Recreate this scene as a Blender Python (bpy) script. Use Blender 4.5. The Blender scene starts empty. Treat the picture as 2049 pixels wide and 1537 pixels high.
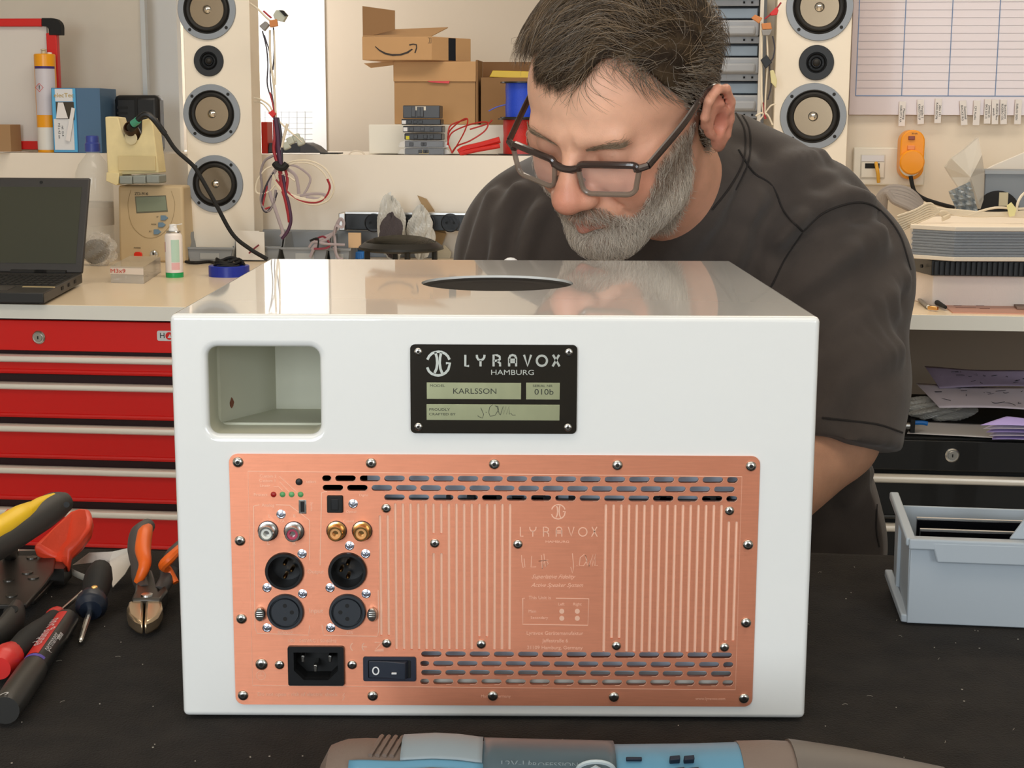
import bpy, bmesh, math, random
import numpy as np
from mathutils import Vector, Matrix
random.seed(7); RNG = np.random.default_rng(11)
SC = bpy.context.scene; COL = SC.collection
# ---------------------------------------------------------------- camera
FPX, PITCH, YAW, ROLL = 3030.18, .170634, .000254, .0045128
CAM = Vector((.00987, -.876583, .358092))
def _basis():
    cp, sp, cy, sy = math.cos(PITCH), math.sin(PITCH), math.cos(YAW), math.sin(YAW)
    f = Vector((sy*cp, cy*cp, -sp)); rt = Vector((cy, -sy, 0)); up = rt.cross(f)
    return rt*math.cos(ROLL)+up*math.sin(ROLL), up*math.cos(ROLL)-rt*math.sin(ROLL), f
CR, CU, CF = _basis()
cam = bpy.data.cameras.new('camera'); camo = bpy.data.objects.new('camera', cam); COL.objects.link(camo)
cam.sensor_width = 36; cam.sensor_fit = 'HORIZONTAL'; cam.lens = FPX*36/2049; cam.clip_start = .02
camo.matrix_world = Matrix(((CR.x, CU.x, -CF.x, CAM.x), (CR.y, CU.y, -CF.y, CAM.y), (CR.z, CU.z, -CF.z, CAM.z), (0, 0, 0, 1)))
SC.camera = camo
SC.view_settings.view_transform = 'Standard'; SC.view_settings.look = 'None'; SC.view_settings.gamma = 1
SC.view_settings.use_curve_mapping = False; SC.view_settings.exposure = 0.2
# ---------------------------------------------------------------- world and daylight
W = bpy.data.worlds.new('world'); SC.world = W; W.use_nodes = True
W.node_tree.nodes['Background'].inputs[0].default_value = (.9, .95, 1, 1); W.node_tree.nodes['Background'].inputs[1].default_value = .6
def area(name, loc, target, sx, sy, power, col):
    l = bpy.data.lights.new(name, 'AREA'); l.shape = 'RECTANGLE'; l.size = sx; l.size_y = sy; l.energy = power; l.color = col
    o = bpy.data.objects.new(name, l); COL.objects.link(o); o.location = loc
    o.rotation_euler = (Vector(target)-Vector(loc)).to_track_quat('-Z', 'Y').to_euler(); return o
ALPHA = math.radians(5.5)
area('window_daylight_left', (-1.12, -3.35, .78), (-1.0, 0, .4), 1.5, 1.5, 52, (.86, .94, 1))  # assumed window light from behind the camera, no window in view
area('window_daylight_right', (1.7, -3.35, .78), (.9, 0, .4), 1.2, 1.5, 24, (.88, .95, 1))  # second assumed window light, weaker and also out of view
area('ceiling_lamp_light', (.3, 1.55, 1.72), (.3, 1.6, 0), 2.6, .5, 22, (1, .88, .73))  # assumed ceiling light above the benches, no lamp in view
area('ceiling_lamp_light', (-.2, -.6, 1.72), (-.2, -.6, 0), 2.4, .5, 10, (1, .86, .70))  # assumed warm ceiling light above the table, fixture unseen and not modelled
area('hallway_window_light', (-.95, 3.135, .66), (-.05, 3.34, .52), .20, .60, 4.3, (1, .97, .93))  # added unseen light behind the panel brightening the passage wall; its source is assumed
area('hallway_lamp_light', (.9, 2.9, 1.72), (.9, 3.0, .3), 1.0, .3, .3, (1, .93, .84))  # added unseen fill that brightens the passage wall, no lamp of the room
# ---------------------------------------------------------------- pixel helpers (photo frame)
def ray(px, py):
    return (CF + CR*((px-1024.5)/FPX) - CU*((py-768.5)/FPX))
def fp(px, py, Y=0.0):                       # point on the plane y = Y
    d = ray(px, py); return CAM + d*((Y-CAM.y)/d.y)
def tab(px, py, z=0.0):                      # point on the plane z = z
    d = ray(px, py); return CAM + d*((z-CAM.z)/d.z)
UU = Vector((math.cos(ALPHA), -math.sin(ALPHA), 0)); VV = Vector((math.sin(ALPHA), math.cos(ALPHA), 0))
CAM0 = Vector((CAM.x, CAM.y, 0))
def rm(px, py, v):                           # room frame (u, v, z) of a pixel on the plane v
    d = ray(px, py); p = d*(v/d.dot(VV)); return Vector((p.dot(UU), v, p.z+CAM.z))
def world(q): return CAM0 + UU*q[0] + VV*q[1] + Vector((0, 0, q[2]))
def rmz(px, py, z):                          # room frame point of a pixel on the height z
    p = tab(px, py, z)-CAM0; return Vector((p.dot(UU), p.dot(VV), z))
# ---------------------------------------------------------------- materials
def lin(h):
    if isinstance(h, str):
        h = h.lstrip('#'); c = [int(h[i:i+2], 16)/255 for i in (0, 2, 4)]
    else: c = h
    return tuple(x/12.92 if x <= .04045 else ((x+.055)/1.055)**2.4 for x in c)
MATS = {}
def mat(name, col, rough=.5, metal=0, arot=0, bump=0, bscale=200, var=0, vscale=8, coat=0, trans=0, ior=1.45, sss=0, alpha=1, emit=0, aniso=0, spec=.5, stretch=None, sheen=0, detail=4, col2=None):
    if name in MATS: return MATS[name]
    m = bpy.data.materials.new(name); m.use_nodes = True; N = m.node_tree.nodes; L = m.node_tree.links
    b = N['Principled BSDF']; c = lin(col)
    b.inputs['Base Color'].default_value = (*c, 1); b.inputs['Roughness'].default_value = rough; b.inputs['Metallic'].default_value = metal
    b.inputs['IOR'].default_value = ior; b.inputs['Coat Weight'].default_value = coat; b.inputs['Coat Roughness'].default_value = .03
    b.inputs['Transmission Weight'].default_value = trans; b.inputs['Alpha'].default_value = alpha; b.inputs['Specular IOR Level'].default_value = spec
    b.inputs['Sheen Weight'].default_value = sheen; b.inputs['Anisotropic'].default_value = aniso
    if sss: b.inputs['Subsurface Weight'].default_value = sss; b.inputs['Subsurface Radius'].default_value = (.012, .004, .002); b.inputs['Subsurface Scale'].default_value = 1
    if aniso:
        b.inputs['Anisotropic Rotation'].default_value = arot; tg = N.new('ShaderNodeTangent'); tg.direction_type = 'RADIAL'; tg.axis = 'Z'; L.new(tg.outputs[0], b.inputs['Tangent'])
    if emit: b.inputs['Emission Color'].default_value = (*c, 1); b.inputs['Emission Strength'].default_value = emit
    tc = N.new('ShaderNodeTexCoord'); src = tc.outputs['Object']
    if stretch:
        mp = N.new('ShaderNodeMapping'); mp.inputs['Scale'].default_value = stretch; L.new(src, mp.inputs[0]); src = mp.outputs[0]
    if var or col2:
        n = N.new('ShaderNodeTexNoise'); n.inputs['Scale'].default_value = vscale; n.inputs['Detail'].default_value = detail; L.new(src, n.inputs[0])
        r = N.new('ShaderNodeMapRange'); L.new(n.outputs[0], r.inputs[0]); r.inputs[1].default_value = .3; r.inputs[2].default_value = .7
        mx = N.new('ShaderNodeMix'); mx.data_type = 'RGBA'; L.new(r.outputs[0], mx.inputs[0])
        c2 = lin(col2) if col2 else tuple(min(1, x*(1+var)) for x in c); c1 = c if col2 else tuple(x*(1-var) for x in c)
        mx.inputs[6].default_value = (*c1, 1); mx.inputs[7].default_value = (*c2, 1); L.new(mx.outputs[2], b.inputs['Base Color'])
    if bump:
        n = N.new('ShaderNodeTexNoise'); n.inputs['Scale'].default_value = bscale; n.inputs['Detail'].default_value = 5; L.new(src, n.inputs[0])
        bp = N.new('ShaderNodeBump'); bp.inputs['Strength'].default_value = bump; bp.inputs['Distance'].default_value = .001
        L.new(n.outputs[0], bp.inputs['Height']); L.new(bp.outputs[0], b.inputs['Normal'])
    MATS[name] = m; return m
def attr_mat(name, rough, sss=0, bump=0, bscale=400, sheen=0, spec=.5, var=.0, vscale=60):
    m = mat(name, '#808080', rough, sss=sss, bump=bump, bscale=bscale, sheen=sheen, spec=spec)
    N = m.node_tree.nodes; L = m.node_tree.links; a = N.new('ShaderNodeVertexColor'); a.layer_name = 'Col'
    out = a.outputs[0]
    if var:
        n = N.new('ShaderNodeTexNoise'); n.inputs['Scale'].default_value = vscale; n.inputs['Detail'].default_value = 6
        tc = N.new('ShaderNodeTexCoord'); L.new(tc.outputs['Object'], n.inputs[0])
        r = N.new('ShaderNodeMapRange'); L.new(n.outputs[0], r.inputs[0]); r.inputs[1].default_value = .3; r.inputs[2].default_value = .7; r.inputs[3].default_value = 1-var; r.inputs[4].default_value = 1+var
        mx = N.new('ShaderNodeMix'); mx.data_type = 'RGBA'; mx.blend_type = 'MULTIPLY'; mx.inputs[0].default_value = 1; L.new(out, mx.inputs[6]); L.new(r.outputs[0], mx.inputs[7]); out = mx.outputs[2]
    L.new(out, N['Principled BSDF'].inputs['Base Color']); return m
# ---------------------------------------------------------------- objects
def setp(o, label=None, cat=None, group=None, kind=None):
    if label: o['label'] = label
    if cat: o['category'] = cat
    if group: o['group'] = group
    if kind: o['kind'] = kind
    return o
def empty(name, loc, label=None, cat=None, group=None, rz=0.0):
    o = bpy.data.objects.new(name, None); o.empty_display_size = .02; COL.objects.link(o); o.location = loc; o.rotation_euler = (0, 0, rz)
    return setp(o, label, cat, group)
def mkobj(name, V, F, m, parent=None, smooth=True, bevel=0, seg=2, loc=None, rz=0, cols=None, angle=35):
    me = bpy.data.meshes.new(name)
    if isinstance(V, np.ndarray) and isinstance(F, np.ndarray):
        k = F.shape[1]; me.vertices.add(len(V)); me.vertices.foreach_set('co', V.astype(np.float32).ravel())
        me.loops.add(F.size); me.loops.foreach_set('vertex_index', F.astype(np.int32).ravel())
        me.polygons.add(len(F)); me.polygons.foreach_set('loop_start', np.arange(0, F.size, k, dtype=np.int32))
        me.update(calc_edges=True); me.validate()
    else:
        me.from_pydata([tuple(v) for v in V], [], [tuple(f) for f in F]); me.update()
    if smooth: me.polygons.foreach_set('use_smooth', [True]*len(me.polygons))
    for mm in (m if isinstance(m, (list, tuple)) else [m]): me.materials.append(mm)
    if cols is not None:
        ca = me.color_attributes.new('Col', 'FLOAT_COLOR', 'POINT')
        ca.data.foreach_set('color', np.concatenate([cols, np.ones((len(cols), 1))], 1).astype(np.float32).ravel())
    o = bpy.data.objects.new(name, me); COL.objects.link(o)
    if parent: o.parent = parent
    if loc is not None: o.location = loc
    if rz: o.rotation_euler = (0, 0, rz)
    if bevel:
        b = o.modifiers.new('bevel', 'BEVEL'); b.width = bevel; b.segments = seg; b.limit_method = 'ANGLE'; b.angle_limit = math.radians(40); b.harden_normals = False
    if smooth and not isinstance(V, np.ndarray):
        try: me.set_sharp_from_angle(angle=math.radians(angle))
        except Exception: pass
    return o
def wn(pts):
    return pts
class MB:
    """collects shapes into one mesh"""
    def __init__(s): s.V = []; s.F = []; s.mi = []; s.cur = 0
    def add(s, V, F):
        n = len(s.V); s.V += [Vector(v) for v in V]; s.F += [tuple(i+n for i in f) for f in F]; s.mi += [s.cur]*len(F); return s
    def m(s, i): s.cur = i; return s
    def hexa(s, a):   # 8 corners: 0-3 front (ccw seen from front), 4-7 back
        return s.add(a, [(0, 1, 2, 3), (7, 6, 5, 4), (0, 4, 5, 1), (1, 5, 6, 2), (2, 6, 7, 3), (3, 7, 4, 0)])
    def box(s, x0, x1, y0, y1, z0, z1):
        return s.hexa([(x0, y0, z0), (x1, y0, z0), (x1, y0, z1), (x0, y0, z1), (x0, y1, z0), (x1, y1, z0), (x1, y1, z1), (x0, y1, z1)])
    def obox(s, c, ax, hx, ay, hy, az, hz):
        c = Vector(c); P = []
        for y in (-1, 1):
            for (x, z) in ((-1, -1), (1, -1), (1, 1), (-1, 1)): P.append(c+ax*hx*x+ay*hy*y+az*hz*z)
        return s.hexa(P)
    def prism(s, pts, d):         # polygon points (3D, ccw seen from -d side), extruded by vector d
        n = len(pts); pts = [Vector(p) for p in pts]; d = Vector(d)
        return s.add(pts+[p+d for p in pts], [tuple(range(n)), tuple(range(2*n-1, n-1, -1))]+[(i, i+n, (i+1) % n+n, (i+1) % n) for i in range(n)])
    def loft(s, rings, cap=True):
        n = len(rings[0]); V = [p for r in rings for p in r]; F = []
        for k in range(len(rings)-1):
            for i in range(n): F.append((k*n+i, k*n+(i+1) % n, (k+1)*n+(i+1) % n, (k+1)*n+i))
        if cap: F.append(tuple(range(n-1, -1, -1))); F.append(tuple(range((len(rings)-1)*n, len(rings)*n)))
        return s.add(V, F)
    def tube(s, pts, r, n=8, cap=True, flat=1.0, up=None):
        pts = [Vector(p) for p in pts]; rs = r if isinstance(r, (list, tuple)) else [r]*len(pts); rings = []; prev = None
        for i, p in enumerate(pts):
            t = (pts[min(i+1, len(pts)-1)]-pts[max(i-1, 0)]).normalized()
            if prev is None:
                a = up if up else (Vector((0, 0, 1)) if abs(t.z) < .9 else Vector((1, 0, 0))); prev = (a-t*a.dot(t)).normalized()
            else: prev = (prev-t*prev.dot(t)).normalized()
            b = t.cross(prev)
            rings.append([p+(prev*math.cos(2*math.pi*k/n)+b*math.sin(2*math.pi*k/n)*flat)*rs[i] for k in range(n)])
        return s.loft(rings, cap)
    def lathe(s, c, ax, prof, n=32, cap=True):     # prof: (radius, distance along ax)
        c = Vector(c); ax = Vector(ax).normalized(); a = Vector((0, 0, 1)) if abs(ax.z) < .9 else Vector((1, 0, 0)); a = (a-ax*a.dot(ax)).normalized(); b = ax.cross(a)
        return s.loft([[c+ax*h+(a*math.cos(2*math.pi*k/n)+b*math.sin(2*math.pi*k/n))*max(r, 1e-5) for k in range(n)] for r, h in prof], cap)
    def tri(s, f): return s.add(*f)
    def build(s, name, m, parent=None, bevel=0, smooth=True, label=None, seg=2, fix=True, loc=None, rz=0, angle=35):
        o = mkobj(name, s.V, s.F, m, parent, smooth, bevel, seg, loc, rz, angle=angle)
        if any(s.mi): o.data.polygons.foreach_set('material_index', s.mi)
        if fix:
            bm = bmesh.new(); bm.from_mesh(o.data); bmesh.ops.recalc_face_normals(bm, faces=bm.faces); bm.to_mesh(o.data); bm.free()
        if label: o['label'] = label
        return o
def spline(pts, n=8):                       # catmull-rom
    P = [Vector(p) for p in pts]; P = [P[0]*2-P[1]]+P+[P[-1]*2-P[-2]]; out = []
    for i in range(1, len(P)-2):
        for k in range(n):
            t = k/n; a, b, c, d = P[i-1:i+3]
            out.append(.5*((2*b)+(c-a)*t+(2*a-5*b+4*c-d)*t*t+(3*b-a-3*c+d)*t**3))
    out.append(P[-2]); return out
def rrect(x0, x1, z0, z1, r, n=6):
    o = []
    for cx, cz, a0 in ((x1-r, z1-r, 0), (x0+r, z1-r, 90), (x0+r, z0+r, 180), (x1-r, z0+r, 270)):
        for k in range(n+1):
            a = math.radians(a0+90*k/n); o.append((cx+r*math.cos(a), cz+r*math.sin(a)))
    return o
def flat_mesh(outline, holes, depth, bevel=0, res=0):
    """2D outline with holes -> (V, F) thick slab in xz facing -y, front at y=0, back at y=+depth"""
    from mathutils.geometry import delaunay_2d_cdt
    vs = []; fs = []
    for lst in [outline]+holes: fs.append(list(range(len(vs), len(vs)+len(lst)))); vs += [Vector((q[0]*100, q[1]*100)) for q in lst]
    v, e, f, ov, oe, of = delaunay_2d_cdt(vs, [], fs, 1, 1e-6, True)
    keep = [t for t, o in zip(f, of) if 0 in o and len(o) == 1]; n = len(v); d = depth+2*bevel
    V = [Vector((p.x/100, 0, p.y/100)) for p in v]+[Vector((p.x/100, d, p.y/100)) for p in v]; F = []; ed = {}
    for t in keep:
        t = list(t); F.append(tuple(t)); F.append(tuple(q+n for q in reversed(t)))
        for q in range(len(t)): ed[(t[q], t[(q+1) % len(t)])] = 1
    for (p, q) in ed:
        if (q, p) not in ed: F.append((q, p, p+n, q+n))
    return V, F
def text_vf(s, size, depth=.0002, align='CENTER', shear=0, xs=1.0):
    cu = bpy.data.curves.new('tmp', 'FONT'); cu.body = s; cu.size = size; cu.extrude = depth/2; cu.align_x = align; cu.align_y = 'CENTER'; cu.shear = shear; cu.resolution_u = 3
    o = bpy.data.objects.new('tmp', cu); COL.objects.link(o); dg = bpy.context.evaluated_depsgraph_get()
    me = bpy.data.meshes.new_from_object(o.evaluated_get(dg)); V = [v.co.copy() for v in me.vertices]; F = [tuple(p.vertices) for p in me.polygons]
    bpy.data.objects.remove(o); bpy.data.meshes.remove(me)
    return [Vector((v.x*xs, -v.z, v.y)) for v in V], F
def xf(VF, M): return [M @ v for v in VF[0]], VF[1]
def T3(x, y, z, rz=0, ry=0, rx=0): return Matrix.Translation((x, y, z)) @ Matrix.Rotation(rz, 4, 'Z') @ Matrix.Rotation(ry, 4, 'Y') @ Matrix.Rotation(rx, 4, 'X')
def stroke(paths, w, y=0.0, depth=.0003):      # flat ribbons in xz plane from 2D polylines, facing -y
    mb = MB()
    for P in paths:
        P = [Vector(p) for p in P]; n = len(P); Lf = []; Rt = []
        closed = (P[0]-P[-1]).length < 1e-7 and n > 3
        for i in range(n):
            a = P[i-1] if i else (P[-2] if closed else P[0]); b = P[i+1] if i < n-1 else (P[1] if closed else P[-1])
            t = (b-a); t = t.normalized() if t.length > 0 else Vector((1, 0)); nn = Vector((-t.y, t.x)); Lf.append(P[i]+nn*w/2); Rt.append(P[i]-nn*w/2)
        for i in range(n-1):
            q = [Lf[i], Rt[i], Rt[i+1], Lf[i+1]]
            mb.hexa([(p.x, y-depth, p.y) for p in (q[0], q[1], q[2], q[3])]+[(p.x, y, p.y) for p in q])
    return mb
# ---------------------------------------------------------------- room-frame things, sized from the photo at their own depth
class Thing:
    def __init__(s, name, px, py, v, label=None, cat=None, group=None, kind=None, z=None):
        if v is None: v = rmz(px, py, z).y
        q = rm(px, py, v) if z is None else Vector((rm(px, py, v).x, v, z))
        s.q = q; s.v = v; s.s = v/FPX; s.o = empty(name, world(q), label, cat, group, -ALPHA)
        if kind: s.o['kind'] = kind
    def l(s, px, py, dv=0.0): return rm(px, py, s.v+dv)-s.q
    def lz(s, px, py, z): return rmz(px, py, z)-s.q
    def box(s, name, m, x0, y0, x1, y1, d0, d1, bevel=0, mb=None, parent=None, label=None, zb=None):
        a = s.l(x0, y0, d0); b = s.l(x1, y0, d0); c = s.l(x1, y1, d0); d = s.l(x0, y1, d0); z0 = (c.z+d.z)/2 if zb is None else zb; z1 = (a.z+b.z)/2
        X0 = (a.x+d.x)/2; X1 = (b.x+c.x)/2
        M = mb or MB(); M.box(X0, X1, d0, d1, z0, z1)
        return M if mb else M.build(name, m, parent or s.o, bevel, label=label)
    def poly(s, name, m, pts, d0, d1, bevel=0, mb=None, parent=None, label=None):
        P = [s.l(x, y, d0) for x, y in pts]; M = mb or MB(); M.prism(P, (0, d1-d0, 0))
        return M if mb else M.build(name, m, parent or s.o, bevel, label=label)
    def tube(s, name, m, pts, rpx, n=8, mb=None, parent=None, sm=6, label=None, flat=1.0):
        P = [s.l(p[0], p[1], p[2] if len(p) > 2 else 0) for p in pts]; P = spline(P, sm) if sm and len(P) > 2 else P
        M = mb or MB(); M.tube(P, rpx*s.s, n, flat=flat)
        return M if mb else M.build(name, m, parent or s.o, label=label)
def dup(o, parent=None):
    c = o.copy(); COL.objects.link(c)
    if parent: c.parent = parent
    for ch in list(o.children): dup(ch, c)
    return c
# ================================================================ setting
FLOOR = -.84
M_wall = mat('wall_paint', '#e6dac8', .75, bump=.15, bscale=90)
M_walld = mat('wall_paint_cool', '#dadcdd', .7)
M_floor = mat('floor_concrete', '#8d8a84', .6, var=.12, vscale=3)
M_ceil = mat('ceiling_paint', '#f0ece4', .8)
M_white = mat('white_laminate', '#e9dfd0', .35, bump=.03, bscale=60)
M_whitel = mat('white_lacquer', '#f3efe6', .3)
M_alu = mat('aluminium', '#c8c8c6', .35, metal=1)
M_black = mat('black_plastic', '#17181a', .35)
M_blackm = mat('black_matt', '#141414', .7)
M_steel = mat('steel', '#c9c8c4', .22, metal=1)
M_chrome = mat('chrome', '#e4e4e2', .1, metal=1)
def struct(name, mb, m, room=True, bevel=0):
    o = mb.build(name, m, None, bevel, smooth=False)
    if room: o.location = CAM0; o.rotation_euler = (0, 0, -ALPHA)
    o['kind'] = 'structure'; return o
VB = 3.42                                     # room depth of the parapet behind the benches
zl = rm(860, 311, VB).z                       # top of the parapet
uo0 = rm(338, 200, 3.5).x; uo1 = rm(1490, 200, VB).x
struct('floor', MB().box(-3.2, 3.4, -2.9, 4.6, FLOOR-.05, FLOOR), M_floor)
struct('ceiling', MB().box(-3.2, 3.4, -2.9, 4.6, 1.80, 1.86), M_ceil)
VF = 4.2
struct('wall_far', MB().box(-3.2, 3.4, VF, VF+.1, FLOOR, 1.8), mat('wall_paint_passage', '#cdbfad', .8))
struct('wall_parapet', MB().box(-3.2, uo1, VB, VB+.03, FLOOR, zl), M_white)
struct('wall_back', MB().box(uo1, 3.4, VB, VB+.06, FLOOR, 1.8), M_wall)
struct('wall_left', MB().box(-3.3, -3.2, -2.9, 4.6, FLOOR, 1.8), M_wall)
struct('wall_right', MB().box(3.4, 3.5, -2.9, 4.6, FLOOR, 1.8), M_wall)
rw = MB()
WIN = [(-1.75, -.15), (1.1, 2.45)]  # assumed windows in the unseen rear wall, set where the assumed daylight enters
rw.box(-3.2, 3.4, -2.8, -2.7, FLOOR, -.05).box(-3.2, 3.4, -2.8, -2.7, 1.55, 1.8)
for a, b in ((-3.2, WIN[0][0]), (WIN[0][1], WIN[1][0]), (WIN[1][1], 3.4)): rw.box(a, b, -2.8, -2.7, -.05, 1.55)
struct('wall_rear', rw, M_wall)
for i, (a, b) in enumerate(WIN):
    f = MB()
    for x0, x1, z0, z1 in ((a, b, -.05, 0), (a, b, 1.5, 1.55), (a, a+.05, 0, 1.5), (b-.05, b, 0, 1.5), ((a+b)/2-.03, (a+b)/2+.03, 0, 1.5)): f.box(x0, x1, -2.79, -2.72, z0, z1)
    w = struct(f'window_{i+1}', f, M_whitel)
    g = MB().box(a+.05, b-.05, -2.757, -2.752, 0, 1.5).build('pane', mat('window_glass', '#ffffff', .0, trans=1, ior=1.45), w, smooth=False)
    g.parent = w
# ledge shelf behind the parapet
struct('trim_1', MB().box(-3.2, uo1, VB+.031, 3.95, zl-.03, zl-.002), M_white)
# left side: glossy sheet and pale wall strip beyond the ledge
T = Thing('display_panel', 150, 303, 3.67, 'large grey glossy sheet with slim aluminium edge standing behind the red framed whiteboard', 'panel', z=zl)
T.box('sheet', mat('glossy_sheet', '#d2c9bb', .2, coat=.2, var=.06, vscale=3), -160, -60, 285, 303, 0, .01, zb=0)
T.box('edge_strip', M_alu, 284, -60, 293, 303, -.004, .014, zb=0)
struct('trim_2', MB().box(rm(262, 0, 3.75).x, rm(352, 0, 3.75).x, 3.75, 3.78, zl-.03, 1.8), M_walld)
# brightly lit passage wall, its light painted as a white board; printed grid
T = Thing('wall_planner', 560, 310, 4.15, 'bright white wall panel beyond the hanging cable bundle', 'panel')
T.box('board', mat('planner_white', '#ffffff', .5), 470, -60, 651, 330, .046, .0495)
T.o.location.z += 0
st = []
for k in range(6): st.append(((530+16*k, 222), (530+16*k, 300)))
for k in range(7): st.append(((528, 224+11*k), (625, 224+11*k)))
mb = MB()
for a, b in st: mb.tube([T.l(*a, .0455), T.l(*b, .0455)], .0006, 4)
mb.build('grid_print', mat('pale_grid', '#b9bec4', .8), T.o)
# ================================================================ work table and cloth
yb0 = tab(250, 1093).y; yb1 = tab(1715, 1110).y; YB = (yb0+yb1)/2
print('TABLE BACK', yb0, yb1)
M_felt = mat('black_felt', '#1f1b17', 1.0, bump=1.0, bscale=700, col2='#2a2520', vscale=45, sheen=.06, spec=.1, detail=8)
t = empty('work_table', (0, -.2, FLOOR), 'work table hidden under the black felt cloth', 'table')
MB().box(-.95, .95, -.55, YB+.195, -FLOOR-.034, -FLOOR-.006).build('tabletop', M_white, t, .002)
for x in (-.88, .88):
    for y in (-.5, YB+.13): MB().box(x-.025, x+.025, y-.025, y+.025, 0, -FLOOR-.034).build('leg', M_alu, t)
def cloth():
    nx, ny = 260, 150; X = np.linspace(-1.0, 1.0, nx); Y = np.linspace(-.78, YB, ny); V = []; F = []
    r2 = np.random.default_rng(3); amp = r2.random((6, 4))
    def hgt(x, y):
        h = 0
        for a in amp: h += .0007*math.sin(x*(14+40*a[0])+a[2]*6+y*(20*a[3]))*math.sin(y*(12+45*a[1])+a[3]*6)
        if -.2 < x < .2 and -.01 < y < .37: h = min(h, 0)
        return min(h, .0009)-.0016
    for y in Y:
        for x in X: V.append((x, y+.004*math.sin(x*9)+.002*math.sin(x*31) if y > YB-.02 else y, hgt(x, y)))
    for j in range(ny-1):
        for i in range(nx-1): F.append((j*nx+i, j*nx+i+1, (j+1)*nx+i+1, (j+1)*nx+i))
    b = len(V)
    for k, (dy, dz) in enumerate(((.004, -.003), (.007, -.012), (.008, -.06), (.01, -.14))):
        for i, x in enumerate(X): V.append((x, YB+dy+.004*math.sin(x*9)+.002*math.sin(x*31), -.0016+dz))
    for k in range(4):
        for i in range(nx-1):
            p = (ny-1)*nx if k == 0 else b+(k-1)*nx
            F.append((p+i, p+i+1, b+k*nx+i+1, b+k*nx+i))
    return mkobj('felt_cloth', V, F, M_felt)
c = setp(cloth(), 'black felt cloth spread over the work table under the white cabinet', 'cloth')
sm = c.modifiers.new('thick', 'SOLIDIFY'); sm.thickness = .0015; sm.offset = -1
lm = MB()
for k in range(150):
    px, py = random.uniform(0, 2049), random.uniform(1110, 1530)
    p = tab(px, py); 
    if -.2 < p.x < .2 and -.01 < p.y < .38: continue
    a = random.uniform(0, 6.28); L = random.choice([.0005, .0006, .0008, .002]); d = Vector((math.cos(a), math.sin(a), 0))
    if L > .0015: lm.tube(spline([p-d*L+Vector((0, 0, .0002)), p+Vector((.0004, .0003, .0005)), p+d*L*.8+Vector((0, 0, .0002))], 3), .00012, 4)
    else: lm.obox(p+Vector((0, 0, .0002)), d, L*.6, Vector((-d.y, d.x, 0)), L*.5, Vector((0, 0, 1)), .0002)
o = lm.build('lint', mat('lint', '#a89f92', .9)); setp(o, 'tiny pale lint specks scattered over the black felt', 'lint', kind='stuff')
# ================================================================ loudspeaker cabinet
BW, BH, BD = .19, .2476, .365
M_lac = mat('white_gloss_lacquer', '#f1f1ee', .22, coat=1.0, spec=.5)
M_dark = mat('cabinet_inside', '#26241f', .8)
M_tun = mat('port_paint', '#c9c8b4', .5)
LS = empty('loudspeaker', (0, BD/2, 0), 'white gloss loudspeaker cabinet with copper rear panel on black felt in front of the man', 'loudspeaker')
def toLS(o): o.parent = LS; o.matrix_parent_inverse = Matrix.Translation((0, -BD/2, 0)); return o
body = MB().box(-BW, BW, 0, BD, 0, BH).build('cabinet', M_lac, None, .0035, seg=4)
def ring(x0, x1, z0, z1, r, y): return [Vector((a, y, b)) for a, b in rrect(x0, x1, z0, z1, r)]
a = fp(413, 695); b = fp(641, 871); X0, X1, Z0, Z1 = a.x, b.x, b.z, a.z
rr = .0045; rings = [ring(X0-rr-.001, X1+rr+.001, Z0-rr-.001, Z1+rr+.001, .007+rr, -.002)]
for k in range(7):
    y = rr*(1-math.cos(math.pi/2*k/6)) if 0 else rr*k/6; off = rr-math.sqrt(max(0, rr*rr-(rr-y)**2)); rings.append(ring(X0-off, X1+off, Z0-off, Z1+off, .006+off, y))
rings.append(ring(X0, X1, Z0, Z1, .006, .030))
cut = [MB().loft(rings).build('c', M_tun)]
yA, yB2 = .029, .085
pA = fp(441, 846, yA); pB = fp(553, 818, yB2); zt = Z1+.004; xr = X1+.02
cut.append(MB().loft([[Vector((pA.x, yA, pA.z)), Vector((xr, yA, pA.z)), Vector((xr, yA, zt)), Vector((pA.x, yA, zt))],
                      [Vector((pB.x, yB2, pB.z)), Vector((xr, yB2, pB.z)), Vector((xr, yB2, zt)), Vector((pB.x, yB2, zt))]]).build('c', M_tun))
q0, q1, q2, q3 = fp(459, 907), fp(1519, 913), fp(1506, 1412), fp(472, 1409)
PX0, PX1 = (q0.x+q3.x)/2, (q1.x+q2.x)/2; PZ1, PZ0 = (q0.z+q1.z)/2, (q2.z+q3.z)/2
cut.append(MB().box(PX0+.006, PX1-.006, -.01, .16, PZ0+.006, PZ1-.006).build('c', M_dark))
pc = tab(995, 566, BH); dr = (tab(1146, 567, BH)-tab(842, 567, BH)).length/2
cut.append(MB().lathe((pc.x, pc.y, BH-.004), (0, 0, 1), [(dr, 0), (dr, .01)], 64).build('c', M_dark))
def boolean(o, cutters):
    o.data.materials.clear()
    for mm in (M_lac, M_tun, M_dark): o.data.materials.append(mm)
    for k, c in enumerate(cutters):
        mm = c.data.materials[0]; c.data.materials.clear()
        for q in (M_lac, M_tun, M_dark): c.data.materials.append(q)
        idx = [M_lac, M_tun, M_dark].index(mm) if mm in (M_lac, M_tun, M_dark) else 0
        c.data.polygons.foreach_set('material_index', [idx]*len(c.data.polygons))
        b = o.modifiers.new('b', 'BOOLEAN'); b.object = c; b.operation = 'DIFFERENCE'; b.solver = 'EXACT'
    dg = bpy.context.evaluated_depsgraph_get(); me = bpy.data.meshes.new_from_object(o.evaluated_get(dg))
    o.modifiers.clear(); o.data = me
    for c in cutters: bpy.data.objects.remove(c)
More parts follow.
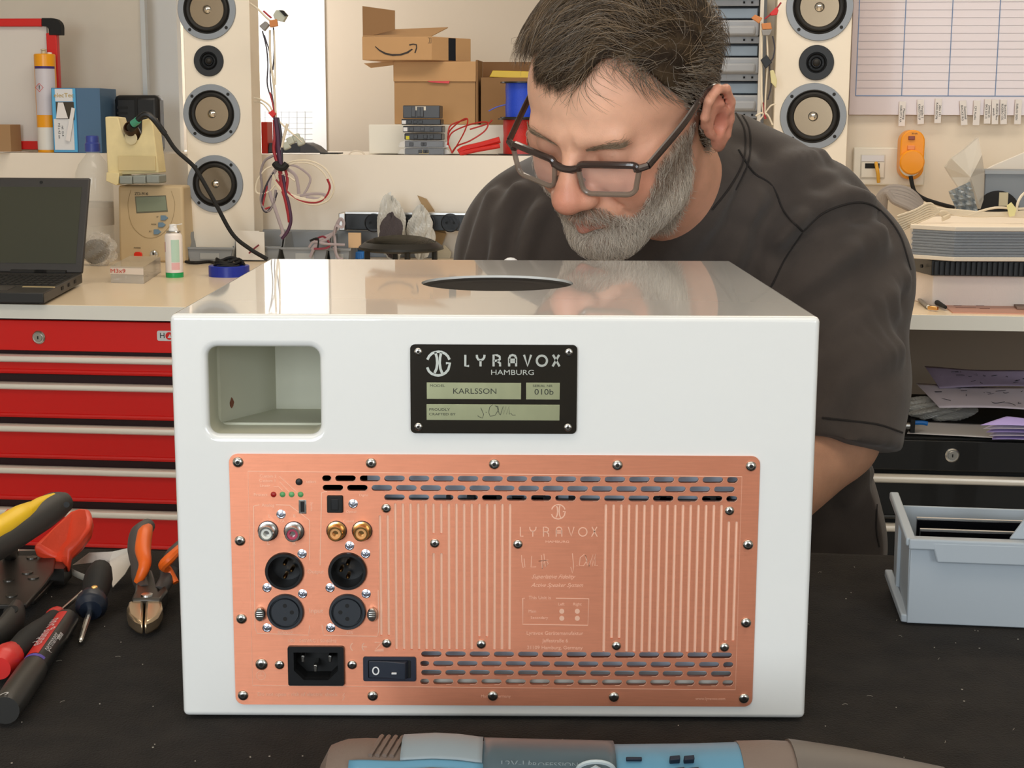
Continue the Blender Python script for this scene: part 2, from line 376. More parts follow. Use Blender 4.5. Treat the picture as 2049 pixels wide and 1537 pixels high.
# lip of the port stays lacquered: cutter faces in the first rings use lacquer
boolean(body, cut)
for p in body.data.polygons:
    c = p.center
    if p.material_index == 1 and c.y < .0046: p.material_index = 0
    if p.material_index == 2 and abs(c.z-BH) < .0021 and c.y > .05: p.material_index = 0
    p.use_smooth = True
body.data.set_sharp_from_angle(angle=math.radians(32)); toLS(body)
wnm = body.modifiers.new('wn', 'WEIGHTED_NORMAL'); wnm.keep_sharp = True; wnm.weight = 100
# brown nick on the slanted inner wall
n0 = Vector((pA.x, yA)); n1 = Vector((pB.x, yB2)); f = .20; c = n0.lerp(n1, f); nz = fp(470, 806, c.y).z
c2 = fp(470, 806, c.y); tt = (n1-n0).normalized()
nk = [Vector((c.x+tt.x*a*.0024, c.y+tt.y*a*.0024-.0004, nz+b*.0034)) for a, b in ((0, 1), (-.8, .1), (-.7, -.5), (-.1, -1), (.5, -.7), (1, 0), (.5, .6))]
toLS(MB().prism(nk[::-1], (.0002, .0004, 0)).build('bare_wood_nick', mat('bare_mdf', '#7d4c38', .9)))
# top driver disc
M_disc = mat('driver_disc', '#2a2724', .8, bump=.8, bscale=1500, spec=.15)
D = MB().lathe((pc.x, pc.y, BH-.0042), (0, 0, 1), [(.0001, .0012), (dr*.55, .0014), (dr*.62, .0020), (dr*.66, .0014), (dr*.9, .0013), (dr*.93, .0024), (dr-.0006, .0026), (dr-.0004, 0)], 64).build('top_driver_cover', M_disc); toLS(D)
# inner chassis seen through the vents
M_cool = mat('chassis_grey', '#bccbdb', .5, metal=.0, var=.08, vscale=30)
ch = MB(); x0 = fp(742, 960, .035).x
ch.box(x0, PX1-.008, .013, .016, PZ0+.008, fp(1000, 990, .03).z+.03); ch.box(fp(845, 960, .012).x, PX1-.007, .0125, .016, fp(1000, 1350, .03).z-.001, fp(1000, 1350, .03).z)
toLS(ch.build('inner_chassis', M_cool))
ch = MB(); zb = fp(900, 1360, .004).z
ch.box(fp(840, 1360, .006).x, PX1-.008, .006, .03, PZ0+.007, zb+.0022); toLS(ch.build('bottom_rail', mat('rail_pale', '#d8d6cc', .4)))
pcb = MB(); za = fp(900, 996, .01).z; pcb.box(fp(770, 996, .01).x, PX1-.01, .006, .0128, za-.0022, za-.0008)
toLS(pcb.build('circuit_board', mat('pcb_green', '#2f4a3a', .5, col2='#10150f', vscale=90)))
comps = MB()
for k in range(26):
    x = fp(random.choice([random.uniform(790, 1180), random.uniform(1310, 1450)]), 996, .012).x; w = random.uniform(.001, .0045); comps.box(x-w, x+w, .007, .012, za-.0008, za+random.uniform(.0008, .0024))
toLS(comps.build('board_components', M_blackm))
# copper rear panel
M_cop = mat('copper_brushed', '#df9273', .40, metal=.88, aniso=.9, arot=.25, var=.04, vscale=60, stretch=(1, 1, 14), bump=.12, bscale=900)
M_mill = mat('copper_milled', '#ffccb0', .4, metal=.45)
def slots():
    out = []
    def row(xa, xb, y0, y1, part_first, part_last=True):
        pitch = (fp(1170, 955).x-fp(1170-48.95, 955).x) if y0 < 1100 else (fp(1168, 1330).x-fp(1168-48.3, 1330).x)
        A = fp(xa, y0); B = fp(xb, y1); z = (A.z+B.z)/2; x = A.x; h = .00178; gap = .0022; L = pitch-gap
        if part_first: out.append((x, x+L*.45, z, h)); x += L*.45+gap
        while x < B.x-.001:
            e = min(x+L, B.x); 
            if e-x > .0035: out.append((x, e, z, h))
            x = e+gap
    row(645, 1476, 955, 961, True); row(646, 1477, 974, 980, False); row(769, 1475, 993, 999, False)
    row(843, 1467, 1307, 1311, False); row(841, 1467, 1325, 1331, True); row(843, 1467, 1343, 1349, False); row(841, 1467, 1361, 1367, True)
    return out
SL = slots()
GR = []
def gx(px, y=1150): return fp(px, y).x
g0 = gx(762); gp = (gx(1020)-gx(762))/17
for k in range(18):
    t_, b_ = 1007, 1300
    if k < 2: t_, b_ = 1031, 1272
    if k in (13, 14): b_ = 1274
    if k in (7, 8): GR.append((g0+gp*k, 1007, 1068)); GR.append((g0+gp*k, 1106, 1300)); continue
    GR.append((g0+gp*k, t_, b_))
g1 = gx(1210); gq = (gx(1470)-g1)/17
for k in range(18):
    t_, b_ = 1007, 1303
    if k in (1, 2): b_ = 1276
    if k >= 16: t_, b_ = 1040, 1280
    GR.append((g1+gq*k, t_, b_))
def cap_h(x0, x1, z, h, n=5):
    o = []
    for cx, s in ((x1-h, 1), (x0+h, -1)):
        for k in range(n+1):
            a = math.radians(-90+180*k/n) if s > 0 else math.radians(90+180*k/n); o.append((cx+h*math.cos(a), z+h*math.sin(a)))
    return o
def cap_v(x, z0, z1, r, n=5):
    o = []
    for cz, a0 in ((z1-r, 0), (z0+r, 180)):
        for k in range(n+1): a = math.radians(a0+180*k/n); o.append((x+r*math.cos(a), cz+r*math.sin(a)))
    return o
PYc = fp(1000, 1150)
gr_r = .00088
grz = [(x, (fp(1000, b)).z, (fp(1000, t)).z) for x, t, b in GR]
slh = [cap_h(*s) for s in SL]; grh = [cap_v(x, a, b, gr_r) for x, a, b in grz]
outl = rrect(PX0, PX1, PZ0, PZ1, .005)
ia, ib = fp(577, 1290), fp(690, 1368)
for hx, hy in ((570, 1141), (696, 1141)): hp = fp(hx, hy); slh.append([(hp.x+.0098*math.cos(t), hp.z+.0098*math.sin(t)) for t in np.linspace(0, 2*math.pi, 28, endpoint=False)])
slh.append([(ia.x+.0032, ia.z-.0032), (ia.x+.0032, ib.z+.0032), (ib.x-.0032, ib.z+.0032), (ib.x-.0032, ia.z-.0032)])
pm = MB(); V, F = flat_mesh(outl, slh+grh, .0008, .0); pm.add([v+Vector((0, -.0012, 0)) for v in V], F)
V, F = flat_mesh(outl, slh, .0022, .0); pm.add([v+Vector((0, -.0004, 0)) for v in V], F)
CP = toLS(pm.build('rear_panel', M_cop, smooth=False, label='brushed copper rear panel'))
def sub(o): o.parent = CP; return o
mm = MB()
for x, z0, z1 in grz:      # round-bottomed milled troughs
    n = 5; rg = []
    for k in range(n+1):
        a = math.pi*k/n; rg.append((x-gr_r*math.cos(a), -.0012+.00075*math.sin(a)))
    V = [Vector((p[0], p[1], z)) for z in (z0+gr_r*.4, z1-gr_r*.4) for p in rg]
    mm.add(V, [(k, k+1, n+2+k, n+1+k) for k in range(n)])
for x0, x1, z, h in SL:    # chamfered lower right lip of every vent
    mm.tube([(x1-.0045, -.00125, z-h-.0001), (x1-h, -.00125, z-h-.0001), (x1-.0004, -.00125, z-h*.5), (x1+.0001, -.00125, z+h*.3)], .00016, 5)
sub(mm.build('milled_grooves', M_mill, fix=False))
# engraving
def c2(x, y): p = fp(x, y); return (p.x, p.z)
eng = MB(); EY = -.00118
def seg(pts, w=.00045): 
    s = stroke([[c2(*p) for p in pts]], w, EY, .00014); eng.add(s.V, s.F)
seg([(497, 942), (1484, 953), (1471, 1379), (506, 1370), (497, 942)], .0004)
seg([(508, 1012), (520, 1009)]); seg([(553, 1009), (580, 1010), (620, 1040), (620, 1120)]); seg([(620, 1250), (618, 1270), (515, 1266), (511, 1255), (508, 1012)])
seg([(644, 985), (641, 1130)]); seg([(645, 1250), (648, 1270), (755, 1272), (758, 1262), (757, 1180)]); seg([(644, 985), (650, 983), (655, 983)])
seg([(560, 952), (596, 985)], .0003); seg([(560, 963), (580, 984)], .0003); seg([(548, 973), (558, 973), (566, 980)], .0003)
seg([(1112, 1196), (1178, 1197), (1176, 1250), (1046, 1248), (1046, 1196), (1050, 1196)], .0005)
def circ(cx, cy, r, n=16): return [(cx+r*math.cos(2*math.pi*k/n), cy+r*math.sin(2*math.pi*k/n)) for k in range(n+1)]
for x, y in ((1124, 1222), (1155, 1222), (1124, 1236), (1155, 1236)): 
    P = [c2(*p) for p in circ(x, y, 5)[:-1]]; eng.prism([(a, EY-.00014, b) for a, b in P], (0, .0003, 0))
seg(circ(523, 1350, 9), .0003); seg([(523, 1344), (523, 1350)], .0003); seg([(517, 1351), (529, 1351)], .0003)
seg([(690, 1386), (686, 1391), (690, 1392), (686, 1400)], .0004)
def txt(s, px, py, hpx, align='CENTER', xs=1, shear=0, rz=0, mb=None, y=EY, d=.00014):
    p = fp(px, py); V, F = text_vf(s, hpx/FPX*.885*1.43, d, align, shear, xs)
    if rz: R = Matrix.Rotation(rz, 3, 'Y'); V = [R @ v for v in V]
    (mb or eng).add([v+Vector((p.x, y-d/2, p.z)) for v in V], F)
LOGO = [[(300, 262), (318, 225), (350, 195), (385, 182)], [(385, 182), (402, 240), (406, 300), (398, 360), (378, 405)], [(298, 345), (315, 385), (345, 413), (385, 428), (418, 432), (455, 426), (495, 405), (525, 370), (543, 300), (500, 300)],
        [(385, 182), (418, 176), (455, 180), (495, 200), (522, 228), (538, 262)], [(448, 184), (436, 240), (432, 300), (440, 360), (460, 410)]]
def arc(cx, cy, r, n=20): return [(cx+r*math.cos(2*math.pi*k/n), cy+r*math.sin(2*math.pi*k/n)) for k in range(n+1)]
LYRA = [[(708, 210), (708, 330), (748, 330)], [(832, 210), (834, 238), (848, 260), (872, 268), (896, 260), (912, 238), (915, 210)], [(872, 268), (872, 335)],
        [(1012, 335), (1012, 212), (1050, 214), (1078, 230), (1080, 258), (1060, 272), (1014, 274)], [(1050, 274), (1082, 300), (1082, 335)],
        [(1180, 335), (1180, 245), (1192, 220), (1217, 212), (1243, 220), (1255, 245), (1255, 335)], [(1180, 262), (1255, 262)], [(1180, 288), (1255, 288)],
        [(1340, 210), (1378, 330), (1416, 210)], arc(1532, 274, 55), [(1652, 210), (1722, 335)], [(1718, 210), (1648, 335)]]
def brand(mb, f, w, y, d):
    for P in LOGO+LYRA:
        s = stroke([[f(*p) for p in P]], w*(1.15 if P in LOGO else 1), y, d); mb.add(s.V, s.F)
def fcop(x, y):
    if x < 600: return c2(1117+(x-418)*.112, 1023+(y-302)*.112)
    return c2(1040+(x-700)*.1515, 1063+(y-272)*.155)
brand(eng, fcop, .0006, EY, .00014)
txt('HAMBURG', 1115, 1083, 4.5, xs=1.6)
for s, x, y, h in (('Custom 2', 537, 952, 6), ('Custom 1', 536, 961, 6), ('Linear', 531, 971, 6), ('Protect', 522, 989, 6.5), ('select', 623, 963, 6), ('Analog', 537, 1010, 6.5),
                   ('RCA', 563, 1042, 5), ('L', 540, 1032, 7), ('R', 590, 1032, 7), ('L', 538, 1086, 8), ('R', 589, 1086, 8), ('Input', 633, 1221, 10), ('Output', 632, 1143, 8), ('Balanced', 571, 1264, 6),
                   ('100 - 240VAC / 50-60Hz', 625, 1281, 7), ('AES', 700, 1265, 6), ('Digital', 728, 990, 5), ('Optical', 703, 1023, 5), ('Coaxial', 698, 1042, 5),
                   ('This Unit is', 1080, 1195, 7), ('Left', 1123, 1208, 6), ('Right', 1155, 1208, 6), ('Main', 1065, 1222, 6), ('Secondary', 1079, 1235, 6), ('Lyravox Gerätemanufaktur', 1110, 1266, 7.5),
                   ('Jaffestraße 6', 1111, 1281, 7.5), ('21109 Hamburg, Germany', 1110, 1295, 7.5), ('Do not open - risk of electric shock', 596, 1388, 8), ('Made in Germany', 992, 1392, 6), ('www.lyravox.com', 1421, 1397, 6)):
    txt(s, x, y, h)
txt('Superlative Fidelity', 1106, 1153, 8.5, shear=.5, xs=.95); txt('Active Speaker System', 1114, 1170, 8.5, shear=.5, xs=.95); txt('Service', 624, 1013, 4.5, rz=math.pi/2)
for x in (708, 731):
    a = [(x+8, 1286)]+[(x+1-7*math.cos(t), 1293-8*math.sin(t)) for t in np.linspace(-1.2, 1.2, 8)][::-1]; seg([(p[0], p[1]) for p in a[1:]], .0006)
seg([(726, 1293), (735, 1293)], .0006); seg([(750, 1284), (765, 1284), (752, 1298), (768, 1298)], .0006); seg([(750, 1301), (768, 1301)], .0006)
def sg(x, y): return c2(1040+(x-860)/2.9, 1120+(y-650)/2.9)
SIG1 = [[(870, 620), (872, 660), (880, 695)], [(885, 640), (890, 690)], [(930, 625), (925, 690), (955, 688)], [(985, 620), (990, 700), (1000, 660)], [(1000, 612), (1008, 690), (1025, 670), (1015, 650), (970, 655), (1025, 648)]]
SIG2 = [[(1165, 610), (1172, 690), (1165, 725), (1155, 690)], [(1190, 680), (1193, 684)], [(1235, 615), (1210, 635), (1205, 680), (1230, 682), (1250, 650), (1240, 620), (1252, 680), (1268, 650), (1262, 685), (1285, 615), (1280, 685), (1302, 610), (1295, 682), (1312, 680)]]
for P in SIG1+SIG2:
    s = stroke([[sg(*p) for p in P]], .0004, EY, .00014); eng.add(s.V, s.F)
sub(eng.build('engraving', M_mill, smooth=False, fix=False))
# screws: one proto, then copies
M_hex = mat('socket_dark', '#2a2826', .5, metal=.5)
def screw(name, r, m, parent, x, z, y, dome=.5):
    mb = MB(); mb.lathe((0, 0, 0), (0, -1, 0), [(r, 0), (r, r*.12), (r*.92, r*dome*.55), (r*.7, r*dome*.85), (r*.42, r*dome), (r*.40, r*dome)], 20)
    mb.m(1); mb.lathe((0, 0, 0), (0, -1, 0), [(r*.36, r*dome*.98), (r*.36, r*dome*1.03)], 6)
    o = mb.build(name, [m, M_hex], parent); o.location = (x, y, z); return o
S0 = None; PYF = -.0012
for x, y in ((477, 924), (743, 926), (989, 928), (1235, 930), (1502, 932), (481, 1081), (484, 1237), (487, 1390), (746, 1391), (986, 1391), (1228, 1393), (1488, 1396), (1496, 1089), (1492, 1245)):
    p = fp(x, y)
    if S0 is None: S0 = screw('panel_screw', .0032, M_steel, CP, p.x, p.z, PYF)
    else: c = S0.copy(); COL.objects.link(c); c.location = (p.x, PYF, p.z); c.rotation_euler = (0, random.random(), 0)
for x, y in ((773, 1016), (870, 1086), (1036, 1088), (1459, 1021), (774, 1286), (963, 1288), (1233, 1291), (1449, 1294), (524, 1328), (560, 1329), (705, 1329)):
    p = fp(x, y); c = S0.copy(); COL.objects.link(c); c.location = (p.x, PYF, p.z); c.scale = (.9, .9, .9); c.name = 'board_screw'
    if (x, y) == (524, 1328): c.scale = (1.15, 1, 1.15)
S1 = None
for x, y in ((563, 1028), (707, 1007), (700, 1091), (605, 1107), (732, 1107), (535, 1175), (661, 1175), (606, 1187), (733, 1187), (535, 1255), (662, 1255)):
    p = fp(x, y)
    if S1 is None:
        mb = MB(); r = .0028; mb.lathe((0, 0, 0), (0, -1, 0), [(r, 0), (r, .0002), (r*.8, .0004), (r*.75, .0001), (r*.5, .0004), (r*.1, .0003)], 16)
        for k in range(3): a = k*math.pi/3; mb.obox((0, -.0005, 0), Vector((math.cos(a), 0, math.sin(a))), r*.55, Vector((0, 1, 0)), .0002, Vector((-math.sin(a), 0, math.cos(a))), .00022)
        S1 = mb.build('socket_screw', mat('zinc', '#dfe3f0', .25, metal=1), CP); S1.location = (p.x, PYF, p.z)
    else: c = S1.copy(); COL.objects.link(c); c.location = (p.x, PYF, p.z)
# indicator lights, button, usb, optical
for x, c_, l_ in ((548, '#a0201c', 'dark red indicator'), (566, '#5f9e63', None), (584, '#6aa86c', None), (602, '#5f9e63', None)):
    p = fp(x, 988.5); o = MB().lathe((p.x, PYF, p.z), (0, -1, 0), [(.00175, 0), (.0017, .0003), (.001, .0009), (.0002, .001)], 14).build('indicator_light', mat('led'+c_, c_, .25), CP)
    if l_: o['label'] = l_
p = fp(599, 963); MB().lathe((p.x, PYF, p.z), (0, -1, 0), [(.0021, 0), (.002, .001), (.0014, .0016), (.0003, .0017)], 16).build('select_button', M_black, CP)
a, b = fp(598, 999), fp(614, 1027); mb = MB(); mb.box(a.x, b.x, -.0016, .002, b.z, a.z); mb.m(1).box(a.x+.0011, b.x-.0011, -.0018, .001, b.z+.0011, a.z-.0011); mb.build('service_port', [M_steel, M_blackm], CP, .0003)
def part(o): return toLS(o)
a, b = fp(655, 990), fp(687, 1024); mb = MB(); mb.box(a.x, b.x, -.0032, .002, b.z, a.z); mb.build('x', M_black) if 0 else None
o = part(mb.build('optical_socket', M_blackm, None, .0006)); mb = MB(); xm = (a.x+b.x)/2; mb.box(xm-.0022, xm+.0022, -.0036, -.003, b.z+.0018, a.z-.0018); mb.build('shutter', M_black, o, .0004)
# phono sockets
M_gold = mat('gold', '#e0b070', .2, metal=1)
for x, y, c_, l_ in ((537, 1061, '#e8e6dc', 'white ringed phono socket'), (589, 1062, '#b8405a', 'red ringed phono socket'), (674, 1061, '#e2a667', 'orange ringed phono socket'), (725, 1061, '#e2a667', 'orange ringed phono socket')):
    p = fp(x, y); m = MB().lathe((p.x, PYF, p.z), (0, -1, 0), [(.0057, 0), (.0057, .0008), (.0046, .001), (.0046, .0075), (.0042, .008), (.0034, .008), (.0034, .0045)], 24)
    o = part(m.build('phono_socket', M_gold if c_[1:3] == 'e2' else M_steel)); o['label'] = l_
    MB().lathe((p.x, PYF, p.z), (0, -1, 0), [(.0033, .002), (.0033, .0068), (.0018, .0068), (.0017, .003)], 20).build('insulator', mat('phono'+c_, c_, .4), o)
    MB().lathe((p.x, PYF, p.z), (0, -1, 0), [(.0058, -.0001), (.0062, .0004), (.0056, .0006)], 20).build('washer', mat('maroon', '#4a1a1a', .5), o)
# balanced sockets
for k, (x, y, male) in enumerate(((570, 1141, 1), (696, 1141, 1), (572, 1222, 0), (696, 1222, 0))):
    p = fp(x, y); R = .0115 if male else .0110; s = -1 if x < 650 else 1
    prof = [(R, 0), (R, .0022), (R*.96, .0030), (R*.84, .0030), (R*.80, .0005), (R*.80, -.012), (.0001, -.012)] if male else [(R, 0), (R, .0022), (R*.96, .0030), (R*.86, .0030), (R*.84, .0005), (R*.76, .0005), (R*.74, .0022), (.0001, .0022)]
    o = part(MB().lathe((p.x, PYF, p.z), (0, -1, 0), prof, 40, cap=False).build('balanced_socket', M_black if male else mat('socket_grey', '#30343a', .4))); o['label'] = 'black three pin male balanced socket' if male else 'black three hole female balanced socket with metal latch'
    for dx, dz in ((0, .0041), (-s*.0041, 0), (0, -.0041)):
        if male: MB().lathe((p.x+dx, .008, p.z+dz), (0, -1, 0), [(.0012, 0), (.0012, .0086), (.0005, .0096)], 10).build('pin', M_gold, o)
        else: MB().lathe((p.x+dx, PYF, p.z+dz), (0, -1, 0), [(.0013, .0020), (.0013, .00226)], 14).build('pin_hole', M_blackm, o)
    if not male:
        lx = p.x+s*.0150; mb = MB(); mb.lathe((lx, PYF, p.z-.0012), (0, -1, 0), [(.0001, 0), (.0042, 0), (.0042, .0035), (.0036, .0042), (.0001, .0044)], 20)
        for v in mb.V: v.x = lx+(v.x-lx)*.72
        for q in range(3): mb.box(lx-.0018, lx+.0018, PYF-.0048, PYF-.004, p.z-.0024+q*.0012, p.z-.0019+q*.0012)
        mb.build('release_latch', M_steel, o)
# mains inlet
a, b = fp(577, 1290), fp(690, 1368); x0, x1, z0, z1 = a.x, b.x, b.z, a.z
def inl(i, cc): return [(x0+i, z1-i), (x0+i, z0+i+cc), (x0+i+cc, z0+i), (x1-i-cc, z0+i), (x1-i, z0+i+cc), (x1-i, z1-i)]
V, F = flat_mesh(rrect(x0, x1, z0, z1, .0012, 3), [inl(.0036, .006)], .0052); mb = MB().add([v+Vector((0, -.004, 0)) for v in V], F)
o = part(mb.build('power_inlet', M_black, smooth=False)); mb = MB(); P = inl(.0034, .006); mb.prism([(p[0], .012, p[1]) for p in P], (0, .001, 0))
for i in range(len(P)): q = P[(i+1) % len(P)]; mb.add([(P[i][0], -.003, P[i][1]), (q[0], -.003, q[1]), (q[0], .012, q[1]), (P[i][0], .012, P[i][1])], [(0, 1, 2, 3)])
mb.build('recess', M_blackm, o, smooth=False, fix=False)
for x, y in ((608, 1313), (662, 1313), (633, 1332)):
    p = fp(x, y, .004); MB().box(p.x-.0010, p.x+.0010, -.001, .012, p.z-.0022, p.z+.0022).build('pin', M_steel, o, .0004)
# rocker switch
a, b = fp(727, 1312), fp(833, 1361); x0, x1, z0, z1 = a.x, b.x, b.z, a.z
V, F = flat_mesh(rrect(x0, x1, z0, z1, .0012, 3), [rrect(x0+.003, x1-.003, z0+.002, z1-.002, .001, 3)], .003); mb = MB().add([v+Vector((0, -.0024, 0)) for v in V], F)
o = part(mb.build('power_switch', mat('switch_black', '#2b2f3c', .4), smooth=False)); L = x1-x0
mb = MB(); mb.prism([(x0+.0034, -.0018, z0+.0024), (x0+.0036, -.0032, z0+.0024), (x0+L*.45, -.0036, z0+.0024), (x1-.0075, -.0062, z0+.0024), (x1-.0062, -.0058, z0+.0024), (x1-.0040, .001, z0+.0024)][::-1], (0, 0, z1-z0-.0048))
MB().box(x0+.002, x1-.002, -.0014, .0, z0+.0015, z1-.0015).build('well', M_blackm, o)
rk = mb.build('rocker', mat('rocker_black', '#303540', .3), o, .0004)
p = fp(753, 1338); s = stroke([[(p.x+.0018*math.cos(t), p.z+.0023*math.sin(t)) for t in np.linspace(0, 2*math.pi, 20)]], .0008, -.0038, .0002); s.build('off_mark', mat('mark_white', '#e8e8e8', .5), o, smooth=False)
p = fp(791, 1341); MB().box(p.x-.0018, p.x+.0012, -.0062, -.005, p.z-.0004, p.z+.0004).build('on_mark', MATS['mark_white'], o)
# nameplate
a, b = fp(821, 688), fp(1153, 867); x0, x1, z0, z1 = a.x, b.x, b.z, a.z
V, F = flat_mesh(rrect(x0, x1, z0, z1, .0028), [], .0014, .0003, 2); NP = part(MB().add([v+Vector((0, -.0020, 0)) for v in V], F).build('nameplate', mat('nameplate_black', '#0c0d0c', .16, coat=.6))); NP['label'] = 'black nameplate with silver lettering'
def fn(x, y): p = fp(800+x/5.392, 670+y/5.392); return (p.x, p.z)
M_sil = mat('nameplate_silver', '#c9cdc6', .3, metal=.9)
mb = MB(); NY = -.0019; brand(mb, fn, .0013, NY, .0004); 
V, F = text_vf('HAMBURG', .0043, .0004, xs=1.25); p = fn(1216, 402); mb.add([v+Vector((p[0], NY-.0002, p[1])) for v in V], F)
mb.build('lettering', M_sil, NP, smooth=False, fix=False)
M_field = mat('field_brass', '#b4b996', .28, metal=.75, var=.06, vscale=30, stretch=(3, 1, 1))
for xa, ya, xb, yb in ((292, 508, 1308, 690), (1362, 510, 1724, 692), (290, 742, 1722, 918)):
    p, q = fn(xa, ya), fn(xb, yb); MB().box(p[0], q[0], NY-.0003, NY+.0002, q[1], p[1]).build('field', M_field, NP, .0001)
mb = MB(); M_ink = mat('ink_dark', '#33352c', .6)
for s, x, y, h, xs in (('KARLSSON', 810, 604, .0046, 1.15), ('010b', 1555, 612, .0048, 1.2), ('MODEL', 408, 543, .0021, 1.3), ('SERIAL NR', 1540, 546, .0021, 1.2), ('PROUDLY', 430, 800, .0021, 1.3), ('CRAFTED BY', 460, 850, .0021, 1.3)):
    V, F = text_vf(s, h, .0001, xs=xs); p = fn(x, y); mb.add([v+Vector((p[0], NY-.0004, p[1])) for v in V], F)
for P in ([(875, 780), (905, 850), (895, 890), (870, 885), (840, 865)], [(928, 826), (936, 832)], [(1000, 748), (970, 775), (960, 830), (975, 872), (1030, 860), (1065, 800), (1060, 765), (1025, 760), (1050, 770), (1075, 850), (1085, 860), (1115, 765), (1120, 850), (1145, 765), (1150, 850), (1180, 760), (1180, 850), (1200, 840), (1215, 860), (1250, 858)]):
    s = stroke([[fn(*p) for p in P]], .00032, NY-.0003, .0001); mb.add(s.V, s.F)
mb.build('field_print', M_ink, NP, smooth=False, fix=False)
for x, y in ((200, 178), (1823, 184), (203, 985), (1812, 993)):
    p = fn(x, y); c = S0.copy(); COL.objects.link(c); c.parent = NP; c.name = 'nameplate_screw'; c.location = (p[0], -.0020, p[1]); c.scale = (.75, .6, .75); c['label'] = 'small round-head screw at a nameplate corner'
# white cap seen over the rear edge
p = fp(1022, 519, .40); o = MB().lathe((p.x, .3735, BH-.0135), (0, 0, 1), [(.0001, 0), (.007, 0), (.007, .009), (.0055, .0125), (.003, .0142), (.0001, .0146)], 24).build('white_cap', mat('cap_white', '#f2f2f2', .4)); toLS(o)
# ================================================================ benches
rnd = random.Random(5)
VW = 2.43
zbL = rm(170, 611, VW).z
VR = 2.45; zbR = rm(1930, 631, VR).z
print('bench z', zbL, zbR)
def bench(name, ua, ub, v0, ztop, th, lab):
    o = empty(name, world(((ua+ub)/2, v0, ztop)), lab, 'workbench', rz=-ALPHA); h = (ub-ua)/2
    MB().box(-h, h, 0, VB-v0-.002, -th, 0).build('worktop', mat('worktop_cream', '#e6d2b4', .3, coat=.15), o, .0012)
    MB().box(-h, h, -.0012, -.0001, -th, -.0005).build('edge_band', mat('edge_white', '#f0ebde', .4), o)
    for x in (-h+.03, h-.03): MB().box(x-.02, x+.02, VB-v0-.06, VB-v0-.02, FLOOR-ztop, -th).build('leg', M_alu, o)
    return o
uL1 = rm(1150, 620, VW).x; uR0 = uL1+.01
bench('workbench', -1.9, uL1, VW, zbL, .024, 'cream-topped workbench carrying the laptop above the red tool cabinet')
bench('workbench', uR0, 2.6, VR, zbR, .024, 'cream-topped workbench at right with the wrapped panels on it')
# ---------------------------------------------------------------- red tool cabinet
M_red = mat('red_enamel', '#e01a15', .3, coat=.1)
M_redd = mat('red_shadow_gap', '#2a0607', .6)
def toolcab(px0, px1, v, lab, mr, gap, rows, lock, stripe, ytop, badge=None, zfloor=FLOOR+.09):
    T = Thing('tool_cabinet', (px0+px1)/2, ytop, v, lab, 'tool cabinet'); zt = T.q.z
    a = T.l(px0, ytop).x; b = T.l(px1, ytop).x
    MB().box(a, b, .012, .42, zfloor-zt, 0).build('carcass', gap, T.o, .002)
    for x in (a+.06, b-.06):
        for y in (.06, .36): MB().lathe((x-.015, y, FLOOR-zt+.045), (1, 0, 0), [(.0001, 0), (.045, 0), (.045, .03), (.0001, .03)], 20).build('castor', M_blackm, T.o); MB().box(x-.02, x+.02, y-.02, y+.02, FLOOR-zt+.07, zfloor-zt+.002).build('castor_bracket', M_alu, T.o)
    s = v/FPX
    zz = lambda y: T.l((px0+px1)/2, y).z
    # top panel
    o = MB().box(a, b, 0, .014, zz(lock[2]), zz(ytop)-.003).build('top_panel', mr, T.o, .0012)
    p = T.l(lock[0], lock[1]); k = MB().lathe((p.x, 0, p.z), (0, -1, 0), [(.0115, 0), (.0115, .002), (.0095, .004), (.0075, .0038), (.0070, .0052), (.0001, .0052)], 24); k.m(1).box(p.x-.001, p.x+.001, -.0056, -.005, p.z-.0025, p.z+.0025)
    k.build('lock', [M_steel, M_blackm], o)
    if badge:
        p = T.l(*badge); MB().prism([(p.x+x, -.0012, p.z+z) for x, z in rrect(-.014, .03, -.0085, .0085, .003, 3)], (0, .001, 0)).build('badge', mat('badge_grey', '#d9d9d6', .4), o)
        V, F = text_vf('H', .013, .0003); MB().add([w+Vector((p.x-.005, -.0014, p.z)) for w in V], F).build('badge_letter', M_blackm, o)
        MB().lathe((p.x+.007, -.0012, p.z), (0, -1, 0), [(.0001, 0), (.0065, 0), (.0065, .0003), (.0001, .0003)], 20).build('badge_disc', M_red, o)
        MB().prism([(p.x+.004, -.0017, p.z-.0035), (p.x+.0105, -.0017, p.z-.0035), (p.x+.0085, -.0017, p.z+.0035)], (0, .0002, 0)).build('badge_arrow', mat('badge_grey', '#d9d9d6', .4), o)
    for (h0, h1, d1) in rows:    # handle top px, handle bottom px, drawer bottom px
        z0, z1, z2 = zz(h0), zz(h1), zz(d1)
        d = MB().box(a, b, .002, .014, z2+.006, z1).build('drawer', mr, T.o, .001)
        MB().tube([(a, .003, z2+.0075), (b, .003, z2+.0075)], .0045, 8).build('rolled_lip', mr, d)
        hm = MB(); n = 10; P = [(.004, z0), (-.006, z0), (-.0105, z0-.002), (-.012, z0-.006), (-.0115, z1+.002), (-.009, z1), (.004, z1)]
        hm.prism([(a, y, z) for y, z in P], (b-a, 0, 0)); hm.build('handle', stripe, d)
    return T
M_hand = mat('handle_cream', '#efe6d8', .3, metal=.25)
toolcab(-180, 560, VW+.012, 'red tool cabinet with silver handle strips under the workbench', M_red, M_redd, [(712, 726, 755), (768, 781, 843), (852, 866, 925), (936, 950, 1009), (1020, 1034, 1100), (1105, 1119, 1190), (1200, 1214, 1290)], (78, 675, 704), M_hand, 640, (331, 672))
M_blk = mat('black_enamel', '#0c0b0b', .3, coat=.3)
toolcab(1560, 2330, VR+.012, 'black tool cabinet with round lock behind the grey bin', M_blk, M_blackm, [(953, 968, 1048), (1052, 1066, 1150), (1160, 1174, 1260)], (1905, 911, 944), M_hand, 880)
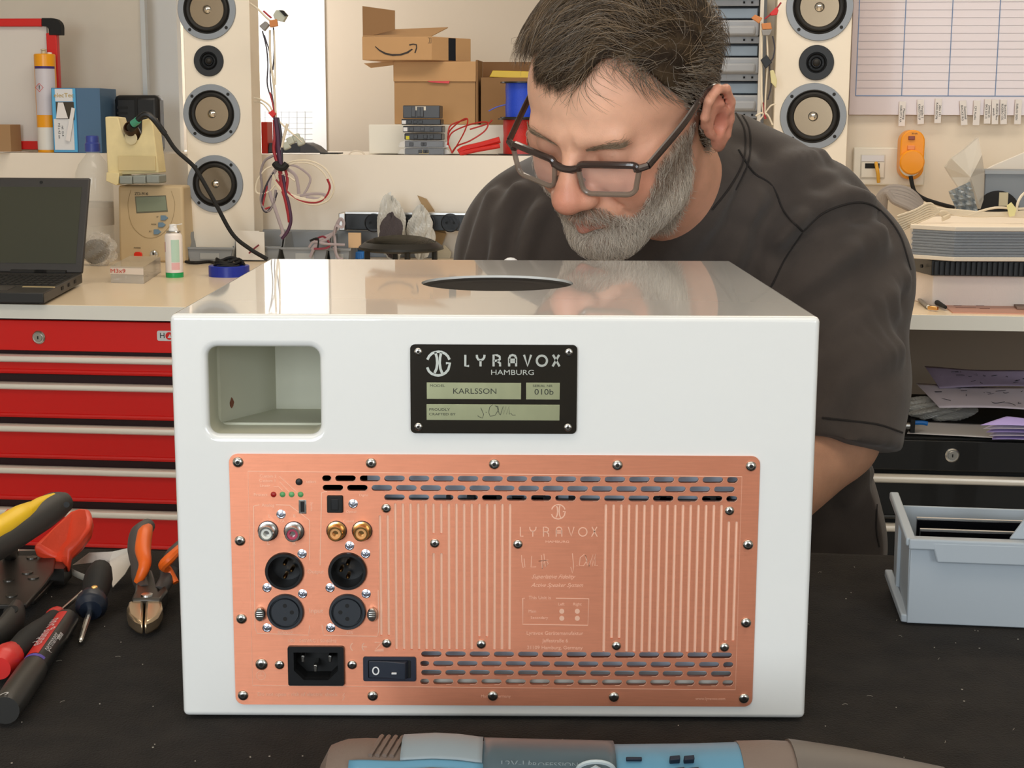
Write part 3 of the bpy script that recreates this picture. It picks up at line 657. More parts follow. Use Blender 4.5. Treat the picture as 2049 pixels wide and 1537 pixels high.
zblk = rm(1930, 880, VR+.012).z
# backing behind the open shelf at right
o = MB().box(uR0+.05, 2.5, VB-.02, VB-.005, FLOOR+.1, zbR-.03).build('trim_3', mat('dark_backboard', '#a89888', .7), None, smooth=False)
o.location = CAM0; o.rotation_euler = (0, 0, -ALPHA); o['kind'] = 'structure'
# ---------------------------------------------------------------- papers on the black cabinet
def sheet(name, lab, cat, pts, v, z, m, curl=.01, grp=None, marks=0, th=.0006):
    """a thin curled sheet: pts = four px corners (front-left, front-right, back-right, back-left) with height z list"""
    c = [rmz(x, y, z+dz) for x, y, dz in pts]; base = (c[0]+c[1])/2; T = empty(name, world(base), lab, cat, grp, -ALPHA)
    n = 10; V = []; F = []
    for j in range(n+1):
        for i in range(n+1):
            u, w = i/n, j/n; p = (c[0]*(1-u)+c[1]*u)*(1-w)+(c[3]*(1-u)+c[2]*u)*w-base
            p.z += curl*(math.sin(3.1*u+1.3*w)*.5+.35*math.sin(7*u*w+2)); V.append(p)
    for j in range(n):
        for i in range(n): a = j*(n+1)+i; F.append((a, a+1, a+n+2, a+n+1))
    o = mkobj('paper', V, F, m, T); sm = o.modifiers.new('t', 'SOLIDIFY'); sm.thickness = th
    if marks:
        mb = MB()
        for k in range(marks):
            u = rnd.uniform(.1, .85); w = rnd.uniform(.15, .85); p = (c[0]*(1-u)+c[1]*u)*(1-w)+(c[3]*(1-u)+c[2]*u)*w-base; p.z += curl*(math.sin(3.1*u+1.3*w)*.5+.35*math.sin(7*u*w+2))+.0008
            q = [p+Vector((rnd.uniform(-.012, .012), rnd.uniform(-.012, .012), 0)) for _ in range(3)]; mb.tube(spline(q, 4), .0005, 4)
        mb.build('scribble', mat('ink', '#3a3a44', .8), T)
    return T
M_pap = mat('paper_cool', '#dcd3e0', .8); M_pap2 = mat('paper_lilac', '#a99bb8', .8, var=.1, vscale=20); M_pap3 = mat('paper_white', '#e8e4e2', .8)
zc = zblk
sheet('paper_sheet', 'lower pale sheet of the paper pile on the black cabinet', 'paper', [(1815, 868, .003), (2110, 885, .003), (2110, 852, .003), (1830, 845, .003)], 0, zc, M_pap3, .002, marks=0)
sheet('paper_sheet', 'large white hand-marked sheet with curling left corner in the paper pile', 'paper', [(1880, 818, .035), (2100, 825, .03), (2100, 775, .055), (1832, 772, .05)], 0, zc, M_pap, .006, marks=14)
sheet('paper_sheet', 'darker lilac scribbled sheet at the back of the paper pile', 'paper', [(1880, 779, .05), (2100, 776, .05), (2100, 742, .075), (1850, 738, .07)], 0, zc, M_pap2, .006, marks=16)
pl = 0
for k in range(5):
    y = 880-k*7; sheet('paper_sheet', ['bottom folded lilac-edged sheet at the right of the paper pile', 'second folded lilac-edged sheet at the right of the paper pile', 'middle folded lilac-edged sheet at the right of the paper pile', 'fourth folded lilac-edged sheet at the right of the paper pile', 'uppermost folded lilac-edged sheet at the right of the paper pile'][k], 'paper', [(1985-6*k, y, .006+.006*k), (2110, y+4, .006+.006*k), (2110, y-14, .012+.007*k), (1990+6*k, y-16, .012+.007*k)], 0, zc, M_pap if k % 2 else mat('paper_violet', '#b9a8e6', .8), .003)
def crumple(name, lab, cat, c, rx, ry, rz, m, amp=.25, n=14, seed=1, sub=None, part='film'):
    n = 30; r = random.Random(seed); T = empty(name, c, lab, cat, rz=-ALPHA); V = []; F = []; nn = n*2
    ph = [(r.uniform(2, 9), r.uniform(2, 9), r.uniform(0, 6)) for _ in range(7)]
    for j in range(n+1):
        th = math.pi*j/n
        for i in range(nn):
            p = 2*math.pi*i/nn; k = 1+amp*(sum(math.sin(a*th+round(b)*p+q) for a, b, q in ph)/5)+amp*.25*abs(math.sin(9*th+round(ph[0][0])*2*p+ph[1][2]))+r.uniform(-.03, .03)*amp*2
            V.append((rx*k*math.sin(th)*math.cos(p), ry*k*math.sin(th)*math.sin(p), rz+rz*k*math.cos(th)))
    for j in range(n):
        for i in range(nn): F.append((j*nn+i, (j+1)*nn+i, (j+1)*nn+(i+1) % nn, j*nn+(i+1) % nn))
    o = mkobj(part, V, F, m, T, smooth=False); return T
M_film = mat('clear_film', '#e9e4dc', .12, alpha=.32, spec=.8)
M_film2 = mat('milky_film', '#d9d8d2', .25, alpha=.62, spec=.6)
p = rmz(1875, 842, zc); crumple('plastic_bag', 'crumpled clear plastic bag lying on the papers on the black cabinet', 'bag', world(p+Vector((0, .02, 0))), .055, .04, .018, M_film2, .3, seed=4)
T = Thing('pen', 1830, 848, VR+.04, 'black and steel pen with blue clip beside the crumpled bag on the papers', 'pen', z=zc+.014)
T.tube('barrel', M_alu, [(1800, 852), (1829, 852)], 7, 12); T.tube('cap', mat('pen_blue', '#1d6fc0', .3), [(1826, 846, -.002), (1845, 846, -.002), (1856, 848, -.002)], 4.5, 8)
T.box('collar', M_blackm, 1822, 840, 1831, 866, -.007, .007)
# ---------------------------------------------------------------- loudspeaker columns
M_cone = mat('cone_metal', '#a8967e', .24, metal=.9); M_ringg = mat('driver_ring', '#8e9399', .45, metal=.3); M_rub = mat('rubber', '#1c1b1a', .6); M_baf = mat('baffle_white', '#efe4d2', .45)
def driver(T, px, py, rpx, dv=0.0):
    p = T.l(px, py, dv); r = rpx*T.s; c = (p.x, dv, p.z); ax = (0, -1, 0)
    o = MB().lathe(c, ax, [(r, 0), (r, .002), (r*.985, .0035), (r*.79, .0035), (r*.77, .0005)], 48, cap=False).build('woofer', M_ringg, T.o)
    MB().lathe(c, ax, [(r*.80, .0038), (r*.775, .0045), (r*.74, .0015), (r*.71, .0045), (r*.67, .006), (r*.61, .005), (r*.57, .0005)], 48, cap=False).build('surround', M_rub, o)
    MB().lathe(c, ax, [(r*.58, .001), (r*.50, -.003), (r*.38, -.008), (r*.25, -.014), (.0001, -.014)], 48).build('cone', M_cone, o)
    MB().lathe(c, ax, [(r*.29, -.0135), (r*.28, -.008), (r*.235, -.010), (r*.225, -.014)], 32, cap=False).build('cap_ring', mat('cap_ring', '#5b574e', .35, metal=.7), o)
    MB().lathe(c, ax, [(r*.215, -.014), (r*.215, -.006), (r*.15, .001), (r*.06, .006), (.0003, .008)], 24).build('phase_plug', M_chrome, o)
    for k in range(4):
        a = math.radians(45+90*k+3); q = Vector((p.x+r*.89*math.cos(a), dv, p.z+r*.89*math.sin(a)))
        MB().lathe(q, ax, [(.0001, .0036), (.0036, .0036), (.0036, .0042), (.0001, .0044)], 12).build('bolt', M_rub, o)
def tweeter(T, px, py, rpx, dv=0.0):
    p = T.l(px, py, dv); r = rpx*T.s; c = (p.x, dv, p.z); ax = (0, -1, 0)
    o = MB().lathe(c, ax, [(r, 0), (r, .0025), (r*.97, .0035), (r*.60, .0035), (r*.56, .001), (.0001, .001)], 48).build('tweeter', mat('tweeter_black', '#202123', .4), T.o)
    MB().lathe(c, ax, [(r*.55, .001), (r*.50, .0045), (r*.44, .001), (r*.34, .001), (r*.30, .0035), (r*.25, .001)], 40, cap=False).build('rings', M_black, o)
    MB().lathe(c, ax, [(r*.22, .001), (r*.2, .004), (r*.12, .0065), (.0002, .0072)], 24).build('dome', M_rub, o)
def column(lab, v, quad, ybot, depth, wo, tw, zbase):
    T = Thing('speaker_column', (quad[1][0]+quad[2][0])/2, ybot, v, lab, 'loudspeaker', 'tall white speaker columns behind the benches')
    (xa, ya), (xb, yb), (xc, yc), (xd, yd) = quad     # top-left, bottom-left, bottom-right, top-right px
    A, B, C, D = T.l(xa, ya), T.l(xb, yb), T.l(xc, yc), T.l(xd, yd); mb = MB(); w = ((C.x-B.x)+(D.x-A.x))/2
    zt = 1.40-zbase
    mb.box(-w/2, w/2, 0, depth, 0, zt); T.q = T.q+Vector(((B.x+C.x)/2, 0, 0)); T.q.z = zbase; T.o.location = world(T.q)
    mb.build('cabinet', M_baf, T.o, .0015)
    for x, y, r in wo: driver(T, x, y, r)
    for x, y, r in tw: tweeter(T, x, y, r)
    ks = wo[0]
    # continue upward, out of the frame: one more driver
    return T
cL = column('left speaker column with four drivers beside the soldering station, cables hanging at its side', 3.29, [(343, 0), (384, 466), (505, 466), (487, 0)], 466, .075, [(414, 19, 59.5), (424, 228, 59), (431, 368, 58)], [(418, 122, 30.5)], zbL)
cR = column('right speaker column beside the wall planner, partly behind the man\'s shoulder', 3.31, [(1565, 0), (1545, 330), (1693, 330), (1716, 0)], 420, .075, [(1640, 14, 64), (1627, 233, 64)], [(1633.5, 125.5, 33.5)], zbR)
# ---------------------------------------------------------------- left ledge items
Ton = lambda *a, **k: Thing(*a, **k)
M_lid = mat('whiteboard_white', '#d9d3cc', .3); M_redf = mat('red_frame', '#cf2420', .35)
VL = 3.51
T = Thing('whiteboard', 60, 300, VL, 'small whiteboard with red frame and black corner leaning on the left ledge', 'whiteboard', z=zl)
T.box('board', M_lid, -60, 52, 98, 285, .004, .012)
T.box('frame_side', M_redf, 97, 66, 118, 300, -.004, .014, .002); T.box('frame_side', M_redf, -60, 37, 83, 53, -.004, .014, .002); T.box('frame_side', M_redf, -60, 282, 96, 299, -.004, .014, .002)
P = [(83, 36)]+[(102+20*math.sin(t), 55-19*math.cos(t)) for t in np.linspace(0, 1.57, 7)]+[(122, 70), (98, 70), (97, 58), (93, 53), (83, 52)]
T.poly('corner', M_blackm, P[::-1], -.006, .016, .001)
T = Thing('sealant_cartridge', 83, 301, 3.45, 'orange and white sealant cartridge with warning diamond standing before the whiteboard', 'cartridge', z=zl)
x0 = T.l(83, 200).x; rr_ = 21.5*T.s; zt = T.l(83, 107).z
mo = mat('cartridge_orange', '#f0a21c', .3); mw = mat('cartridge_label', '#cfc9cf', .4)
T.o.location = world(T.q+Vector((x0, .03, 0)))
body_ = MB().lathe((0, 0, 0), (0, 0, 1), [(rr_, 0), (rr_*1.02, .002), (rr_, .003), (rr_, zt-.002), (rr_*.92, zt), (.2*rr_, zt+.001)], 32).build('tube', mo, T.o)
def zpx(y): return T.l(83, y).z
def lab_band(r, a0, a1, z0, z1, name, m, par):
    mb = MB(); n = 12; V = []
    for k in range(n+1):
        a = math.radians(a0+(a1-a0)*k/n); V += [(r*math.sin(a), -r*math.cos(a), z0), (r*math.sin(a), -r*math.cos(a), z1)]
    mb.add(V, [(2*k, 2*k+2, 2*k+3, 2*k+1) for k in range(n)]); return mb.build(name, m, par, fix=False)
lab_band(rr_+.0003, -46, 80, zpx(230), zpx(132), 'label', mw, body_); lab_band(rr_+.0006, -46, 80, zpx(137), zpx(132), 'label_stripe', mat('purple_ink', '#3c2a6c', .5), body_)
lab_band(rr_+.0003, -70, 80, zpx(300), zpx(255), 'foot_label', mat('foot_label', '#e6e2da', .4), body_)
mb = MB(); c = Vector((-.006, -rr_*1.02, zpx(175))); s_ = .0095
mb.V = []; s2 = stroke([[(c.x-s_, c.z), (c.x, c.z+s_), (c.x+s_, c.z), (c.x, c.z-s_), (c.x-s_, c.z)]], .0013, -rr_*1.01, .0003); s2.build('hazard_diamond', M_redf, body_, smooth=False)
MB().box(c.x-.0008, c.x+.0008, -rr_*1.02-.0003, -rr_, c.z-.001, c.z+.005).box(c.x-.0008, c.x+.0008, -rr_*1.02-.0003, -rr_, c.z-.004, c.z-.0022).build('exclamation_mark', M_blackm, body_)
MB().lathe((-.002, 0, zt), (0, 0, 1), [(.006, -.001), (.006, .006), (.0045, .008), (.0065, .008), (.0065, .011), (.003, .012)], 16).build('nozzle_thread', mat('nozzle', '#c8bda0', .4), body_)
T = Thing('nozzle', 104, 180, 3.5, 'white pointed nozzle standing behind the orange cartridge', 'nozzle', z=zl)
x0 = T.l(103, 200).x; MB().lathe((x0, .0, 0), (0, 0, 1), [(.010, 0), (.009, T.l(0, 240).z), (.0065, T.l(0, 108).z), (.006, T.l(0, 105).z), (.0001, T.l(0, 105).z)], 20).build('cone', mat('nozzle_white', '#efeae6', .35), T.o)
T = Thing('component_box', 150, 304, 3.435, 'blue and white open carton with paper strips inside, left of the black adapter', 'box', z=zl)
mbx = mat('carton_blue', '#4b6c8c', .6); mbl = mat('carton_lightblue', '#5aaede', .5); mwh = mat('carton_white', '#dfdfe0', .5)
a = T.l(107, 303); b = T.l(152, 176); w = b.x-a.x; h = b.z
MB().box(a.x, a.x+w, .002, .12, 0, h).build('carton', mbx, T.o, .001)
# the side is turned towards the camera
T2 = T.l(198, 180, .0); MB().hexa([(b.x, .0, 0), (T2.x-.003, .012, 0), (T2.x-.003, .012, h), (b.x, .0, h), (b.x, .12, 0), (T2.x-.003, .12, 0), (T2.x-.003, .12, h), (b.x, .12, h)]).build('carton_side', mbx, T.o, .001)
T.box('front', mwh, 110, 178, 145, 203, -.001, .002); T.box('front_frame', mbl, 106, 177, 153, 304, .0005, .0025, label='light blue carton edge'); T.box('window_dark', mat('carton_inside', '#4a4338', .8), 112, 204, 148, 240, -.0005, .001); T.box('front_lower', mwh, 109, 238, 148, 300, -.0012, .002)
V, F = text_vf('elecTec', .014, .0003, xs=1.1); p = T.l(128, 191); MB().add([v+Vector((p.x, -.0013, p.z)) for v in V], F).build('print', mat('print_gold', '#b89a3c', .6), T.o)
mb = MB()
for k, s in enumerate(('M3 x 4,5 cm', 'ref. 12-4')): V, F = text_vf(s, .007, .0003); R = Matrix.Rotation(math.pi/2, 3, 'Y'); p = T.l(119+7*k, 262); mb.add([(R @ v)+Vector((p.x, -.0015, p.z)) for v in V], F)
mb.build('side_print', M_blackm, T.o)
T.poly('paper_strip', M_pap3, [(116, 205), (126, 205), (136, 237), (112, 237)][::-1], -.004, -.003); T.poly('paper_strip', M_pap3, [(143, 215), (150, 217), (140, 283), (131, 281)][::-1], -.006, -.005)
T = Thing('power_adapter', 272, 303, 3.51, 'glossy black power adapter block on the ledge behind the soldering iron holder', 'adapter', z=zl)
T.box('housing', M_black, 228, 190, 318, 300, 0, .05, .012, zb=.0); 
for y in (213, 224): T.box('slot', M_blackm, 234, y, 255, y+5, -.0008, .001)
T.box('ridge', M_blackm, 270, 196, 276, 290, -.002, .001, .001)
T = Thing('small_carton', 10, 303, 3.435, 'small brown carton at the left edge of the ledge', 'box', z=zl)
T.box('carton', mat('card_brown', '#a3805a', .8), -60, 249, 21, 303, 0, .06, .001, zb=0)
q = rm(0, 301, VB)
T = Thing('loose_leaf', 5, 306, 3.405, 'white paper leaf poking over the ledge edge at far left', 'paper', z=zl+.0006)
MB().prism([T.l(-60, 305)*1.0, T.l(14, 310)*1, T.l(20, 292)*1][::1] if 0 else [(T.l(-60, 305).x, -.02, .0005), (T.l(14, 310).x, -.02, .0005), (T.l(22, 305).x, .1, .0005), (T.l(-60, 305).x, .1, .0005)], (0, 0, .0008)).build('paper', M_pap3, T.o)
# ---------------------------------------------------------------- soldering station, holder, bottle, laptop, bench clutter
zb_ = zbL
M_st = mat('station_beige', '#c9b28c', .45); M_hold = mat('holder_cream', '#e6d5a2', .5, var=.05, vscale=40)
T = Thing('soldering_station', 305, 524, None, 'beige soldering station with grey display and blue buttons', 'soldering station', z=zb_)
def Tz(T, py, px=1024): return T.l(px, py).z
VS = T.v; z1 = T.l(300, 372).z; a = T.l(252, 520); b = T.l(374, 520); c = T.l(231, 375); d = T.l(361, 375)
mb = MB(); mb.hexa([(a.x-.012, -.01, 0), (b.x, -.01, 0), (d.x, .015, z1), (c.x, .015, z1), (a.x-.012, .085, 0), (b.x-.006, .085, 0), (d.x, .08, z1), (c.x, .08, z1)])
mb.build('housing', M_st, T.o, .006, seg=3)
def onf(px, py, e=0):    # point on the sloping front
    p = T.l(px, py); f = max(0, min(1, p.z/z1)); y = -.01+.025*f; p = T.l(px, py, y); return Vector((p.x, y-e, p.z))
def fpoly(name, m, pts, e=.001, par=None, bev=0):
    P = [onf(x, y, e) for x, y in pts]; return MB().prism(P[::-1], (0, .004, 0)).build(name, m, par or T.o, bev)
fpoly('display', mat('lcd', '#86907c', .2), [(272, 395), (331, 393), (334, 421), (275, 424)]); fpoly('display_bezel', mat('bezel_dark', '#6d6a58', .4), [(270, 393), (332, 391), (336, 424), (273, 427)], .0005)
for x, y in ((329, 436), (324, 450), (315, 464)): fpoly('button', mat('button_blue', '#6f8aa0', .4), [(x-7, y-5), (x+2, y-5), (x+8, y), (x+2, y+5), (x-7, y+5)], .003, None, .0008)
fpoly('power_switch', mat('switch_red', '#e0331c', .3), [(269, 507), (272, 504), (282, 504), (285, 507), (285, 518), (269, 518)], .004, None, .001)
p = onf(310, 509); MB().lathe(p, (0, -1, 0), [(.0095, 0), (.009, .008), (.006, .010), (.0055, .016), (.0001, .017)], 20).build('connector', M_chrome, T.o)
mb = MB()
for s, x, y, h in (('ZD-916', 283, 388, .0095), ('POWER', 275, 496, .0045), ('UP', 315, 434, .004), ('MODE', 308, 449, .004), ('SET', 301, 463, .004)):
    V, F = text_vf(s, h, .0003); q = onf(x, y, .0012); mb.add([v+q for v in V], F)
mb.build('print', mat('print_dark', '#4a4436', .6), T.o, smooth=False)
pts = [onf(x, y, .0004) for x, y in ((262, 380), (256, 410), (264, 450), (285, 472), (305, 476), (325, 468), (343, 445), (350, 410), (343, 382))]; MB().tube(spline(pts, 5), .0006, 5).build('moulding_line', mat('moulding', '#a8926c', .5), T.o)
T = Thing('soldering_iron_holder', 265, 372, VS, 'cream soldering iron holder with grey sponge tray standing on the soldering station', 'holder', z=zb_+z1)
A = T.l(232, 369); mb = MB()
mb.prism([T.l(x, y) for x, y in [(210, 234), (219, 233), (236, 235), (243, 262), (249, 276), (262, 283), (276, 280), (283, 266), (284, 240), (300, 236), (306, 250), (318, 346), (237, 350), (215, 345)][::-1]], (0, .05, 0))
mb.build('holder_body', M_hold, T.o, .002)
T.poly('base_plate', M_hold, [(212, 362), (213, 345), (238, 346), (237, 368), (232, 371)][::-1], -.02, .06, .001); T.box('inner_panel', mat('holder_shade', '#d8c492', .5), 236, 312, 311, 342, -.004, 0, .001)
for k in range(3): T.box('sponge_tray', mat('tray_grey', '#8f9590', .5), 238+27*k, 352-1*k, 264+27*k, 369-1*k, -.022, .03, .003)
p = T.l(262, 255); cc = Vector((p.x, -.006, p.z)); ax = Vector((-.0, -.75, .45)).normalized()
MB().lathe(cc+ax*-.03, ax, [(.0155, 0), (.0155, .028), (.0135, .033), (.0115, .033), (.011, .004), (.0001, .004)], 28).build('iron_socket', mat('socket_brown', '#3a2618', .35), T.o)
MB().lathe(T.l(262, 277, -.004), (0, -1, 0), [(.014, 0), (.014, .0015), (.012, .002), (.0115, .0005), (.0001, .0005)], 24).build('socket_ring', mat('ring_pale', '#d8cba4', .5), T.o)
I = Thing('soldering_iron', 268, 247, VS-.04, 'soldering iron in its holder with turquoise collar and black cable running down', 'soldering iron')
I.tube('handle', M_blackm, [(262, 256, .01), (268, 249, -.004)], 9, 16); I.tube('collar', mat('turquoise', '#4aa083', .4), [(266, 248, -.006), (273, 243, -.010), (276, 240, -.012)], 7.5, 16)
cable = [(275, 240, -.012), (290, 229, -.012), (306, 237, -.01), (330, 268, 0), (352, 300, 0), (385, 330, .0), (400, 352, 0), (430, 405, .0), (465, 468, .0), (500, 498, 0), (535, 519, 0), (590, 530, .0)]
I.tube('cable', M_blackm, cable[1:-1], 4.3, 10, sm=8); I.tube('strain_relief', M_black, cable[:4], 6, 10, sm=6)
# water bottle
T = Thing('water_bottle', 178, 520, None, 'clear plastic water bottle with blue cap and white label behind the laptop', 'bottle', z=zb_)
x0 = T.l(180, 450).x; T.o.location = world(T.q+Vector((x0, .035, 0))); z = lambda y: T.l(180, y).z; s = T.s
M_pet = mat('clear_pet', '#e9e7e0', .08, alpha=.28, spec=.9)
prof = [(30*s, 0), (36*s, .006), (37*s, z(485)), (36*s, z(480)), (37*s, z(440)), (38*s, z(400)), (38.5*s, z(360)), (36*s, z(345)), (30*s, z(330)), (19*s, z(316)), (14*s, z(309)), (13*s, z(303))]
MB().lathe((0, 0, 0), (0, 0, 1), prof, 36, cap=False).build('bottle_body', M_pet, T.o)
MB().lathe((0, 0, 0), (0, 0, 1), [(36*s, .004), (36.4*s, z(482)), (.0001, z(482))], 30).build('water', mat('water_fill', '#dfe6e6', .03, alpha=.2), T.o)
MB().lathe((0, 0, 0), (0, 0, 1), [(37.6*s, z(452)), (37.6*s, z(405))], 36, cap=False).build('label', mat('bottle_label', '#d9d2c8', .5, alpha=.85), T.o)
cp = MB().lathe((0, 0, 0), (0, 0, 1), [(15.5*s, z(304)), (15.5*s, z(288)), (13*s, z(285)), (13.2*s, z(276)), (12*s, z(272)), (.0001, z(271))], 30).build('cap', mat('cap_blue', '#3a4a9c', .35), T.o)
# bag of dark stuff at the bottle's foot
T = Thing('parts_bag', 190, 533, None, 'clear bag holding a dark round part between laptop and soldering station', 'bag', z=zb_)
x0 = T.l(193, 500).x; MB().lathe((x0-.008, .02, .030), (0, -1, 0), [(.0001, -.015), (.024, -.015), (.026, -.005), (.026, .012), (.018, .017), (.0001, .018)], 24).build('dark_part', M_black, T.o)
cr = crumple('x', None, None, (0, 0, 0), .036, .022, .033, M_film, .25, seed=9); f_ = cr.children[0]; f_.parent = T.o; f_.location = (x0, .015, .0); bpy.data.objects.remove(cr)
# laptop
T = Thing('laptop', 60, 600, 2.46, 'open black laptop with dark greenish screen at the left edge', 'laptop', z=zb_)
M_lap = mat('laptop_black', '#2b2927', .45); M_lapb = mat('laptop_bezel', '#3b3836', .4)
def L_(px, py, zz_): return rmz(px, py, zb_+zz_)-T.q
f0 = L_(-130, 600, .008); f1 = L_(88, 603, .008); k1 = L_(165, 562, .008); k0 = f0+(k1-f1)
fr = (f1-f0); 
P = [f0, f1, k1, k0]; mb = MB(); mb.prism([Vector((p.x, p.y, .004)) for p in P], (0, 0, .018)); base_ = mb.build('base', M_lap, T.o, .002)
MB().prism([Vector((p.x, p.y, 0)) for p in (f0.lerp(k1, .08), f1.lerp(k0, .08), k1.lerp(f0, .08), k0.lerp(f1, .08))], (0, 0, .004)).build('foot', M_blackm, base_)
e1 = fr.normalized(); e2 = (k1-f1); e2.z = 0; dl = e2.length; e2.normalize(); e1.z = 0; e1.normalize(); zt_ = .022
mb = MB(); mb2 = MB()
Lk = (f1-f0).length
for r_ in range(5):
    for c_ in range(14):
        q = Vector((f0.x, f0.y, zt_))+e1*(Lk*.04+Lk*.92*(c_+.5)/14)+e2*(dl*(.40+.105*r_)); 
        mb.obox(q, e1, Lk*.92/14*.42, e2, dl*.042, Vector((0, 0, 1)), .0012)
mb.build('keyboard', M_blackm, base_, .0003); q = Vector((f0.x, f0.y, zt_))+e1*(Lk*.5)+e2*(dl*.17); MB().obox(q, e1, Lk*.13, e2, dl*.1, Vector((0, 0, 1)), .0006).build('touchpad', M_lapb, base_)
q = Vector((f0.x, f0.y, zt_))+e1*(Lk*.85)+e2*(dl*.26); MB().obox(q, e1, .028, e2, .005, Vector((0, 0, 1)), .0008).build('sticker', mat('sticker_gold', '#c9b486', .4), base_)
for k in range(3): q = Vector((f1.x, f1.y, .014))+e2*dl*(.45+.17*k)+e1*.0004; MB().obox(q, e1, .0006, e2, .008, Vector((0, 0, 1)), .003).build('port', M_blackm, base_)
# lid: right edge px (180,356) top .. (160,560) hinge
h1 = k1.copy(); h1.z = .022; top = T.l(180, 356, k1.y+.045); lt = top-h1; h0 = h1-e1*Lk; n_ = lt.cross(e1).normalized()
lt2 = lt-e1*lt.dot(e1)
mb = MB(); mb.prism([h0, h1, h1+lt, h0+lt], n_*-.008 if n_.y < 0 else n_*.008); lid = mb.build('lid', M_lapb, T.o, .003)
g = lambda a_, b_, e=.0006: h1-e1*a_+lt*b_+(n_ if n_.y < 0 else -n_)*e
MB().prism([g(Lk-.015, .10), g(.014, .10), g(.014, .90), g(Lk-.015, .90)], (0, .0005, 0)).build('screen', mat('screen_off', '#3c3d30', .18, coat=.3), lid)
MB().lathe(g(Lk*.5, .95, .0005), n_ if n_.y < 0 else -n_, [(.0001, 0), (.003, 0), (.003, .0004), (.0001, .0004)], 14).build('camera', M_blackm, lid)
MB().tube([h0+e1*.05, h0+e1*.12], .006, 10).build('hinge', M_blackm, lid); MB().tube([h1-e1*.03, h1-e1*.09], .006, 10).build('hinge', M_blackm, lid)
# assortment box, spray can, tape, wires
T = Thing('assortment_box', 255, 568, None, 'clear plastic box with red handwriting and tiny screws inside', 'box', z=zb_)
fl, frr = L2 = (rmz(222, 566, zb_)-T.q, rmz(288, 568, zb_)-T.q); bk = rmz(322, 545, zb_)-T.q; hgt = .030; dd = Vector((bk.x-frr.x, bk.y-frr.y, 0))
fl.z = frr.z = 0; th_ = .0015
mb = MB(); P = [fl, frr, frr+dd, fl+dd]
for i in range(4):
    a_, b_ = P[i], P[(i+1) % 4]; inn = ((P[0]+P[2])/2-(a_+b_)/2).normalized()*th_; mb.hexa([a_, b_, b_+Vector((0, 0, hgt)), a_+Vector((0, 0, hgt)), a_+inn, b_+inn, b_+inn+Vector((0, 0, hgt)), a_+inn+Vector((0, 0, hgt))])
mb.prism(P, (0, 0, .0012)); M_cl = mat('clear_styrene', '#e6ddd0', .1, alpha=.42, spec=.9); bx = mb.build('tray', M_cl, T.o, smooth=False)
MB().prism([p+Vector((0, 0, hgt)) for p in P], (0, 0, .002)).build('lid', mat('clear_lid', '#d8cdb8', .12, alpha=.55, spec=.9), T.o, smooth=False)
MB().prism([fl.lerp(frr, .0)+Vector((0, -.0006, hgt-.013)), frr+Vector((0, -.0006, hgt-.013)), frr+Vector((0, -.0006, hgt-.001)), fl+Vector((0, -.0006, hgt-.001))], (0, .0005, 0)).build('label', mat('label_tape', '#e2d3c4', .5), T.o)
V, F = text_vf('M3x9    2ml', .011, .0003, xs=1.2); c = (fl+frr)/2; MB().add([v+Vector((c.x, c.y-.0016, hgt-.007)) for v in V], F).build('handwriting', mat('red_ink', '#c0483c', .6), T.o)
o = MB()
for k in range(70):
    u, w = rnd.uniform(.06, .94), rnd.uniform(.06, .9); q = P[0].lerp(P[1], u)+dd*w+Vector((0, 0, .004+rnd.uniform(0, .006))); a_ = rnd.uniform(0, 6.28); o.obox(q, Vector((math.cos(a_), math.sin(a_), .2)), .003, Vector((-math.sin(a_), math.cos(a_), 0)), .001, Vector((0, 0, 1)), .001)
T0 = o.build('small_screws', M_steel); T0.location = world(T.q); T0.rotation_euler = (0, 0, -ALPHA); setp(T0, 'tiny steel screws heaped inside the clear box with red handwriting', 'screws', kind='stuff')
T = Thing('spray_can', 343, 556, None, 'small white spray can with green base standing beside the clear box', 'spray can', z=zb_)
x0 = T.l(343, 500).x; s = T.s; z = lambda y: T.l(343, y).z; T.o.location = world(T.q+Vector((x0, .015, 0)))
cn = MB().lathe((0, 0, 0), (0, 0, 1), [(18*s, z(546)), (18*s, z(473)), (16*s, z(469)), (12*s, z(466))], 28).build('can', mat('can_white', '#efe6e0', .3), T.o)
MB().lathe((0, 0, 0), (0, 0, 1), [(.0001, 0), (18*s, 0), (18.3*s, .002), (18.3*s, z(547)), (17*s, z(546))], 28).build('base_ring', mat('green_base', '#1fa45c', .3), T.o)
MB().lathe((0, 0, 0), (0, 0, 1), [(14*s, z(467)), (15*s, z(465)), (14*s, z(463)), (9*s, z(462))], 28).build('rim', M_steel, T.o)
MB().lathe((0, 0, 0), (0, 0, 1), [(10*s, z(464)), (9*s, z(459)), (7.5*s, z(456)), (7.5*s, z(450)), (.0001, z(449))], 20).build('spray_head', mat('cap_white', '#f2f2f2', .4), T.o)
MB().tube([(0, -.007, z(452)), (.022, -.012, z(448))], .0008, 6).build('straw', mat('cap_white', '#f2f2f2', .4), T.o)
lab_band(18.2*s, 0, 55, z(525), z(480), 'label_panel', mat('can_mint', '#b9d6c4', .4), cn); lab_band(18.2*s, 0, 55, z(540), z(526), 'label_panel', mat('can_pink', '#e8b4b4', .4), cn); lab_band(18.2*s, -60, -50, z(505), z(485), 'label_panel', mat('can_red', '#b03a50', .4), cn)
T = Thing('tape_roll', 447, 556, None, 'blue plastic spool with a black cable coiled across it near the white cabinet', 'spool', z=zb_)
x0 = T.l(447, 545).x; r = 42*T.s; T.o.location = world(T.q+Vector((x0, r, 0)))
MB().lathe((0, 0, 0), (0, 0, 1), [(r*.7, 0), (r, 0), (r, .020), (r*.97, .021), (r*.7, .021), (r*.7, 0)], 48, cap=False).build('rim', mat('royal_blue', '#1a2f9c', .35), T.o)
mb = MB(); 
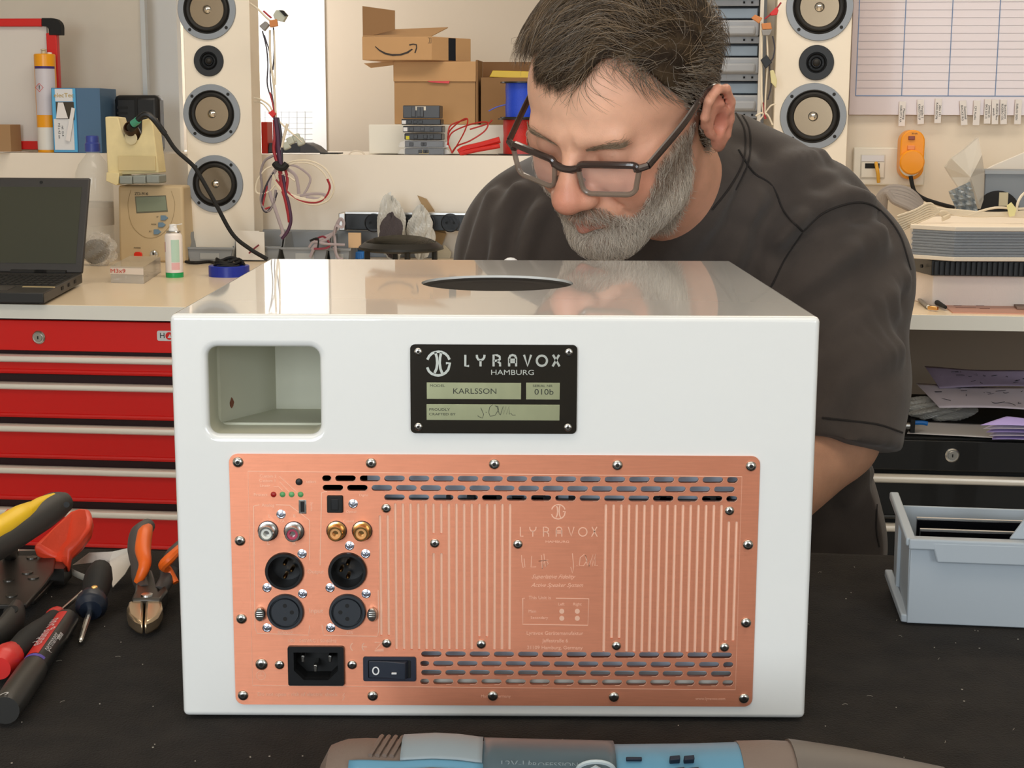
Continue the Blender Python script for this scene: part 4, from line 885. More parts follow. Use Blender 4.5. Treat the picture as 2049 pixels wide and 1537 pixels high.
for k in range(4): mb.tube([(r*(.75-.05*k)*math.cos(t), r*(.75-.05*k)*math.sin(t), .020+.004*k+.003*math.sin(3*t+k)) for t in np.linspace(0, 5.6+k*.15, 26)], .0026, 7)
mb.build('coiled_cable', M_blackm, T.o)
T = Thing('black_lead', 385, 525, None, 'black lead lying on the bench from the soldering station to the blue spool', 'cable', z=zb_+.0045)
mb = MB(); P = [rmz(x, y, zb_+.0045)-T.q for x, y in ((372, 524), (390, 526), (420, 524), (440, 530), (452, 532))]; mb.tube(spline(P, 6), .0035, 8); P = [rmz(x, y, zb_+.0045)-T.q for x, y in ((350, 528), (375, 534), (395, 533), (412, 534))]; mb.build('lead', M_blackm, T.o)
# ---------------------------------------------------------------- grey open bins along the bench
M_bin = mat('bin_grey', '#8f9294', .5)
def openbin(lab, x0, x1, ytop, ybot, v, depth, grp, m=M_bin, lip=.5, z0=None, shared=None):
    T = Thing('storage_bin', (x0+x1)/2, ybot, v, lab, 'storage bin', grp, z=zb_ if z0 is None else z0)
    zt = T.l((x0+x1)/2, ytop, depth*.4).z; a = T.l(x0, ytop).x; b = T.l(x1, ytop).x; w = .0022; zf = zt*lip; i = (b-a)*.07
    mb = MB(); mb.box(a+i, b-i, 0, depth, 0, w)                       # floor
    P = [(0, 0), (depth, 0), (depth, zt), (depth*.4, zt), (.012, zf), (0, zf)]
    for X, Xb, sgn in ((a, a+i, 1), (b, b-i, -1)):
        mb.add([(Xb, y, z) if z == 0 else (X, y, z) for y, z in P]+[(Xb+sgn*w, y, z) if z == 0 else (X+sgn*w, y, z) for y, z in P], [tuple(range(6)), tuple(range(11, 5, -1))]+[(k, k+6, (k+1) % 6+6, (k+1) % 6) for k in range(6)])
    mb.hexa([(a+i, 0, 0), (b-i, 0, 0), (b, 0, zf), (a, 0, zf), (a+i, w, 0), (b-i, w, 0), (b, w, zf), (a, w, zf)]); mb.box(a, b, depth-w, depth, 0, zt)
    mb.build('bin_body', m, T.o, .0006); MB().box(a-.002, b+.002, -.003, .004, zf-.004, zf+.001).build('front_rim', m, T.o, .0008)
    MB().box(a+(b-a)*.3, b-(b-a)*.3, -.0016, 0, zf*.2, zf*.62).build('label_slot', mat('bin_slot', '#a7a9a8', .5), T.o)
    return T
GB = 'grey open bins in a row along the back of the bench'
openbin('grey open bin in front of the left speaker column, beside the soldering station', 371, 466, 465, 524, None, .085, GB)
openbin('grey open bin holding white cards, beneath the hanging cable tails', 467, 560, 463, 522, None, .085, GB)
openbin('grey open bin directly below the hanging ribbon cables', 563, 655, 466, 524, None, .085, GB)
openbin('grey open bin holding loose ribbon cable, left of the blue tray', 657, 700, 470, 524, None, .085, GB)
T = Thing('white_cards', 495, 520, None, 'white cards standing in the second grey bin', 'cards', z=zb_+.004)
for x0, x1, y in ((472, 519, 462), (519, 529, 464)): T.box('card', mat('card_white', '#e4ded4', .6), x0, y, x1, 505, 0, .002, zb=0)
T.tube('red_wire', mat('wire_darkred', '#7c2030', .5), [(498, 507, -.006), (508, 498, -.006), (518, 490, -.004)], 1.6, 6)
T = Thing('bin_rail', 640, 513, None, 'long grey louvred rail behind the row of bins', 'rail', z=zb_)
T.box('rail', mat('rail_grey', '#9a9da0', .5), 520, 461, 868, 500, 0, .01, .001, zb=0)
# ribbon cable tangle in the bin
M_rib = mat('ribbon_grey', '#a89a9c', .5)
T = Thing('ribbon_tangle', 660, 520, None, 'tangle of grey and dark red ribbon leads spilling over the grey bins', 'cable', z=zb_+.006)
for pts, w, m in (([(620, 515), (632, 492), (655, 478), (668, 470), (672, 505), (678, 520)], 3, M_rib), ([(624, 500), (640, 480), (668, 466), (675, 448), (682, 438), (688, 446), (684, 455), (672, 452), (668, 470)], 3.5, M_rib), ([(630, 480), (648, 474), (660, 490), (650, 497), (628, 498)], 2.5, mat('wire_darkred', '#7c2030', .5)), ([(618, 495), (628, 484), (650, 488), (690, 490)], 2.5, M_rib), ([(668, 494), (676, 515), (686, 524)], 3, M_rib), ([(620, 482), (636, 478), (636, 500)], 2.2, M_black)):
    P = [T.l(x, y, -.012*k/len(pts)) for k, (x, y) in enumerate(pts)]; P = [Vector((p.x, p.y, max(p.z, .002))) for p in P]; MB().tube(spline(P, 6), w*T.s, 6, flat=.4).build('ribbon_lead', m, T.o)
T = Thing('blue_tray', 695, 518, None, 'bright blue ribbed tray edge behind the white cabinet', 'tray', z=zb_)
T.box('tray', mat('tray_blue', '#2f7fd0', .4), 667, 504, 728, 517, 0, .07, .002, zb=0)
for k in range(9): T.box('rib', mat('tray_blue', '#2f7fd0', .4), 681+5*k, 505, 683+5*k, 516, -.002, .001, zb=0)
# power strip
T = Thing('power_strip', 800, 468, 3.35, 'black power strip with aluminium end and round sockets behind the grille', 'power strip', z=zb_+.02)
M_ps = mat('strip_black', '#1e2328', .4)
T.o.location = world(Vector((T.q.x, T.v, zb_))); T.q.z = zb_
zq0, zq1 = T.l(800, 461).z, T.l(800, 429).z; A = T.l(691, 445).x; B = T.l(1010, 445).x
MB().box(A, B, 0, .045, max(zq0, .0), zq1).build('body', M_ps, T.o, .002); MB().box(T.l(678, 445).x, A, -.003, .048, max(0, zq0-.002), zq1+.002).build('end_cap', M_alu, T.o, .002); MB().box(A, B, .001, .046, zq1, zq1+.004).build('top_trim', M_alu, T.o)
for x in (748, 800, 852, 901, 950): 
    p = T.l(x, 446); o = MB().lathe((p.x, 0, p.z), (0, -1, 0), [(.021, 0), (.021, .0015), (.019, .002), (.0185, -.006), (.0001, -.006)], 30).build('socket', M_black, T.o)
    for dx in (-.008, .008): MB().lathe((p.x+dx, -.0, p.z), (0, -1, 0), [(.0001, .0), (.003, .0), (.003, -.004)], 10).build('contact_hole', M_blackm, o)
T.box('brochure', mat('card_yellow', '#d8b48a', .6), 697, 466, 722, 496, -.06, -.055)
# bubble wrap with dark item, cardboard flap
def wrapblob(lab, px, py, v, rx, ry, rz, seed, m=M_film2):
    q = rm(px, py, v); return crumple('plastic_bag', lab, 'bag', world(Vector((q.x, v, q.z))), rx, ry, rz, m, .3, n=16, seed=seed)
wrapblob('crumpled clear bag with a dark sponge inside, above the round black grille', 784, 510, 3.30, .029, .02, .060, 3)
wrapblob('smaller crumpled clear bag next to the cardboard flap', 842, 510, 3.30, .026, .02, .050, 8)
q = rm(783, 510, 3.24); o = crumple('sponge', 'dark grey sponge piece showing through the crumpled clear bag', 'sponge', world(Vector((q.x, 3.24, q.z))), .024, .012, .042, mat('sponge_dark', '#4d4648', .95, bump=1, bscale=900), .2, seed=5, part='foam')
T = Thing('cardboard_flap', 880, 516, None, 'brown cardboard flap sticking up beside the grille', 'cardboard', z=zb_)
T.poly('flap', mat('card_brown2', '#a58a66', .85), [(835, 391), (853, 398), (868, 420), (893, 468), (874, 492), (866, 480), (869, 465)][::-1], 0, .003)
T.poly('fold', mat('card_brown3', '#b0946c', .85), [(869, 462), (893, 468), (880, 500), (866, 492), (864, 478)][::-1], -.004, -.001)
T = Thing('paper_scrap', 885, 517, None, 'cream paper scrap lying right of the round grille', 'paper', z=zb_)
T.poly('scrap', mat('scrap_cream', '#d8cdb4', .8), [(872, 500), (890, 490), (903, 505), (900, 520), (868, 520)][::-1], 0, .002)
T = Thing('black_housing', 905, 514, None, 'black electronic housing between the cardboard flap and the man', 'housing', z=zb_)
T.box('housing', M_blackm, 893, 476, 985, 515, 0, .05, .004, zb=0)
# perforated grille
T = Thing('speaker_grille', 787, 518, 3.0, 'round black perforated speaker grille resting upside down behind the white cabinet', 'speaker grille')
R = 89*T.s; c = Vector((T.l(787, 494).x, R+.004, 0)); zt = T.l(787, 495, R).z; zu = T.l(787, 473, R).z-zt; zl2 = T.l(787, 511, .0).z-zt
gm = mat('grille_black', '#1b1a16', .45)
MB().lathe(c+Vector((0, 0, zt)), (0, 0, 1), [(R*.66, zl2), (R*.80, zl2+.001), (R, -.003), (R*.985, .002), (R*.87, zu*.42), (R*.84, zu*.5), (R*.80, zu*.42), (R*.76, zu*.1), (R*.66, zl2)], 64, cap=False).build('rim', gm, T.o)
mb = MB(); n = 30; Rm = R*.82
for k in range(-n, n+1):
    x = k*Rm/n; h = math.sqrt(max(0, Rm**2-x*x))
    if h > .003:
        fz = lambda r: zt+zu*(.42+.66*(1-min(1, r/Rm)**2)**.6)
        mb.tube([c+Vector((x, y, fz(math.hypot(x, y)))) for y in np.linspace(-h, h, 9)], .0005, 4); mb.tube([c+Vector((y, x, fz(math.hypot(x, y)))) for y in np.linspace(-h, h, 9)], .0005, 4)
mb.build('mesh', mat('grille_mesh', '#3a372f', .35, metal=.6), T.o)
for a in (0, 90, 180, 270): q = c+Vector((R*.8*math.cos(math.radians(a+20)), R*.8*math.sin(math.radians(a+20)), 0)); MB().tube([q+Vector((0, 0, zb_-T.q.z)), q+Vector((0, 0, zt+zl2*.5))], .006, 8).build('foot', gm, T.o)
# ---------------------------------------------------------------- passage ledge: boxes, tapes, spools
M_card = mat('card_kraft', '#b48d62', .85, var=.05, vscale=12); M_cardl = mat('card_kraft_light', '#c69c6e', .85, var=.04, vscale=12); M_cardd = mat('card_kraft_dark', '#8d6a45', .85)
ZC = rm(900, 249, 3.61).z
T = Thing('white_carton', 880, 312, 3.57, 'plain white carton on the ledge carrying the brown boxes', 'box', z=zl)
MB().box(T.l(738, 280).x, T.l(1090, 280).x, 0, .25, 0, ZC-zl-.001).build('carton', mat('carton_cream', '#eae6da', .6), T.o, .002)
T = Thing('cardboard_box', 860, 250, 3.61, 'large open brown cardboard box with folded-over flap under the smiling-arrow box', 'cardboard box', z=ZC)
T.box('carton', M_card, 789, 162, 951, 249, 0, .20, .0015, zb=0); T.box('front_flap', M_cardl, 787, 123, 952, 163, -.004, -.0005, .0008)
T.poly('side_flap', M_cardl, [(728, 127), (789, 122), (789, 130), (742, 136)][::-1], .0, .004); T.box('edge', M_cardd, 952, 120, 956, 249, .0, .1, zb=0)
T.poly('red_tag', M_redf, [(855, 162), (900, 162), (898, 167), (862, 165)][::-1], -.0062, -.0045)
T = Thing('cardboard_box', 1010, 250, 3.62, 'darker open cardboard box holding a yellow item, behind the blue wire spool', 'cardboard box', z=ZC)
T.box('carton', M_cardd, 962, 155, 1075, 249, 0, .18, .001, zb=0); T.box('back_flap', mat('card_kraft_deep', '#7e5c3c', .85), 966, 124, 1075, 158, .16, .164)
Y = Thing('yellow_case', 1010, 156, 3.65, 'yellow plastic case in the darker open cardboard box', 'case')
Y.poly('case', mat('case_yellow', '#d9b92a', .4), [(979, 154), (986, 141), (1060, 143), (1060, 157)][::-1], 0, .08, .001)
zq = rm(860, 123, 3.61).z
T = Thing('parcel_box', 815, 122, 3.57, 'open brown parcel box with black smiling arrow print, on top of the large box', 'cardboard box', z=zq+.0015)
a = T.l(725, 121); b = T.l(864, 121); c = T.l(931, 118); h = T.l(800, 73).z; dep = .14
mb = MB(); mb.prism([(a.x, 0, 0), (b.x, 0, 0), (c.x, dep*.75, 0), (a.x+.03, dep, 0)], (0, 0, h)); mb.build('carton', M_cardl, T.o, .001)
cpn = [a.x, b.x]
sd = Vector((c.x-b.x, dep*.75, 0)); nrm = Vector((sd.y, -sd.x, 0)).normalized()
MB().prism([Vector((b.x, 0, .001))+sd*.42+nrm*.0008, Vector((b.x, 0, .001))+sd*.60+nrm*.0008, Vector((b.x, 0, h-.001))+sd*.60+nrm*.0008, Vector((b.x, 0, h-.001))+sd*.42+nrm*.0008], -nrm*.0006).build('black_tape', mat('tape_black', '#23272e', .35), T.o)
T.poly('left_flap', mat('card_kraft_mid', '#94704c', .85), [(726, 74), (725, 12), (790, 21), (790, 60), (735, 73)][::-1], .004, .007)
mb = MB(); q1 = T.l(726, 74); q2 = T.l(864, 70); q3 = T.l(894, 55, .05); q4 = T.l(762, 60, .05); mb.prism([Vector((q1.x, .0, h)), Vector((q2.x, .0, h)), Vector((q3.x, .07, q3.z)), Vector((q4.x, .07, q4.z))], (0, 0, .002)); mb.build('front_flap', M_card, T.o)
def sm(x, y): p = T.l(480+x/3.533, y/3.533); return Vector((p.x, p.z))
up = [(957, 326), (990, 352), (1030, 372), (1075, 382), (1130, 382), (1180, 366), (1215, 344)]; lo = [(1224, 348), (1190, 376), (1140, 392), (1080, 396), (1025, 384), (985, 360), (955, 330)]
mb = MB(); P = [sm(*p) for p in up]; Q = [sm(*p) for p in lo[::-1]]
for i in range(len(P)-1): mb.hexa([(Q[i].x, -.001, Q[i].y), (Q[i+1].x, -.001, Q[i+1].y), (P[i+1].x, -.001, P[i+1].y), (P[i].x, -.001, P[i].y), (Q[i].x, 0, Q[i].y), (Q[i+1].x, 0, Q[i+1].y), (P[i+1].x, 0, P[i+1].y), (P[i].x, 0, P[i].y)])
s2 = stroke([[sm(*p) for p in ((1198, 318), (1225, 312), (1248, 316), (1250, 338), (1238, 374))]], .0028, 0, .001); mb.add(s2.V, s2.F); mb.build('arrow_print', mat('print_black', '#37302c', .7), T.o, smooth=False)
s2 = stroke([[sm(*p) for p in ((1330, 268), (1352, 268), (1352, 304), (1330, 304))], [sm(1341, 270), sm(1341, 300)]], .0008, 0, .0006); s2.build('handling_print', MATS['print_black'], T.o, smooth=False)
# stack of black cartridges
cart = [('top dark grey printer cartridge of the stack in front of the brown box', 806, 880, 211, 238), ('second printer cartridge of the stack, with white clip', 803, 882, 238, 251), ('third printer cartridge of the stack, with white clip', 806, 885, 252, 266), ('fourth printer cartridge of the stack, with yellow mark', 809, 884, 267, 281), ('fifth cartridge of the stack, in clear film', 810, 887, 282, 296), ('lowest cartridge of the stack, in clear film with yellow print', 810, 888, 297, 310)]
VP = 3.48
for k, (lab, x0, x1, y0, y1) in enumerate(cart):
    T = Thing('printer_cartridge', (x0+x1)/2, y1, VP, lab, 'cartridge', 'stack of printer cartridges on the ledge', z=zl if k == 5 else None); m = mat('cart%d' % (k % 2), ['#3d3e42', '#2a2b2e'][k % 2], .35)
    zb0 = 0 if k == 5 else T.l(x0, y1).z
    T.box('shell', m, x0, y0, x1, y1-1, 0, .05, .002, zb=0 if k == 5 else None)
    for q in range(3): xx = x0+8+rnd.uniform(0, 50); T.box('rib', m, xx, y0+3, xx+8, y1-4, -.003, 0, .0008)
    if k == 0: T.box('label', mat('label_cream', '#d8d2c4', .6), 831, 213, 852, 221, -.0008, 0)
    if k in (1, 2): T.box('white_clip', mat('clip_white', '#dcdde0', .5), x0+1, y0+3, x0+9, y1-3, -.005, 0)
    if k == 3: T.box('yellow_mark', mat('mark_yellow', '#c9c02c', .5), 812, 272, 819, 279, -.0008, 0)
    if k == 5: T.box('yellow_print', mat('mark_gold', '#a8903a', .5), 838, 300, 858, 308, -.0008, 0)
    if k >= 4:
        for sx, ex in ((x0-14, x0), (x1, x1+12)): T.poly('film_end', M_film, [(sx, y1-2), (sx+5, y0+2), (ex+1, y0), (ex+1, y1-1)][::-1] if sx < x0 else [(sx-1, y1-1), (sx-1, y0), (ex-4, y0+3), (ex, y1-2)][::-1], .01, .03)
        T.box('film', mat('film_sheen', '#d0d4da', .1, alpha=.16), x0-1, y0-1, x1+1, y1, -.001, .051)
# wire spools
def spool(lab, px, ytop, ybot, rpx, v, m, zb=None, extra=None):
    T = Thing('wire_spool', px, ybot, v, lab, 'wire spool', z=zb); s = T.s; x0 = T.l(px, (ytop+ybot)/2).x; z1_ = T.l(px, ytop).z; z0_ = T.l(px, ybot).z if zb is None else 0
    T.o.location = world(T.q+Vector((x0, rpx*s, z0_))); H = z1_-z0_
    MB().lathe((0, 0, .003), (0, 0, 1), [(rpx*s*.85, 0), (rpx*s*.87, H*.25), (rpx*s*.84, H*.5), (rpx*s*.87, H*.75), (rpx*s*.85, H-.006)], 30).build('wire_winding', m, T.o)
    for z_ in (0, H-.003): MB().lathe((0, 0, z_), (0, 0, 1), [(.0001, 0), (rpx*s*1.15, 0), (rpx*s*1.15, .003), (.0001, .003)], 30).build('flange', M_black, T.o)
    return T
spool('spool of red wire on the ledge beneath the blue spool', 1035, 237, 311, 37, 3.47, mat('wire_red', '#c22018', .4, bump=.8, bscale=500), zb=zl)
zr = rm(1035, 237, 3.47).z
T = spool('spool of blue wire standing on the red spool beside the man\'s temple', 1039, 163, 236, 36, 3.46, mat('wire_blue', '#1e46c8', .4, bump=.8, bscale=500), zb=zr+.0005)
T.tube('loose_end', mat('wire_blue2', '#4a5cc8', .4), [(1008, 209), (990, 214), (974, 222)], 1.2, 6)
M_wr = mat('wire_redloose', '#b02018', .4)
T = Thing('red_wire_bundle', 950, 311, 3.45, 'loose red wire loops and bundle lying left of the red spool', 'wire', z=zl+.004)
for pts in ([(905, 306), (897, 285), (900, 262), (925, 240), (936, 240), (930, 262), (915, 290), (905, 306)], [(895, 290), (905, 265), (945, 248), (975, 245), (970, 262), (940, 282), (915, 292), (904, 306)], [(940, 259), (975, 248), (985, 240)], [(896, 268), (903, 250), (935, 238)]):
    T.tube('wire_loop', M_wr, [(x, y, .01*math.sin(k)) for k, (x, y) in enumerate(pts)], 1.5, 6, sm=6)
T.tube('wire_hank', mat('wire_redhank', '#cc241c', .35, bump=1, bscale=600), [(918, 305, -.005), (930, 298, -.005), (960, 291, -.005), (1000, 280, -.005)], 6.5, 10); T.tube('wire_hank', MATS['wire_redhank'], [(920, 308, -.012), (950, 301, -.012), (1000, 292, -.012)], 4.5, 10)
# stray things on the ledge between the column and the boxes
T = Thing('red_book', 530, 307, 3.5, 'narrow red block standing upright beside the left speaker column', 'block', z=zl)
T.box('block', mat('block_red', '#b3281e', .4), 523, 244, 535, 306, 0, .05, .001, zb=0)
T = Thing('desk_telephone', 590, 306, 3.5, 'dark grey desk telephone seen low behind the hanging connectors', 'telephone', z=zl)
T.poly('body', mat('phone_grey', '#42444a', .5), [(536, 306), (538, 286), (612, 286), (628, 293), (643, 306)][::-1], 0, .08, .002); T.box('front_edge', M_blackm, 640, 306, 676, 308, -.01, .05, zb=0)
T.box('screen', mat('phone_screen', '#1f2226', .3), 545, 288, 600, 303, -.002, 0)
T = Thing('cable_hoop', 714, 310, 3.45, 'pale cable hoop peeking over the ledge', 'cable', z=zl+.001)
T.tube('hoop', mat('cable_pale', '#d9cdbd', .5), [(698, 309), (703, 304), (713, 302), (724, 304), (729, 309)], 1.5, 6)
# ---------------------------------------------------------------- hanging cable bundle
M_wh = mat('lead_cream', '#e2d6c0', .5); M_gr = mat('lead_grey', '#8f8587', .5); M_dk = mat('lead_dark', '#3a3640', .5); M_rd = mat('lead_red', '#a02a32', .5); M_pu = mat('lead_plum', '#4a2a44', .5)
T = Thing('cable_bundle', 565, 470, 3.24, 'bundle of grey, red and white leads with connectors hanging beside the left speaker column', 'cable')
def H(name, m, pts, w, flat=1.0): T.tube(name, m, pts, w, 7, sm=7, flat=flat)
H('white_lead', M_wh, [(501, 7, .03), (516, 18), (532, 34), (545, 45)], 2.2); H('white_lead', M_wh, [(540, 60), (541, 120), (548, 170), (552, 235), (556, 290)], 2.4); H('white_lead', M_wh, [(509, 196, .03), (523, 200), (538, 210), (545, 222)], 2); H('white_lead', M_wh, [(509, 203, .03), (526, 208), (540, 225)], 1.6)
H('white_lead', M_wh, [(548, 60), (550, 110), (551, 170)], 1.8); H('dark_lead', M_dk, [(525, 62), (533, 95), (536, 130), (535, 170), (546, 205)], 1.5); H('dark_lead', M_dk, [(547, 55), (549, 100), (546, 140)], 1.6); H('dark_lead', M_dk, [(529, 70), (540, 110), (541, 160), (548, 215)], 1.3)
H('red_lead', M_rd, [(540, 185), (546, 208), (550, 235)], 2); H('red_lead', M_rd, [(527, 22), (536, 30), (543, 36)], 2)
H('plum_lead', M_pu, [(552, 235), (556, 270), (558, 300), (562, 330)], 5.5); H('red_lead', M_rd, [(549, 240), (550, 275), (548, 300), (556, 330)], 3.5); H('dark_lead', M_dk, [(556, 236), (562, 270), (564, 325)], 3)
H('white_lead', M_wh, [(575, 248), (568, 275), (562, 300)], 3); H('white_lead', M_wh, [(552, 236), (570, 255), (590, 272)], 1.2); H('white_lead', M_wh, [(556, 240), (580, 262), (605, 285)], 1.0)
H('cream_loop', M_wh, [(566, 330), (590, 322), (620, 322), (648, 335), (664, 358), (668, 380), (655, 402), (625, 410), (590, 398), (570, 380), (556, 355)], 1.8); H('cream_loop', M_wh, [(566, 336), (592, 326), (622, 328), (644, 342), (656, 362), (660, 385), (648, 400)], 1.6)
H('cream_ribbon', M_wh, [(545, 348), (556, 372), (575, 388), (600, 398), (630, 402), (650, 396)], 4.5, .5); H('red_edge', M_rd, [(552, 360), (570, 380), (598, 400), (632, 405), (652, 394), (660, 375), (655, 358)], 2.4)
H('grey_ribbon', M_rib, [(562, 330), (590, 332), (612, 345), (621, 358), (616, 375), (608, 388)], 2.4, .5); H('grey_ribbon', M_rib, [(570, 335), (590, 350), (596, 370), (598, 388)], 3.6, .5); H('grey_ribbon', M_rib, [(600, 392), (628, 388), (650, 390), (640, 398), (612, 394)], 3, .5)
H('cream_loop', M_wh, [(552, 330), (530, 340), (515, 362), (512, 382), (522, 388), (540, 382), (552, 368)], 1.8); H('grey_loop', M_gr, [(550, 310), (530, 322), (522, 345), (524, 372), (522, 400), (528, 418), (538, 422), (548, 405), (552, 380)], 2.6); H('dark_loop', M_dk, [(548, 345), (536, 365), (528, 385), (524, 410), (532, 424), (545, 412), (554, 385)], 2.4); H('red_lead', M_rd, [(535, 372), (528, 400), (526, 418), (540, 415)], 2)
H('grey_tail', M_rib, [(552, 340), (540, 360), (540, 385), (548, 410), (558, 440), (566, 465), (562, 474)], 3.8, .5); H('red_tail', M_rd, [(560, 335), (562, 360), (566, 380), (572, 400), (578, 430), (580, 445)], 4.5, .6); H('plum_tail', M_pu, [(566, 350), (572, 385), (578, 410), (582, 440), (576, 462), (564, 478)], 3.5)
H('red_tail', M_rd, [(570, 335), (575, 360), (572, 385)], 3); H('white_lead', M_wh, [(556, 348), (575, 352), (590, 362)], 2)
T.tube('tie_knot', M_blackm, [(550, 327, -.01), (556, 334, -.014), (566, 336, -.014), (574, 328, -.01)], 7, 10)
T.poly('connector', mat('conn_grey', '#8f8c8a', .5), [(518, 52), (530, 42), (538, 50), (528, 62)][::-1], -.006, .008, .001); T.poly('connector', mat('conn_orange', '#c98148', .5), [(538, 41), (553, 38), (555, 52), (540, 55)][::-1], -.012, -.002, .001)
T.poly('connector', mat('conn_pale', '#b9bcae', .5), [(546, 30), (552, 20), (565, 20), (574, 30), (566, 44), (550, 40)][::-1], -.006, .01, .001); T.poly('connector_tip', M_blackm, [(558, 20), (566, 21), (575, 31), (570, 33)][::-1], -.008, .0)
T.poly('connector', M_redf, [(536, 226), (545, 220), (552, 228), (545, 236)][::-1], -.01, -.002, .001)
for x, y in ((580, 282), (592, 276), (572, 292), (600, 284)): T.poly('connector', mat('conn_pale', '#b9bcae', .5), [(x-9, y-5), (x+4, y-10), (x+10, y+4), (x-4, y+10)][::-1], .0, .012, .003)
# ---------------------------------------------------------------- right wall: drawers, planner, labels, outlets
T = Thing('drawer_rack', 1520, 260, 3.31, 'grey small-parts drawer rack mounted between the man\'s head and the right speaker column', 'drawer rack')
M_dr = mat('rack_grey', '#9b9ea3', .45); M_drd = mat('rack_blue', '#7d8b99', .3)
T.box('back_panel', mat('rack_back', '#8a8f96', .5), 1405, -40, 1532, 262, .06, .07)
for k in range(5):
    y = -60+k*75
    o = T.box('drawer', M_dr, 1400, y+25, 1519, y+58, .0, .05, .004); T.box('drawer_pull', M_dr, 1405, y+36, 1512, y+56, -.010, 0, .005, parent=o)
    o2 = T.box('drawer_window', M_drd, 1400, y+2, 1516, y+22, .01, .045, .001); 
    for x in (1489, 1505): p = T.l(x, y+65, .012); MB().box(p.x-.002, p.x+.002, .008, .013, p.z-.002, p.z+.002).build('peg_hole', M_blackm, o2)
    T.box('ledge', M_dr, 1400, y+58, 1519, y+72, .012, .06, .001)
T.box('side_post', mat('rack_post', '#d6cfc4', .5), 1519, -60, 1526, 262, -.004, .06)
T = Thing('cable_bundle', 1530, 240, 3.25, 'thin leads with orange and red connectors hanging left of the right speaker column', 'cable')
for n, m, pts, w in (('white_lead', M_wh, [(1524, 45), (1524, 120), (1524, 190), (1528, 230)], 2.2), ('white_lead', M_wh, [(1534, 60), (1536, 120), (1532, 190), (1530, 235)], 1.6), ('grey_lead', M_dk, [(1546, 72), (1550, 95), (1547, 115), (1540, 130), (1543, 170), (1536, 200)], 1.4), ('red_lead', M_rd, [(1563, 5), (1550, 22), (1530, 38)], 1.6), ('red_lead', M_rd, [(1526, 205), (1528, 225), (1532, 238)], 2.2), ('white_lead', M_wh, [(1512, 232), (1524, 226), (1536, 230), (1546, 250)], 1.8), ('white_lead', M_wh, [(1520, 240), (1530, 228), (1542, 212), (1552, 208)], 1.5)):
    T.tube(n, m, pts, w, 6)
T.poly('connector', M_redf, [(1540, 27), (1553, 14), (1558, 20), (1555, 30), (1543, 31)][::-1], -.008, 0, .001); T.poly('connector', MATS['conn_orange'], [(1503, 36), (1511, 29), (1526, 36), (1519, 47)][::-1], -.01, -.002, .001); T.poly('connector', MATS['conn_orange'], [(1524, 47), (1542, 45), (1545, 58), (1526, 59)][::-1], -.01, -.002, .001)
T.poly('connector', MATS['conn_grey'], [(1524, 60), (1545, 59), (1540, 71), (1526, 71)][::-1], -.01, .0, .001); T.poly('connector', M_black, [(1522, 120), (1534, 109), (1545, 125), (1532, 138)][::-1], -.01, -.002, .001); T.poly('connector', mat('conn_yellow', '#d8cf9c', .5), [(1541, 141), (1548, 140), (1555, 160), (1553, 176), (1543, 165)][::-1], -.01, 0, .001)
VWb = 3.405
T = Thing('wall_planner', 1880, 230, VWb, 'large glossy planner board ruled with blue lines on the right wall', 'planner')
T.o.location.z += 0
T.box('board', mat('planner_gloss', '#cfc0bf', .12, coat=.2), 1707, -200, 2250, 231, .002, .013, .001)
mb = MB()
for y in range(-190, 186, 1):
    pass
for k in range(16): y = 176-k*15.6; a, b = T.l(1716, y, .002), T.l(2240, y+3.4, .002); mb.box(a.x, b.x, .0012, .002, a.z-.0003, a.z+.0003)
mb.build('faint_rules', mat('rule_faint', '#a79c9e', .6), T.o)
mb = MB(); a, b = T.l(1712, 191.5, .002), T.l(2240, 191.5, .002); mb.box(a.x, b.x, .001, .002, a.z-.0009, a.z+.0009)
for x in (1712, 1804, 1897, 1991, 2085, 2178): a = T.l(x, 191.5, .002); mb.box(a.x-.0009, a.x+.0009, .001, .002, a.z, a.z+.40)
mb.build('blue_rules', mat('rule_blue', '#6f86ac', .5), T.o)
strips = [(1805, 228, 0, 'KARLOTTA AA', 'Planning'), (1842, 224, -3, 'KARLOTTA SP', 'Vergabe 5'), (1877, 222, 0, 'KARLSSON', '20m 191'), (1928, 226, -6, 'BACKE RG', 'Zusammenstell'), (1954, 226, 0, 'CM Audio', ''), (1976, 223, 0, 'BACK SCR 1/2', 'Jostmann 2.5'), (1991, 224, -2, 'weich', 'RUGEN Neo'), (2008, 224, -3, 'RUGERO SOL', 'Bunkmann'), (2037, 224, 0, 'KARLOS GREN', '')]
for k, (x, y, a, s1, s2_) in enumerate(strips):
    T = Thing('magnet_label', x, y, VWb-.002, ['leftmost white handwritten strip hanging at the planner edge', 'second white handwritten strip from the left at the planner edge', 'third white handwritten strip from the left, above the orange plug', 'tilted white handwritten strip in the middle of the planner edge', 'white strip with one short line just right of the tilted strip', 'left strip of the close group of three on the planner edge', 'middle strip of the close group of three on the planner edge', 'right strip of the close group of three on the planner edge', 'rightmost white handwritten strip at the planner edge'][k], 'label strip', 'handwritten strips along the planner edge')
    w, h = 6.3*T.s, 23.5*T.s; o = MB().box(-w, w, -.0014, .0, -h, h).build('strip', mat('strip_white', '#e2dcd8', .5), T.o, .0004); mb = MB()
    for q, s in enumerate((s1, s2_)):
        if s: V, F = text_vf(s, .0062, .0002, xs=min(1.15, .036/(len(s)*.0038))); R = Matrix.Rotation(math.pi/2, 3, 'Y'); mb.add([(R @ v)+Vector((-w*.42+q*w*.9, -.0016, 0)) for v in V], F)
    mb.build('handwriting', M_blackm, o, smooth=False); T.o.rotation_euler = (0, math.radians(a), -ALPHA)
T = Thing('wall_outlet', 1778, 372, 3.416, 'double white wall outlet frame with a network socket left of the orange plug', 'outlet')
